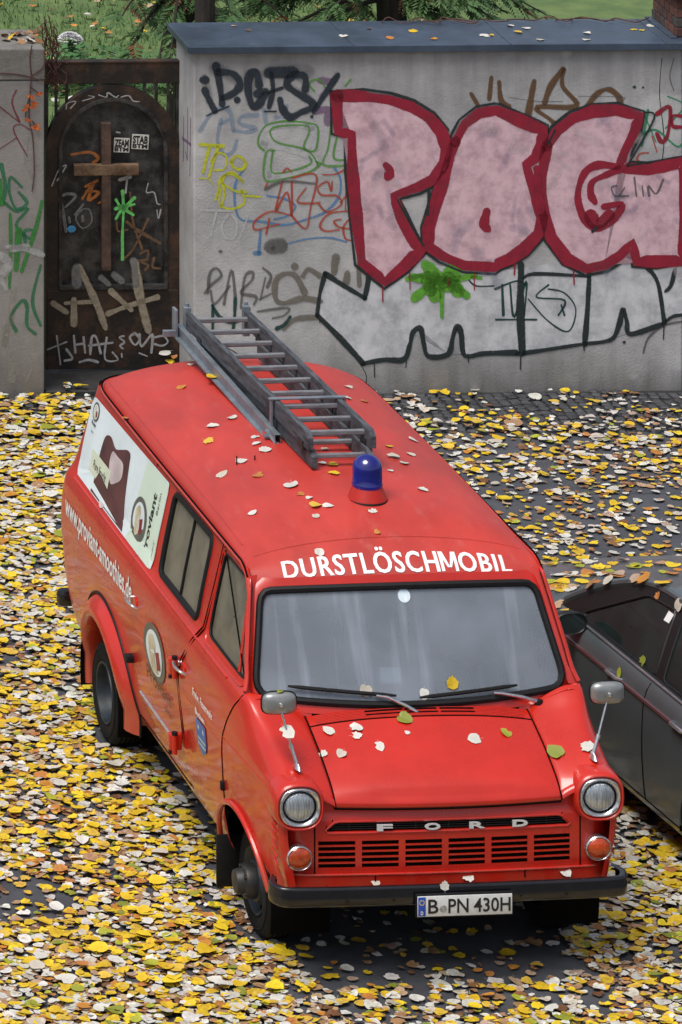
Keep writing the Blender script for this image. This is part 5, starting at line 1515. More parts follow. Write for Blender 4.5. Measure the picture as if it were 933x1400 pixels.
st.tube([sc, sc + Vector((0, -.16, -.22))], .02, 8)
st.build('steering_wheel', BLACK, van)
# white sheet added behind the glass, standing in for a bright window's reflection
MB().add([ws(-.185, 1.425, .012), ws(-.06, 1.425, .012), ws(-.055, 1.50, .014), ws(-.18, 1.50, .014)], [(0, 1, 2, 3)]).build('reflection_patch', mat('reflection_white', (.9, .9, .9), rough=.6), van)
# small rear bumper overrider visible past the tail
MB().bbox((-1.0, 5.0, .43), (-.75, 5.09, .545), .035).build('rear_bumper', BLACKPAINT, van)

# ---- lettering and pictures on the van
def flank_text(s, y0, y1, z0, z1, m, name, parent, sgn=-1, bold=.0, off=.004, slant=0.0, squash=None):
    vs, fs, W_, (a, b) = text_mesh(s, bold, 1.0, 3)
    b0 = b if squash is None else squash
    mb = MB()
    for p in vs:
        z = z0 + p[1] / b0 * (z1 - z0)
        y = y0 + (y1 - y0) * p[0] / W_ + slant * (z - z0)
        mb.v.append(tuple(flank(sgn, y, z, off)))
    mb.f = [tuple(f) for f in fs]
    return mb.build(name, m, parent, smooth=False)
flank_text('www.proviant-smoothies.de', 4.75, 3.06, 1.125, 1.255, WHITE, 'web_address', van, bold=.02)
# white letters over the windscreen
va, fa, wa_, _ = text_mesh('DURSTLÖSCH', .012, 1.12, 7)
vb, fb, wb2, _ = text_mesh('OBIL', .012, 1.12, 7)
hM = text_mesh('H', .008)[3][1]; x0m = wa_ + .10
vm, fm = [], []
def m_strip(fun, y0, y1):                              # one stroke of the M, cut across so that it follows the curved panel
    o_ = len(vm)
    for k in range(9):
        y = y0 + (y1 - y0) * k / 8; a_, b_ = fun(y); vm.append((x0m + a_, y)); vm.append((x0m + b_, y))
    for k in range(8): fm.append([o_ + 2 * k, o_ + 2 * k + 1, o_ + 2 * k + 3]); fm.append([o_ + 2 * k, o_ + 2 * k + 3, o_ + 2 * k + 2])
m_strip(lambda y: (0, .105), 0, hM); m_strip(lambda y: (.615, .72), 0, hM)
m_strip(lambda y: (.1055 + .20 * (hM - y) / (.8 * hM) - .10 * (y / hM), .1055 + .20 * (hM - y) / (.8 * hM) + .055), .2 * hM, hM)
m_strip(lambda y: (.6145 - .20 * (hM - y) / (.8 * hM) - .055, .6145 - .20 * (hM - y) / (.8 * hM) + .10 * (y / hM)), .2 * hM, hM)
xb0 = x0m + .72 + .09
vs = va + vm + [(p[0] + xb0, p[1]) for p in vb]
fs = fa + [[i_ + len(va) for i_ in f] for f in fm] + [[i_ + len(va) + len(vm) for i_ in f] for f in fb]
W_ = xb0 + wb2
mb = MB()
capb = text_mesh('DUST', .006)[3][1]
for pas, dx in enumerate((-.016, .0, .016)):           # struck three times side by side for weight
    o_ = len(mb.v)
    for p in vs:
        w = (-.650 + 1.33 * (p[0] + dx) / W_) / .848
        kf = 3.0 + 7.4 * p[1] / capb
        q = roof_xyz(w, kf); k2 = roof_xyz(w, kf + 1)
        t = (k2 - q).normalized(); nrm = Vector((0, -t.z, t.y)).normalized()
        mb.v.append(tuple(q + nrm * (.0032 + .0005 * pas)))
    mb.f += [tuple(i_ + o_ for i_ in f) for f in fs]
mb.build('roof_lettering', WHITE, roof, smooth=False)

def flank_poly(pts, m, name, parent, off, sub=1, sgn=-1):
    mb = MB()
    n = len(pts)
    cy0 = sum(p[0] for p in pts) / n; cz0 = sum(p[1] for p in pts) / n
    rows = []
    for t in (1.0, .66, .33, .01):
        rows.append([flank(sgn, cy0 + (p[0] - cy0) * t, cz0 + (p[1] - cz0) * t, off) for p in pts])
    mb.grid(rows, closed=True)
    return mb.build(name, m, parent, smooth=False)
def flank_ngon(pts, m, name, parent, off, sgn=-1):
    return MB().poly([flank(sgn, p[0], p[1], off) for p in pts]).build(name, m, parent, smooth=False)
def ell(cy0, cz0, ry, rz, n=32, e=2.0):
    return [(cy0 + p[0], cz0 + p[1]) for p in loop_sq(ry, rz, e, n)]
PW = mat('poster_pale_blue', (.70, .79, .83), rough=.28, var=.08, scale=3)
PG = mat('poster_pale_green', (.62, .74, .63), rough=.3, var=.05, scale=3)
PP = mat('poster_plum', (.085, .025, .030), rough=.3, var=.4, scale=4)
PGREY = mat('poster_grey', (.10, .105, .095), rough=.35, var=.2, scale=8)
PK = mat('poster_black', (.012, .014, .014), rough=.5)
PC = mat('poster_cream', (.60, .56, .42), rough=.4, var=.25, scale=9, col2=(.34, .26, .13), contrast=(.45, .7))
PR = mat('poster_dark_red', (.22, .012, .018), rough=.4, var=.2)
PL = mat('poster_label', (.62, .68, .53), rough=.4, var=.08)
PS = mat('poster_smoothie', (.55, .46, .47), rough=.4, var=.2, scale=5)
pan = rounded([(4.69, 1.405), (4.66, 1.90), (2.80, 1.925), (2.82, 1.400)], [.05, .07, .02, .02], 6)
poster = flank_poly([tuple(p) for p in resample(pan, 80)], PW, 'side_poster', van, .004)
flank_poly([tuple(p) for p in resample([(3.42, 1.404), (3.30, 1.912), (2.805, 1.918), (2.825, 1.404)], 48)], PG, 'poster_green_field', poster, .0052)
bottle = catmull([(4.30, 1.41), (4.28, 1.62), (4.24, 1.76), (4.12, 1.80), (3.98, 1.77), (3.86, 1.80), (3.74, 1.835), (3.66, 1.83), (3.64, 1.76), (3.58, 1.55), (3.50, 1.41)], 4)
flank_ngon(bottle, PP, 'poster_bottle', poster, .0064)
flank_ngon(catmull([(3.95, 1.57), (3.84, 1.60), (3.74, 1.66), (3.76, 1.74), (3.90, 1.745), (4.02, 1.74), (4.04, 1.66)], 5, True), PS, 'poster_smoothie_glint', poster, .0074)
flank_ngon([(4.44, 1.50), (4.44, 1.63), (3.98, 1.63), (3.98, 1.48)], PL, 'poster_label', poster, .0080)
flank_text('Pure Frucht', 4.36, 4.05, 1.535, 1.585, PK, 'poster_label_text', poster, off=.0088)
flank_ngon(ell(4.02, 1.43, .06, .035), PS, 'poster_glint', poster, .0074)
def badge(cy0, cz0, ry, rz, parent, o0):
    b = flank_ngon(ell(cy0, cz0, ry, rz), PGREY, 'badge', parent, o0)
    flank_ngon(ell(cy0, cz0, ry * .74, rz * .78), PW, 'badge_field', b, o0 + .001)
    flank_ngon(catmull([(cy0 + ry * .5, cz0 + rz * .35), (cy0 + ry * .1, cz0 + rz * .62), (cy0 - ry * .15, cz0 + rz * .3), (cy0 - ry * .05, cz0 - rz * .25), (cy0 - ry * .35, cz0 - rz * .62), (cy0 + ry * .25, cz0 - rz * .66), (cy0 + ry * .42, cz0 - rz * .15)], 5, True), PC, 'badge_figure', b, o0 + .002)
    flank_ngon([(cy0 - ry * .15, cz0 + rz * .1), (cy0 - ry * .48, cz0 + rz * .25), (cy0 - ry * .6, cz0 - rz * .35), (cy0 - ry * .25, cz0 - rz * .5)], PR, 'badge_red_bottle', b, o0 + .003)
    return b
badge(3.24, 1.565, .165, .135, poster, .0070)
badge(4.53, 1.83, .075, .058, poster, .0070)
flank_text('Proviant', 3.16, 2.90, 1.46, 1.50, PK, 'poster_brand_text', poster, off=.0072, bold=.02) if False else None
# brand name runs up the poster beside the badge
def flank_text_up(s, yb, z0, z1, hgt, m, name, parent, bold=.0, off=.007):
    vs, fs, W_, (a, b) = text_mesh(s, bold)
    mb = MB()
    for p in vs:
        mb.v.append(tuple(flank(-1, yb + p[1] / b * hgt, z0 + (z1 - z0) * p[0] / W_, off)))
    mb.f = [tuple(f) for f in fs]
    return mb.build(name, m, parent, smooth=False)
flank_text_up('Proviant', 2.985, 1.43, 1.80, .075, PK, 'poster_brand_text', poster, bold=.03)
flank_text_up('Berlin', 2.905, 1.70, 1.83, .035, PK, 'poster_city_text', poster)
flank_text_up('"Kreuzberg"', 2.865, 1.43, 1.56, .022, PK, 'poster_small_text', poster)
flank_text('Proviant', 4.58, 4.48, 1.745, 1.768, PK, 'poster_small_brand', poster, off=.007, bold=.03)
flank_text('Berlin', 4.55, 4.50, 1.70, 1.714, PK, 'poster_small_brand', poster, off=.007)
dbadge = badge(2.52, 1.01, .245, .165, load_ if load_ else van, .005)
tx = mat('side_brand_dark', (.03, .028, .018), rough=.5)
flank_text('Proviant', 2.72, 2.17, .80, .885, tx, 'side_brand_text', van, bold=.0, off=.009)
flank_text('Berlin', 2.36, 2.20, .725, .76, tx, 'side_city_text', van, off=.006)
flank_text('Freiw. Feuerwehr', 1.655, 1.225, 1.07, 1.115, WHITE, 'fire_service_text', van, bold=.015, off=.005)
flank_text('Buchen', 1.60, 1.40, .985, 1.02, WHITE, 'town_text', van, bold=.03, off=.005)
PB = mat('shield_blue', (.015, .13, .42), rough=.4, var=.1)
shd = flank_ngon([(1.60, .965), (1.395, .965), (1.395, .86), (1.42, .81), (1.50, .775), (1.58, .81), (1.60, .86)], PB, 'town_shield', van, .005)
for (sy, sz) in ((1.55, .92), (1.45, .92)):
    star = [(sy + (.022 if k % 2 == 0 else .009) * math.sin(math.pi * k / 6), sz + (.022 if k % 2 == 0 else .009) * math.cos(math.pi * k / 6)) for k in range(12)]
    flank_ngon(star, WHITE, 'shield_star', shd, .006)
for k, zz in enumerate((.865, .835)):
    flank_ngon([(1.58, zz), (1.415, zz), (1.42, zz - .014), (1.575, zz - .014)], mat('shield_band', (.45, .55, .55), rough=.5), 'shield_band', shd, .006)

# ---- blue beacon (fixed lamp on the roof)
bc = None
for k in range(NRW):
    if cc[k][0] > 1.50: bz = cc[k][1]; break
BCN = Vector((0.012, 1.665, bz + .010))
be = empty('beacon', BCN, 0, van)
MB().lathe([(.118, -.012), (.117, .0), (.112, .010), (.088, .070), (.084, .078), (.001, .08)], 40, 'z').build('beacon_base', mat('beacon_red', (.42, .015, .008), rough=.35, var=.1, scale=8), be, angle=40)
MB().lathe([(.121, -.014), (.123, -.006), (.119, .004)], 40, 'z').build('base_gasket', BLACK, be)
BLUE = mat('blue_beacon_glass', (.003, .006, .19), rough=.10, var=.35, scale=5, spec=.7, coat=.6)
MB().lathe([(.088, .072), (.090, .084), (.088, .094), (.086, .098), (.086, .175)] + [(.086 * math.sin(a), .175 + .082 * math.cos(a)) for a in np.linspace(math.pi / 2, .01, 9)], 40, 'z').build('beacon_dome', BLUE, be, angle=50)
# aerial foot
an = MB().bbox((-.585, 2.375, 0), (-.435, 2.42, .012), .004)
for x in (-.56, -.45): an.tube([(x, 2.40, .01), (x, 2.40, .075)], .004, 6)
ao = an.build('aerial_foot', GAP, van)
ao.location = (0, 0, 2.135)
# ================================================================== ladder on the roof rack
WOODG = mat('weathered_grey_wood', (.034, .038, .045), rough=.7, var=.45, scale=6, col2=(.10, .11, .125), stretch=(6, 1, 6), bump=.35, bscale=40, spec=.25)
RUNG = mat('pale_grey_rung', (.11, .115, .125), rough=.6, var=.3, scale=10, col2=(.21, .22, .24), stretch=(1, 6, 6))
STEEL = mat('galvanised_steel', (.26, .30, .34), rough=.45, metal=.6, var=.25, scale=8)
IRONB = mat('dark_ladder_iron', (.03, .032, .036), rough=.5, metal=.5, var=.3, scale=20)
lad = empty('wooden_ladder', VO, VYAW)
tag(lad, 'weathered grey wooden extension ladder lying along the red van roof', 'ladder')
def lx(y, side): return -.002 - .026 * (y - 1.95) + side * .19
LY0, LY1 = 2.11, 4.62
def rail(side, z0, z1, ya, yb, name):
    mb = MB(); rows = []
    t = .017
    n_ = 14
    for i in range(n_ + 1):
        y = ya + (yb - ya) * i / n_; x = lx(y, side)
        cut = .05 if i == 0 else 0
        rows.append([(x - t, y + cut, z1), (x + t, y + cut, z1), (x + t, y, z1 - .03), (x + t, y, z0), (x - t, y, z0), (x - t, y, z1 - .03)])
    mb.grid(rows, closed=True)
    for rr in (rows[0], rows[-1]): mb.add(rr, [tuple(range(6))])
    return mb.build(name, WOODG, lad, smooth=False)
for side in (-1, 1):
    rail(side, 2.325, 2.425, LY0, LY1, 'side_rail')
    rail(side * .90, 2.225, 2.318, LY0 - .02, LY1 - .35, 'lower_side_rail')
    for y in (2.24, 2.86, 4.30):
        MB().bbox((lx(y, side) - .024, y - .05, 2.30), (lx(y, side) + .024, y + .05, 2.355), .003).build('iron_strap', IRONB, lad, smooth=False)
    MB().bbox((lx(4.63, side) - .022, 4.60, 2.26), (lx(4.63, side) + .022, 4.645, 2.455), .006).build('end_fitting', STEEL, lad, smooth=False)
    MB().tube([(lx(4.63, side), 4.62, 2.45), (lx(4.63, side), 4.62, 2.475)], .014, 8).build('end_cap', STEEL, lad)
for k in range(10):
    y = 2.24 + k * .256
    MB().bbox((lx(y, -1) - .01, y - .016, 2.372), (lx(y, 1) + .01, y + .016, 2.400), .006).build('rung', RUNG, lad, smooth=False)
for k in range(2):
    y = 2.16 + k * .256
    MB().bbox((lx(y, -.9) - .01, y - .016, 2.262), (lx(y, .9) + .01, y + .016, 2.288), .006).build('lower_rung', RUNG, lad, smooth=False)
MB().bbox((lx(2.76, -1) - .05, 2.74, 2.428), (lx(2.76, 1) + .04, 2.775, 2.440), .003).build('clamp_bar', STEEL, lad, smooth=False)
for side in (-1, 1):
    MB().bbox((lx(2.76, side) + side * .035 - .008, 2.745, 2.25), (lx(2.76, side) + side * .035 + .008, 2.77, 2.432), .003).build('clamp_bolt', STEEL, lad, smooth=False)
# rack on the van
rk = MB()
A, B = Vector((-.315, 4.68, 2.30)), Vector((-.265, 2.60, 2.235))
rows = []
for t in (0, 1):
    p = A.lerp(B, t)
    rows.append([p + Vector(q) for q in ((.03, 0, .03), (-.005, 0, .03), (-.005, 0, .022), (.0, 0, -.032), (-.03, 0, -.032), (-.03, 0, -.042), (.03, 0, -.042))])
rk.grid(rows, closed=True)
rack = rk.build('roof_rack', STEEL, van, smooth=False)
for y in (2.62, 4.45):
    f = MB()
    f.tube([(-.28, y + .12, 2.25), (-.27, y + .03, 2.225), (-.25, y - .02, 2.20)], .012, 6)
    f.bbox((-.29, y - .06, 2.188), (-.19, y + .02, 2.202), .003)
    f.build('rack_foot', STEEL, rack, smooth=False)
    MB().bbox((-.31, y + .06, 2.222), (.34, y + .10, 2.236), .003).build('rack_crossbar', STEEL, rack, smooth=False)
    MB().tube([(.32, y + .08, 2.23), (.33, y + .02, 2.17)], .012, 6).build('rack_foot', STEEL, rack)
MB().bbox((-.345, 4.60, 2.26), (-.325, 4.68, 2.44), .004).build('rack_upright', STEEL, rack, smooth=False)
MB().bbox((-.42, 4.60, 2.27), (-.33, 4.63, 2.31), .004).build('rack_arm', STEEL, rack, smooth=False)

# ================================================================== parked dark car
CARP = mat('dark_green_grey_metallic', (.120, .142, .152), rough=.28, metal=.45, var=.08, scale=3, coat=.3, spec=.5)
CGL = mat('dark_car_glass', (.016, .024, .024), rough=.07, spec=.6, var=.4, scale=1.5)
CBLK = mat('car_black_trim', (.010, .010, .011), rough=.45)
car = empty('parked_car', (2.46, 1.91, 0), R(10))
tag(car, 'dark grey-green saloon car parked beside the van, leaves on its bonnet', 'car')
ZB = spline([-2.10, -2.0, -1.8, -1.4, .9, 1.3, 1.65, 1.90, 2.02, 2.09], [.70, .86, .93, .955, .955, .925, .885, .835, .77, .62])
WY = spline([-2.12, -2.05, -1.9, -1.5, 1.3, 1.72, 1.95, 2.05, 2.09], [.66, .76, .86, .985, 1.0, .95, .86, .74, .62])
def car_prof(y):
    zb = ZB(y); w = WY(y); k = min(1, zb / .955)
    return [(.74 * w, .15), (.815 * w, .19), (.845 * w, .26), (.863 * w, .45 * k), (.866 * w, .62 * k), (.858 * w, .80 * k), (.850 * w, .842 * k), (.828 * w, .90 * k), (.790 * w, zb - .012), (.735 * w, zb), (.52 * w, zb + .03), (.26 * w, zb + .042), (0, zb + .046)]
ys = np.linspace(-2.12, 2.09, 120)
NCP = 12 * 4 + 1
for sgn in (-1, 1):
    Yg = np.zeros((120, NCP)); Zg = np.zeros((120, NCP)); Xg = np.zeros((120, NCP))
    for i, y in enumerate(ys):
        pr = catmull(car_prof(y), 4)
        for j, q in enumerate(pr): Xg[i, j] = q[0]; Zg[i, j] = q[1]; Yg[i, j] = y
    archs = [[(yc + .335 * math.cos(a), .27 + .325 * math.sin(a)) for a in [math.pi * k / 24 for k in range(25)]] + [(yc - .335, 0), (yc + .335, 0)] for yc in (-1.205, 1.38)]
    cyc = (Yg[:-1, :-1] + Yg[1:, 1:]) / 2; czc = (Zg[:-1, :-1] + Zg[1:, 1:]) / 2; cxc = (Xg[:-1, :-1] + Xg[1:, 1:]) / 2
    hole = (pip(cyc, czc, archs[0]) | pip(cyc, czc, archs[1])) & (cxc > .6)
    pad = np.pad(hole, 1, mode='edge').astype(int); q = np.stack([pad[:-1, :-1], pad[1:, :-1], pad[:-1, 1:], pad[1:, 1:]]); bd = q.min(0) != q.max(0)
    bx, by, d = nearest(Yg, Zg, archs); mv = bd & (d < .05 ** 2); Yg[mv] = bx[mv]; Zg[mv] = by[mv]
    mb = MB()
    for i in range(120):
        for j in range(NCP): mb.v.append((sgn * Xg[i, j], Yg[i, j], Zg[i, j]))
    for i in range(119):
        for j in range(NCP - 1):
            if not hole[i, j]: mb.f.append((i * NCP + j, i * NCP + j + 1, (i + 1) * NCP + j + 1, (i + 1) * NCP + j))
    for iy in (0, 119):
        r_ = [(sgn * Xg[iy, j], Yg[iy, j], Zg[iy, j]) for j in range(NCP)] + [(0, Yg[iy, 0], .15)]
        mb.add(r_, [tuple(range(len(r_)))])
    mb.build('body_side', CARP, car, angle=40)
def cside(y, z, off=.0, sgn=-1):
    pr = catmull(car_prof(y), 4)
    for a, b in zip(pr[:-1], pr[1:]):
        if a[1] <= z <= b[1]:
            t = (z - a[1]) / max(1e-6, b[1] - a[1]); return Vector((sgn * (a[0] + (b[0] - a[0]) * t + off), y, z))
    return Vector((sgn * (pr[30][0] + off), y, z))
# cabin
def cab_ring(t, n=96):
    """t 0 belt .. 1 roof edge"""
    o = []
    hx0, y00, y01, z0 = .765, -1.55, .98, .945
    hx1, y10, y11, z1 = .585, -.95, .10, 1.335
    b = t + .10 * math.sin(math.pi * t)
    for k in range(n):
        a = 2 * math.pi * k / n; c, s = math.cos(a), math.sin(a)
        e = 5.0
        cx0 = math.copysign(abs(c) ** (2 / e), c); sy0 = math.copysign(abs(s) ** (2 / e), s)
        hx = hx0 + (hx1 - hx0) * t ** 1.15; ya = y00 + (y10 - y00) * t; yb = y01 + (y11 - y01) * t
        o.append(Vector((cx0 * hx, (ya + yb) / 2 + sy0 * (yb - ya) / 2 * (1 - .05 * cx0 * cx0), z0 + (z1 - z0) * t)))
    return o
MB().grid([cab_ring(t) for t in np.linspace(0, .93, 9)], closed=True).build('cabin_glass', CGL, car, angle=60)
rows = [cab_ring(t) for t in (.90, .95, 1.0)]
rt = rows[-1]; c0 = Vector((0, -.42, 1.335))
for s_, dz in ((.97, .010), (.9, .022), (.75, .033), (.5, .042), (.25, .046), (.02, .047)):
    rows.append([c0 + (p - c0) * s_ + Vector((0, 0, dz)) for p in rt])
MB().grid(rows, closed=True).build('roof', CARP, car, angle=60)
def cab_pt(sgn, y, z, off=0.0):
    t = (z - .945) / (1.335 - .945); hx = .765 + (.585 - .765) * t ** 1.15
    return Vector((sgn * (hx + off), y, z))
for sgn in (-1, 1):
    doorwin = rounded([(.72, .968), (.06, 1.292), (-.30, 1.318), (-.375, .968)], [.03, .20, .03, .03])
    rw = rounded([(-.47, .968), (-.40, 1.318), (-.82, 1.305), (-1.20, .985)], [.03, .04, .12, .05])
    sil = catmull([(.985, .945), (.80, 1.06), (.52, 1.205), (.22, 1.315), (-.08, 1.365), (-.45, 1.372), (-.90, 1.345), (-1.25, 1.19), (-1.54, .95)], 5)
    ny, nz = 110, 20
    Yg = np.zeros((nz, ny)); Zg = np.zeros((nz, ny))
    for i in range(nz):
        for j in range(ny): Yg[i, j] = -1.56 + 2.56 * j / (ny - 1); Zg[i, j] = .945 + .435 * i / (nz - 1)
    cy_ = (Yg[:-1, :-1] + Yg[1:, 1:]) / 2; cz_ = (Zg[:-1, :-1] + Zg[1:, 1:]) / 2
    keep = pip(cy_, cz_, sil) & ~pip(cy_, cz_, doorwin) & ~pip(cy_, cz_, rw)
    pad = np.pad(keep, 1, mode='edge').astype(int); q = np.stack([pad[:-1, :-1], pad[1:, :-1], pad[:-1, 1:], pad[1:, 1:]]); bd = q.min(0) != q.max(0)
    bx, by, d = nearest(Yg, Zg, [sil, doorwin, rw]); mv = bd & (d < .03 ** 2); Yg[mv] = bx[mv]; Zg[mv] = by[mv]
    mb = MB()
    for i in range(nz):
        for j in range(ny): mb.v.append(tuple(cab_pt(sgn, Yg[i, j], Zg[i, j], .012)))
    for i in range(nz - 1):
        for j in range(ny - 1):
            if keep[i, j]: mb.f.append((i * ny + j, i * ny + j + 1, (i + 1) * ny + j + 1, (i + 1) * ny + j))
    mb.build('door_frame', CBLK, car, angle=60)
    for wl in (doorwin, rw):
        MB().tube([cab_pt(sgn, p[0], p[1], .010) for p in resample(wl, 60)], .007, 6, closed=True).build('window_seal', CBLK, car)
        pts_ = resample(wl, 48); cc_ = sum(pts_, Vector((0, 0))) / 48
        MB().grid([[cab_pt(sgn, cc_.x + (p.x - cc_.x) * t, cc_.y + (p.y - cc_.y) * t, .004) for p in pts_] for t in (1.0, .5, .02)], closed=True).build('side_window', CGL, car, angle=80)
    MB().tube([cab_pt(sgn, p[0], p[1], -.004) for p in sil[2:-2]], .030, 10).build('roof_rail', CARP, car)
    MB().tube([Vector((sgn * .790, .80 - 2.2 * k / 24, .952)) for k in range(25)], .013, 8, flat=.6).build('belt_strip', CHROME, car)
    MB().tube([Vector((sgn * .775, .82 - 2.2 * k / 24, .957)) for k in range(25)], .014, 8, flat=.6).build('window_rubber', CBLK, car)
    MB().tube([cside(1.55 - 2.6 * k / 40, .832, .002, sgn) for k in range(41)], .011, 8, flat=1.3).build('side_moulding', mat('maroon_chrome_strip', (.20, .09, .10), rough=.25, metal=.6), car)
    for ydoor, nm in ((.95, 0), (-.38, 1), (-1.05, 2)):
        zt = .93
        MB().tube([cside(ydoor - (.10 * max(0, (.5 - z)) if nm == 2 else 0), z, .0005, sgn) for z in np.linspace(.24, zt, 16)], .0045, 6).build('door_gap', GAP, car)
    MB().tube([cside(y, .245, .0008, sgn) for y in np.linspace(.95, -.85, 16)], .004, 6).build('door_gap', GAP, car)
    for yh in (.02, -.86):
        hd = MB(); hd.tube([cside(yh + .09, .842, .0, sgn), cside(yh + .07, .845, .028, sgn), cside(yh - .07, .845, .030, sgn), cside(yh - .10, .842, .0, sgn)], [.010, .013, .013, .010], 8)
        hd.build('door_handle', CHROME, car)
    # mirror: housing, glass facing backwards
    mc = Vector((sgn * .900, .565, .975)); rows = []
    for s_, dy in ((.05, .085), (.55, .075), (.85, .045), (1.0, .0), (1.0, -.02), (.93, -.028), (.88, -.020)):
        rows.append([(mc.x + p[0] * s_, mc.y + dy, mc.z + p[1] * s_) for p in loop_sq(.105, .068, 2.5, 36)])
    ms = MB().grid(rows, closed=True); ms.tube([(sgn * .79, .60, .95), (sgn * .86, .585, .955)], .025, 8)
    mo = ms.build('door_mirror', CBLK, car, angle=50)
    MB().add([(mc.x + p[0] * .9, mc.y - .021, mc.z + p[1] * .9) for p in loop_sq(.105, .068, 2.5, 36)], [tuple(range(36))]).build('mirror_glass', CGL, mo, smooth=False)
    for yc in (-1.205, 1.38):
        e = empty('wheel', (sgn * .80, yc, .285), 0, car)
        MB().lathe([(.19, .0), (.21, .012), (.26, .014), (.285, .002), (.292, -.02), (.292, -.15), (.28, -.165), (.19, -.165)], 40, 'x', (0, 0, 0), (sgn, 1, .97)).build('tyre', TYRE, e, angle=50)
        MB().lathe([(.19, .004), (.18, -.02), (.10, -.012), (.05, .0), (.001, .002)], 40, 'x', (0, 0, 0), (sgn, 1, .97)).build('rim', ALU, e, angle=40)
        rows = [[(sgn * x, yc + .34 * math.cos(a), .27 + .33 * math.sin(a)) for a in np.linspace(-.1, math.pi + .1, 20)] for x in (.85, .5)]
        MB().grid(rows).build('wheel_housing', GAP, car)
        MB().tube([cside(yc + .337 * math.cos(a), max(.17, .27 + .327 * math.sin(a)), .003, sgn) for a in np.linspace(.02, math.pi - .02, 26)], .008, 6).build('arch_lip', CARP, car)
    MB().bbox((sgn * .78 - .0, .9, .14), (sgn * .78 + sgn * .0 + .02, 1.0, .2), .003).build('sill_trim', CBLK, car)
    MB().bbox((sgn * .55 - .14, -2.13, .62), (sgn * .55 + .14, -2.02, .76), .02).build('tail_lamp', mat('red_lamp', (.25, .01, .01), rough=.2), car)
MB().box((0, 0, .24), (1.4, 3.6, .12)).build('underbody', GAP, car, smooth=False)
MB().tube([(-.78, -2.10, .42), (-.5, -2.16, .42), (.5, -2.16, .42), (.78, -2.10, .42)], .06, 10).build('rear_bumper', CBLK, car)
# paper label inside the near door glass
pl = MB().add([cab_pt(-1, -.205, 1.235, .008), cab_pt(-1, -.275, 1.238, .008), cab_pt(-1, -.285, 1.292, .008), cab_pt(-1, -.215, 1.292, .008)], [(0, 1, 2, 3)])
pl.build('paper_label', WHITE, car, smooth=False)
# ================================================================== fallen leaves
LM = bpy.data.materials.new('fallen_leaf'); LM.use_nodes = True
nt = LM.node_tree; b = nt.nodes['Principled BSDF']; b.inputs['Roughness'].default_value = .55
at = nt.nodes.new('ShaderNodeAttribute'); at.attribute_name = 'col'
tc = nt.nodes.new('ShaderNodeTexCoord'); n_ = nt.nodes.new('ShaderNodeTexNoise'); n_.inputs['Scale'].default_value = 45; n_.inputs['Detail'].default_value = 4
nt.links.new(tc.outputs['Object'], n_.inputs['Vector'])
mr = nt.nodes.new('ShaderNodeMapRange'); mr.inputs['From Min'].default_value = .3; mr.inputs['From Max'].default_value = .7; mr.inputs['To Min'].default_value = .72; mr.inputs['To Max'].default_value = 1.12
nt.links.new(n_.outputs['Fac'], mr.inputs[0])
mx = nt.nodes.new('ShaderNodeVectorMath'); mx.operation = 'SCALE'
nt.links.new(at.outputs['Color'], mx.inputs[0]); nt.links.new(mr.outputs[0], mx.inputs['Scale']); nt.links.new(mx.outputs[0], b.inputs['Base Color'])
b.inputs['Subsurface Weight'].default_value = 0.0
PALETTE = {'white': [(.63, .61, .55), (.58, .57, .52), (.54, .49, .41), (.67, .66, .61)], 'yellow': [(.70, .47, .015), (.76, .55, .02), (.64, .42, .015), (.66, .43, .05)],
           'tan': [(.40, .24, .13), (.34, .19, .09), (.46, .32, .20), (.44, .32, .24)], 'brown': [(.16, .07, .03), (.20, .10, .045), (.24, .11, .04)],
           'olive': [(.30, .32, .03), (.22, .25, .03), (.38, .40, .03)], 'orange': [(.52, .22, .03), (.46, .18, .04)]}
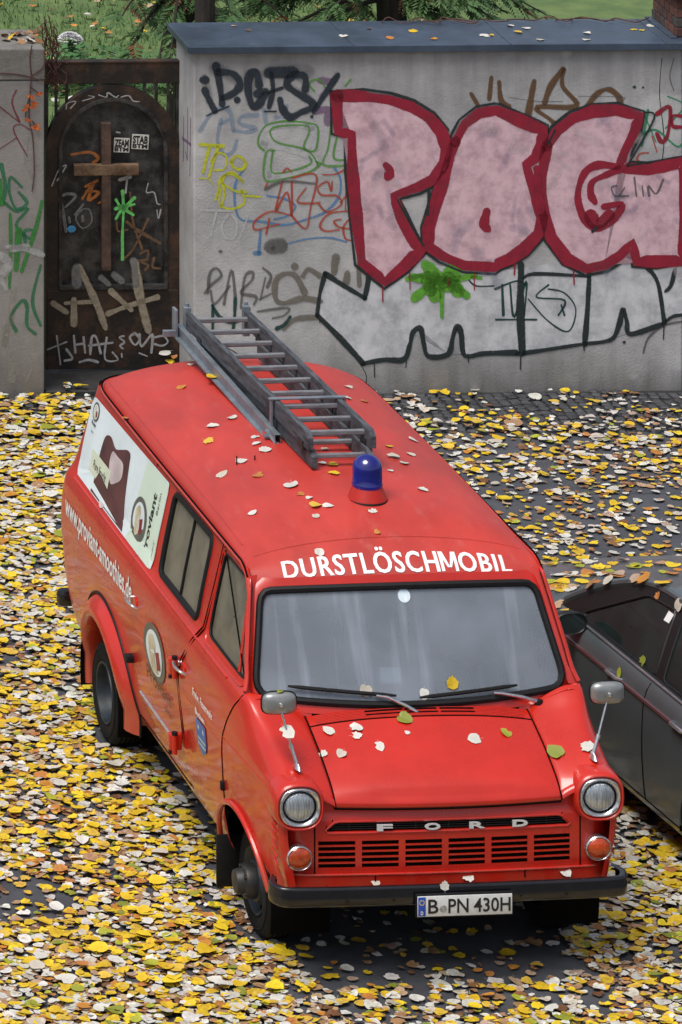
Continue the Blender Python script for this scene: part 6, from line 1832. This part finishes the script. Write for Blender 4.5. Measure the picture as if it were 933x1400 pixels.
def leaf_template(kind, r):
    tear = r.random() < .5
    if kind == 0: half = [(0, .49), (.14, .41), (.30, .31), (.41, .12), (.44, -.08), (.38, -.27), (.24, -.38), (.06, -.35)]
    elif kind == 1: half = [(0, .50), (.19, .42), (.36, .26), (.45, .03), (.43, -.18), (.30, -.34), (.14, -.39), (.03, -.31)]
    elif kind == 2: half = [(0, .46), (.09, .33), (.20, .33), (.29, .14), (.42, .10), (.36, -.10), (.33, -.27), (.10, -.36)]
    else: half = [(0, .54), (.14, .42), (.27, .26), (.35, .04), (.36, -.16), (.27, -.34), (.12, -.41), (.02, -.36)]
    out = [(x * (1 + r.uniform(-.1, .1)), y + r.uniform(-.02, .02)) for x, y in half]
    L = [(-x, y) for x, y in half[1:]][::-1]
    L = [(x * (1 + r.uniform(-.1, .1)), y + r.uniform(-.02, .02)) for x, y in L]
    ring = out + L
    if tear:                                      # a torn or nibbled edge
        i = r.randrange(1, len(ring) - 1); ring[i] = (ring[i][0] * r.uniform(.35, .6), ring[i][1] * r.uniform(.5, .8))
    c1, c2, fold, tw = r.uniform(-.25, .40), r.uniform(-.25, .30), r.uniform(0, .14), r.uniform(-.25, .25)
    hz = lambda x, y: c1 * x * x + c2 * y * y + fold * abs(x) + tw * x * y + r.uniform(-.015, .015)
    V = [(0, .18, c2 * .03), (0, -.14, c2 * .02)]
    V += [(x, y, hz(x, y)) for x, y in ring]
    V += [(-.012, -.36, .0), (.012, -.36, 0), (r.uniform(-.12, .12), -.66, r.uniform(0, .16))]
    n = len(ring); F = []
    for i in range(n):
        a, b_ = 2 + i, 2 + (i + 1) % n
        ym = (ring[i][1] + ring[(i + 1) % n][1]) / 2
        F.append((0 if ym > .02 else 1, a, b_) if True else None)
    # bridge between the two centre points
    right = max(range(0, 8), key=lambda i: -abs(ring[i][1] - .02) if ring[i][0] > 0 else -9)
    F2 = []
    for i in range(n):
        ca = 0 if (ring[i][1] + ring[(i + 1) % n][1]) / 2 > .02 else 1
        cb_ = 0 if (ring[(i + 1) % n][1] + ring[(i + 2) % n][1]) / 2 > .02 else 1
        if ca != cb_: F2.append((ca, 2 + (i + 1) % n, cb_))
    F = F + F2 + [(2 + n, 2 + n + 1, 2 + n + 2)]
    return np.array(V), np.array(F)
lr = random.Random(11)
TEMPL = [leaf_template(k % 4, lr) for k in range(28)]
TV = np.stack([t[0] for t in TEMPL]); 
def vnoise(x, y, s, seed):
    g = np.random.default_rng(seed).uniform(0, 1, (64, 64))
    X = x / s + 1000; Y = y / s + 1000
    i = np.floor(X).astype(int); j = np.floor(Y).astype(int); fx = X - i; fy_ = Y - j
    fx = fx * fx * (3 - 2 * fx); fy_ = fy_ * fy_ * (3 - 2 * fy_)
    q = lambda a, c: g[a % 64, c % 64]
    return (q(i, j) * (1 - fx) + q(i + 1, j) * fx) * (1 - fy_) + (q(i, j + 1) * (1 - fx) + q(i + 1, j + 1) * fx) * fy_
nrg = np.random.default_rng(42)
N0 = 92000
Yl = nrg.uniform(-2.6, 10.10, N0); tt = nrg.uniform(-520, 1320, N0)
Xl = CAM.x + (tt - CX) * (Yl + 32) / F_PX
keep_w = (Yl + 32) / 42.0                     # even spread per square metre
dens = np.ones(N0)
dens *= np.clip(1 - np.maximum(-60 - tt, tt - 1000) / 700, .25, 1)      # thinning out towards the sides of the yard
vx_ = (Xl - VO.x) * vex.x + (Yl - VO.y) * vex.y; vy_ = (Xl - VO.x) * vey.x + (Yl - VO.y) * vey.y
rightzone = 1 / (1 + np.exp(-(vx_ - .9) * 6)) 
back = 1 / (1 + np.exp(-(Yl - 1.6) * 2.5))
dens *= 1 - .80 * rightzone * back
dens[(Yl > 7.9) & (Yl < 9.35)] *= 1.9
dens[(Yl > 9.35)] *= .62
dens[(Yl > 5.2) & (Yl < 7.9) & (vx_ < .5)] *= .95
under = (np.abs(vx_ - .03) < .80) & (vy_ > .05) & (vy_ < 4.9)
dens[under] *= .10
near = (np.abs(vx_) < .95) & (vy_ > -.40) & (vy_ <= .05)
dens[near] *= .42
strip = (vx_ < -.80) & (vx_ > -1.15) & (vy_ > .25) & (vy_ < 1.5); dens[strip] *= .55
big = vnoise(Xl, Yl * .8, .55, 1); fine = vnoise(Xl, Yl, .23, 2)
dens *= np.clip(.50 + 1.1 * (big * .55 + fine * .45), .25, 1.3)
pat = ((Xl + 2.10) / .36) ** 2 + ((Yl - .52) / .48) ** 2 + (fine - .5) * .9; dens *= np.clip(.12 + .9 * (pat - .35), .12, 1)
pat = ((Xl + 1.72) / .25) ** 2 + ((Yl - 4.6) / .35) ** 2; dens *= np.where(pat < 1, .35, 1)
pat = ((Xl - .9) / .5) ** 2 + ((Yl + .95) / .16) ** 2; dens *= np.where(pat < 1, .5, 1)
sel = nrg.uniform(0, 1, N0) < dens * keep_w * .80
# nothing inside the gate recess behind the wall line or in the walls
wb = (Xl - W0.x) * wn.x + (Yl - W0.y) * wn.y; wsx = (Xl - W0.x) * wd.x + (Yl - W0.y) * wd.y
sel &= (wb < -.03) | ((wsx > -3.45) & (wsx < -2.42) & (wb < .45) & (nrg.uniform(0, 1, N0) < .4))
for (q, vv, zz) in (((-.8, .838), .16, 0), ((.8, .838), .16, 0), ((-.85, 3.842), .2, 0), ((.85, 3.842), .2, 0)):
    sel &= ~((np.abs(vx_ - q[0]) < .20) & (np.abs(vy_ - q[1]) < .14))
Xl, Yl = Xl[sel], Yl[sel]; NL = len(Xl)
dl = dens[sel]; wbl = wb[sel]
size = (.040 + .072 * nrg.beta(1.5, 2.0, NL)) * np.where(nrg.uniform(0, 1, NL) < .07, 1.4, 1) * np.where(np.isin(np.arange(NL) % 10, [0, 1]), .72, 1)
frontness = np.clip((.2 - Yl) / 1.6, 0, 1)
layer = nrg.uniform(0, 1, NL)
kinds = []; vxs = vx_[sel]; vys = vy_[sel]
for i in range(NL):
    f = frontness[i]; q = nrg.uniform()
    farr = 1 if Yl[i] > 5 else 0
    lo = layer[i] < .40
    pw = .26 if lo else .44; py = .20 if lo else .43; pt = .40 if lo else .15; pb = .14 if lo else .02; po = .04
    if Xl[i] > 1.0 and Yl[i] > 1: pw += .14; pt *= .7
    if f > .3 : pt *= 1.35; pb *= 1.5; pw *= .85; py *= .85
    if vxs[i] < -1.0 and -.2 < Yl[i] < 5: py *= 1.2; pw *= .85
    tot = pw + py + pt + pb + po + .045
    q *= tot
    kinds.append('white' if q < pw else 'yellow' if q < pw + py else 'tan' if q < pw + py + pt else 'brown' if q < pw + py + pt + pb else 'orange' if q < pw + py + pt + pb + po else 'olive')
rankz = np.where(np.isin(kinds, ['brown', 'tan']), layer * .5, .25 + layer * .75)
zl = .010 + rankz * .017 * np.clip(dl, .2, 1.2) + np.where(wbl > -1.05, .018, 0) + np.where((wbl > -5.3) & (wbl < -.6), .012, 0) + np.where(wbl > -.0, .045, 0)
yaw = nrg.uniform(0, 2 * math.pi, NL); tx_ = nrg.normal(0, .09, NL); ty_ = nrg.normal(0, .09, NL); vari = nrg.integers(0, 28, NL)
def rot_matrices(yaw, a, b):
    cz, sz, ca, sa, cb_, sb = np.cos(yaw), np.sin(yaw), np.cos(a), np.sin(a), np.cos(b), np.sin(b)
    M = np.zeros((len(yaw), 3, 3))
    M[:, 0, 0] = cz * cb_ - sz * sa * sb; M[:, 0, 1] = -sz * ca; M[:, 0, 2] = cz * sb + sz * sa * cb_
    M[:, 1, 0] = sz * cb_ + cz * sa * sb; M[:, 1, 1] = cz * ca; M[:, 1, 2] = sz * sb - cz * sa * cb_
    M[:, 2, 0] = -ca * sb; M[:, 2, 1] = sa; M[:, 2, 2] = ca * cb_
    return M
def leaf_cols(kind, rs):
    c = PALETTE[kind][rs.randrange(len(PALETTE[kind]))]; k = rs.uniform(.82, 1.12)
    return (min(1, c[0] * k), min(1, c[1] * k * rs.uniform(.96, 1.04)), min(1, c[2] * k), 1)
# the leaves that show largest become objects of their own, the rest one litter
u_img = CX + F_PX * (Xl - CAM.x) / (Yl + 32); v_img = CY + F_PX * (CAM.z) / (Yl + 32)
inframe = (u_img > 12) & (u_img < 921) & (v_img > 560) & (v_img < 1392) & ~((np.abs(vx_[sel]) < 1.05) & (vy_[sel] > -.3) & (vy_[sel] < 5.0)) & ~((Xl > 1.1) & (Yl < 4.2) & (Yl > -.4))
topmost = (rankz > .70) & inframe & (np.array(kinds) != 'brown')
score = np.where(topmost, size / (Yl + 32) * nrg.uniform(.7, 1, NL), 0)
pick = np.argsort(-score)[:140]
pickset = np.zeros(NL, bool); pickset[pick] = True
ids = np.where(~pickset)[0]
M = rot_matrices(yaw, tx_, ty_)
Vt = TV[vari] * size[:, None, None]
Vw = np.einsum('nij,nkj->nki', M, Vt)
zmin = Vw[:, :, 2].min(1)
Vw += np.stack([Xl, Yl, zl - np.minimum(0, zmin) * .65], 1)[:, None, :]
nv = TV.shape[1]
faces = []
for k, i in enumerate(ids):
    faces.append(TEMPL[vari[i]][1] + k * nv)
allv = Vw[ids].reshape(-1, 3)
allf = np.concatenate(faces)
cols = np.zeros((len(ids), nv, 4))
for k, i in enumerate(ids):
    c = leaf_cols(kinds[i], lr); cols[k, :] = c; cols[k, :2, :3] *= .9
me = bpy.data.meshes.new('leaf_litter')
me.vertices.add(len(allv)); me.vertices.foreach_set('co', allv.ravel())
me.loops.add(allf.size); me.loops.foreach_set('vertex_index', allf.ravel().astype(np.int32))
me.polygons.add(len(allf)); me.polygons.foreach_set('loop_start', np.arange(0, allf.size, 3, dtype=np.int32)); me.polygons.foreach_set('loop_total', np.full(len(allf), 3, np.int32))
me.update(calc_edges=True); me.validate()
a_ = me.color_attributes.new('col', 'FLOAT_COLOR', 'POINT'); a_.data.foreach_set('color', cols.ravel())
me.materials.append(LM)
lit = bpy.data.objects.new('leaf_litter', me); COL.objects.link(lit)
tag(lit, 'thick litter of white, yellow and brown autumn leaves covering the ground', 'leaves', kind='stuff')
# bed of small broken, browned leaf pieces under the fresh ones
nb_ = 26000
Bu = nrg.uniform(-420, 1200, nb_); By = nrg.uniform(-2.6, 9.6, nb_); Bx = CAM.x + (Bu - CX) * (By + 32) / F_PX
bvx = (Bx - VO.x) * vex.x + (By - VO.y) * vex.y; bvy = (Bx - VO.x) * vey.x + (By - VO.y) * vey.y
bd_ = np.clip(.25 + 1.1 * vnoise(Bx, By * .8, .55, 1), .2, 1) * np.where((bvx > .9) & (By > 1.6), .30, 1) * np.where((np.abs(bvx - .03) < .80) & (bvy > -.3) & (bvy < 4.9), .12, 1)
bd_ *= np.clip(.08 + .9 * (((Bx + 2.10) / .36) ** 2 + ((By - .52) / .48) ** 2 - .35), .08, 1)
ok_ = nrg.uniform(0, 1, nb_) < bd_ * (By + 32) / 42
Bx, By = Bx[ok_], By[ok_]; nb_ = len(Bx)
ang = np.linspace(0, 2 * math.pi, 6, endpoint=False)
rad_ = nrg.uniform(.55, 1.1, (nb_, 6)) * nrg.uniform(.014, .040, nb_)[:, None]; ph_ = nrg.uniform(0, 6.28, nb_)[:, None]; asp = nrg.uniform(.5, 1, nb_)[:, None]
ca_, sa_ = rad_ * np.cos(ang), rad_ * np.sin(ang) * asp
BV = np.stack([Bx[:, None] + ca_ * np.cos(ph_) - sa_ * np.sin(ph_), By[:, None] + ca_ * np.sin(ph_) + sa_ * np.cos(ph_), nrg.uniform(.008, .022, (nb_, 6))], 2)
wbb = (Bx - W0.x) * wn.x + (By - W0.y) * wn.y; BV[:, :, 2] += np.where(wbb > -5.3, .013, 0)[:, None] + np.where(wbb > -1.05, .008, 0)[:, None]
me = bpy.data.meshes.new('leaf_fragments'); me.from_pydata(BV.reshape(-1, 3).tolist(), [], np.arange(6 * nb_).reshape(-1, 6).tolist())
bc_ = np.zeros((nb_, 6, 4))
for i in range(nb_): bc_[i, :] = leaf_cols(lr.choice(['tan', 'tan', 'brown', 'brown', 'orange', 'white', 'yellow']), lr)
a_ = me.color_attributes.new('col', 'FLOAT_COLOR', 'POINT'); a_.data.foreach_set('color', bc_.ravel()); me.materials.append(LM)
fo = bpy.data.objects.new('leaf_fragments', me); COL.objects.link(fo); tag(fo, 'small brown broken leaf pieces lying under the fresh leaves', 'leaves', kind='stuff')
# thin scatter of leaves on the lawn behind the wall
nlw = 1500
Lx = nrg.uniform(-5, 5, nlw); Ly = nrg.uniform(12.0, 25.0, nlw); Ls = nrg.uniform(.05, .10, nlw)
LMx = rot_matrices(nrg.uniform(0, 6.28, nlw), nrg.normal(0, .2, nlw), nrg.normal(0, .2, nlw)); Lvar = nrg.integers(0, 28, nlw)
LV = np.einsum('nij,nkj->nki', LMx, TV[Lvar] * Ls[:, None, None]) + np.stack([Lx, Ly, np.full(nlw, .075)], 1)[:, None, :]
LF = np.concatenate([TEMPL[Lvar[i]][1] + i * nv for i in range(nlw)])
me = bpy.data.meshes.new('lawn_leaves'); me.from_pydata(LV.reshape(-1, 3).tolist(), [], LF.tolist())
lc = np.zeros((nlw, nv, 4))
for i in range(nlw): lc[i, :] = leaf_cols(lr.choice(['yellow', 'orange', 'tan', 'white', 'brown', 'orange']), lr)
a_ = me.color_attributes.new('col', 'FLOAT_COLOR', 'POINT'); a_.data.foreach_set('color', lc.ravel()); me.materials.append(LM)
ll = bpy.data.objects.new('lawn_leaves', me); COL.objects.link(ll); tag(ll, 'scattered orange and yellow leaves on the lawn behind the wall', 'leaves', kind='stuff')

LEAFMESH = {}
def leaf_mesh(kind, var, shade):
    key = (kind, var, shade)
    if key not in LEAFMESH:
        me = bpy.data.meshes.new('leaf_' + kind)
        me.from_pydata(TV[var].tolist(), [], TEMPL[var][1].tolist())
        c = PALETTE[kind][shade % len(PALETTE[kind])]
        a_ = me.color_attributes.new('col', 'FLOAT_COLOR', 'POINT'); a_.data.foreach_set('color', [v for k in range(nv) for v in ([x * (.9 if k < 2 else 1) for x in c] + [1])])
        me.materials.append(LM); LEAFMESH[key] = me
    return LEAFMESH[key]
CW = {'white': 'whitish', 'yellow': 'yellow', 'tan': 'tan', 'brown': 'brown', 'olive': 'yellow-green', 'orange': 'orange'}
LEAVES = []
def leaf_obj(kind, var, shade, loc, rotM, s, label, group):
    o = bpy.data.objects.new('fallen_leaf', leaf_mesh(kind, var, shade)); COL.objects.link(o)
    o.matrix_world = Matrix.Translation(loc) @ rotM.to_4x4() @ Matrix.Scale(s, 4)
    tag(o, label, 'leaf', group)
    LEAVES.append((o, CX + F_PX * (loc.x - CAM.x) / (loc.y - CAM.y), CY - F_PX * (loc.z - CAM.z) / (loc.y - CAM.y)))
    return o
def zone(x, y, vx, vy):
    if y < -.55: return 'on the ground in front of the van'
    if vx < 0 and vy < 1.4: return 'beside the van front wheel'
    if vx < 0 and vy < 3.0: return 'beside the van doors'
    if vx < 0 and vy < 5.0: return 'beside the van rear wheel'
    if vx < 0: return 'on the ground behind the van'
    return 'on the paving behind the dark car'
for i in pick:
    k = kinds[i]; z_ = zone(Xl[i], Yl[i], vxs[i], vys[i])
    Mi = Matrix([list(r_) for r_ in M[i]])
    leaf_obj(k, int(vari[i]), lr.randrange(4), Vector((Xl[i], Yl[i], zl[i] + .012 - min(0, zmin[i]) * .65)), Mi, float(size[i]), 'larger %s leaf %s' % (CW[k], z_), '%s leaves %s' % (CW[k], z_))

# leaves that came to rest on the van, the car and the coping: dropped straight onto the surface below
bpy.context.view_layer.update()
dg = bpy.context.evaluated_depsgraph_get()
def rest(u, v, kind, px, where, group, tilt=.12, skip=()):
    d = pix_ray(u, v).normalized()
    ok, loc, nrm, idx, ob, mw = scene.ray_cast(dg, CAM, d)
    if not ok: return None
    if nrm.dot(d) > 0: nrm = -nrm
    if nrm.z < .25: nrm = Vector((nrm.x * .5, nrm.y * .5, .6)).normalized()
    z = nrm.normalized(); x = Vector((math.cos(lr.uniform(0, 6.28)), math.sin(lr.uniform(0, 6.28)), 0)); x = (x - z * x.dot(z)).normalized(); y = z.cross(x)
    B_ = Matrix((x, y, z)).transposed()
    T_ = Matrix.Rotation(lr.uniform(-tilt, tilt), 3, 'X') @ Matrix.Rotation(lr.uniform(-tilt, tilt), 3, 'Y')
    var = lr.randrange(28); s = px / 247.0 * (loc.y + 32) / 31.3 
    zm = float((TV[var] @ np.array(T_).T)[:, 2].min()) * s
    return leaf_obj(kind, var, lr.randrange(4), loc + z * (.003 - zm * .8), B_ @ T_, s, where, group)
ROOFL = [(226, 482, 'white', 17), (232, 493, 'yellow', 15), (262, 499, 'white', 16), (290, 516, 'yellow', 18), (248, 530, 'orange', 16), (172, 572, 'orange', 12), (318, 572, 'white', 18), (291, 583, 'white', 19), (286, 604, 'yellow', 19), (349, 598, 'white', 14), (351, 607, 'white', 16), (363, 616, 'white', 22), (304, 649, 'white', 21), (331, 631, 'white', 20), (354, 650, 'orange', 18), (398, 664, 'white', 24), (411, 676, 'orange', 13), (423, 681, 'white', 11), (431, 692, 'yellow', 19), (448, 692, 'white', 17), (432, 706, 'white', 12), (455, 636, 'yellow', 17), (457, 648, 'yellow', 18), (441, 634, 'white', 13), (346, 702, 'white', 14), (437, 756, 'white', 15), (516, 728, 'orange', 10), (510, 699, 'white', 16), (578, 670, 'white', 17), (532, 611, 'yellow', 14), (537, 625, 'white', 20), (553, 634, 'white', 17), (562, 622, 'white', 15), (534, 644, 'white', 10), (477, 530, 'white', 15), (476, 545, 'white', 13), (498, 549, 'orange', 14), (565, 602, 'white', 17), (444, 615, 'white', 12), (238, 487, 'orange', 10)]
for (u, v, k, s) in ROOFL:
    w_ = 'ahead of the beacon' if v > 690 else 'right of the ladder' if u > 460 + (v - 500) * .5 and u > 455 else 'left of the beacon' if v > 625 else 'left of the ladder'
    rest(u, v, k, s, '%s leaf on the red van roof, %s' % (CW[k], w_), '%s leaves on the van roof %s' % (CW[k], w_))
for (u, v, k, s) in [(393, 1001, 'white', 26), (450, 1000, 'white', 20), (487, 996, 'white', 20), (488, 1006, 'white', 19), (442, 1031, 'white', 16), (467, 1031, 'white', 16), (519, 1021, 'white', 18), (553, 983, 'olive', 24), (557, 1002, 'white', 10), (649, 1011, 'white', 21), (692, 1003, 'olive', 18), (760, 1028, 'olive', 30), (803, 1022, 'white', 24)]:
    rest(u, v, k, s, '%s leaf on the red van bonnet' % CW[k], '%s leaves on the van bonnet' % CW[k])
for (u, v, k, s) in [(618, 934, 'yellow', 22), (500, 944, 'white', 20), (580, 949, 'white', 18), (383, 946, 'olive', 12)]:
    rest(u, v, k, s, '%s leaf caught on the van windscreen by a wiper' % CW[k], 'leaves on the windscreen')
for (u, v, k, s) in [(513, 1206, 'white', 16), (640, 1199, 'white', 20), (608, 1211, 'white', 16), (773, 1193, 'white', 18)]:
    rest(u, v, k, s, 'white leaf lying on the black front bumper', 'white leaves on the front bumper')
for (u, v, k, s) in [(470, 50, 'white', 14), (565, 43, 'yellow', 16), (594, 54, 'orange', 11), (533, 53, 'orange', 14), (663, 49, 'white', 17), (672, 49, 'yellow', 10), (709, 45, 'yellow', 14), (698, 36, 'white', 14), (720, 39, 'white', 14), (739, 55, 'white', 14), (802, 55, 'white', 13), (803, 46, 'white', 12), (867, 41, 'yellow', 12), (878, 42, 'yellow', 10), (889, 36, 'white', 14), (340, 42, 'orange', 9), (320, 36, 'tan', 8), (505, 40, 'brown', 8)]:
    rest(u, v, k, s, '%s leaf on the metal wall coping' % CW[k], '%s leaves on the coping' % CW[k])
for i in range(22):
    u = lr.uniform(2, 55); v = lr.uniform(45, 60); k = lr.choice(['brown', 'brown', 'brown', 'tan', 'white', 'yellow'])
    rest(u, v, k, lr.uniform(8, 18), '%s leaf in the pile on the left wall' % CW[k], '%s leaves on the left wall' % CW[k], .5)
CARL = []
for i in range(190):
    u = lr.uniform(752, 930); v = lr.uniform(766, 838)
    if v > 812 - .0 * u and u > 835: continue
    if v > 800 and u > 800 and lr.random() < .5: continue
    CARL.append((u, v, lr.choice(['white', 'white', 'yellow', 'yellow', 'olive', 'tan', 'orange']), lr.uniform(14, 26)))
CARL += [(880, 905, 'olive', 20), (848, 920, 'olive', 18), (900, 814, 'orange', 12), (930, 828, 'white', 22)]
for (u, v, k, s) in CARL[:78] + CARL[-4:]:
    d = pix_ray(u, v).normalized()
    ok, loc, nrm, idx, ob, mw = scene.ray_cast(dg, CAM, d)
    if ok and ob.parent == car and (abs(nrm.z) > .6 or (u, v) in [(c[0], c[1]) for c in CARL[-4:]]):
        rest(u, v, k, s, '%s leaf lying on the dark parked car' % CW[k], '%s leaves on the dark car' % CW[k])

# leaves alike in colour and place are told apart by their order in the row
ORD = ['leftmost', 'second from the left', 'third from the left', 'fourth from the left', 'fifth from the left', 'sixth from the left', 'seventh from the left', 'eighth from the left', 'ninth from the left', 'tenth from the left', 'eleventh from the left', 'twelfth from the left'] + [w + ' from the left' for w in ('thirteenth', 'fourteenth', 'fifteenth', 'sixteenth', 'seventeenth', 'eighteenth', 'nineteenth', 'twentieth', 'twenty-first', 'twenty-second', 'twenty-third', 'twenty-fourth')]
byg = {}
for (o, u, v) in LEAVES: byg.setdefault(o['label'], []).append((u, v, o))
for lab, L in byg.items():
    if 1 < len(L) <= 24:
        for k, (u, v, o) in enumerate(sorted(L, key=lambda t: t[0])): o['label'] = lab + ', ' + ORD[k]
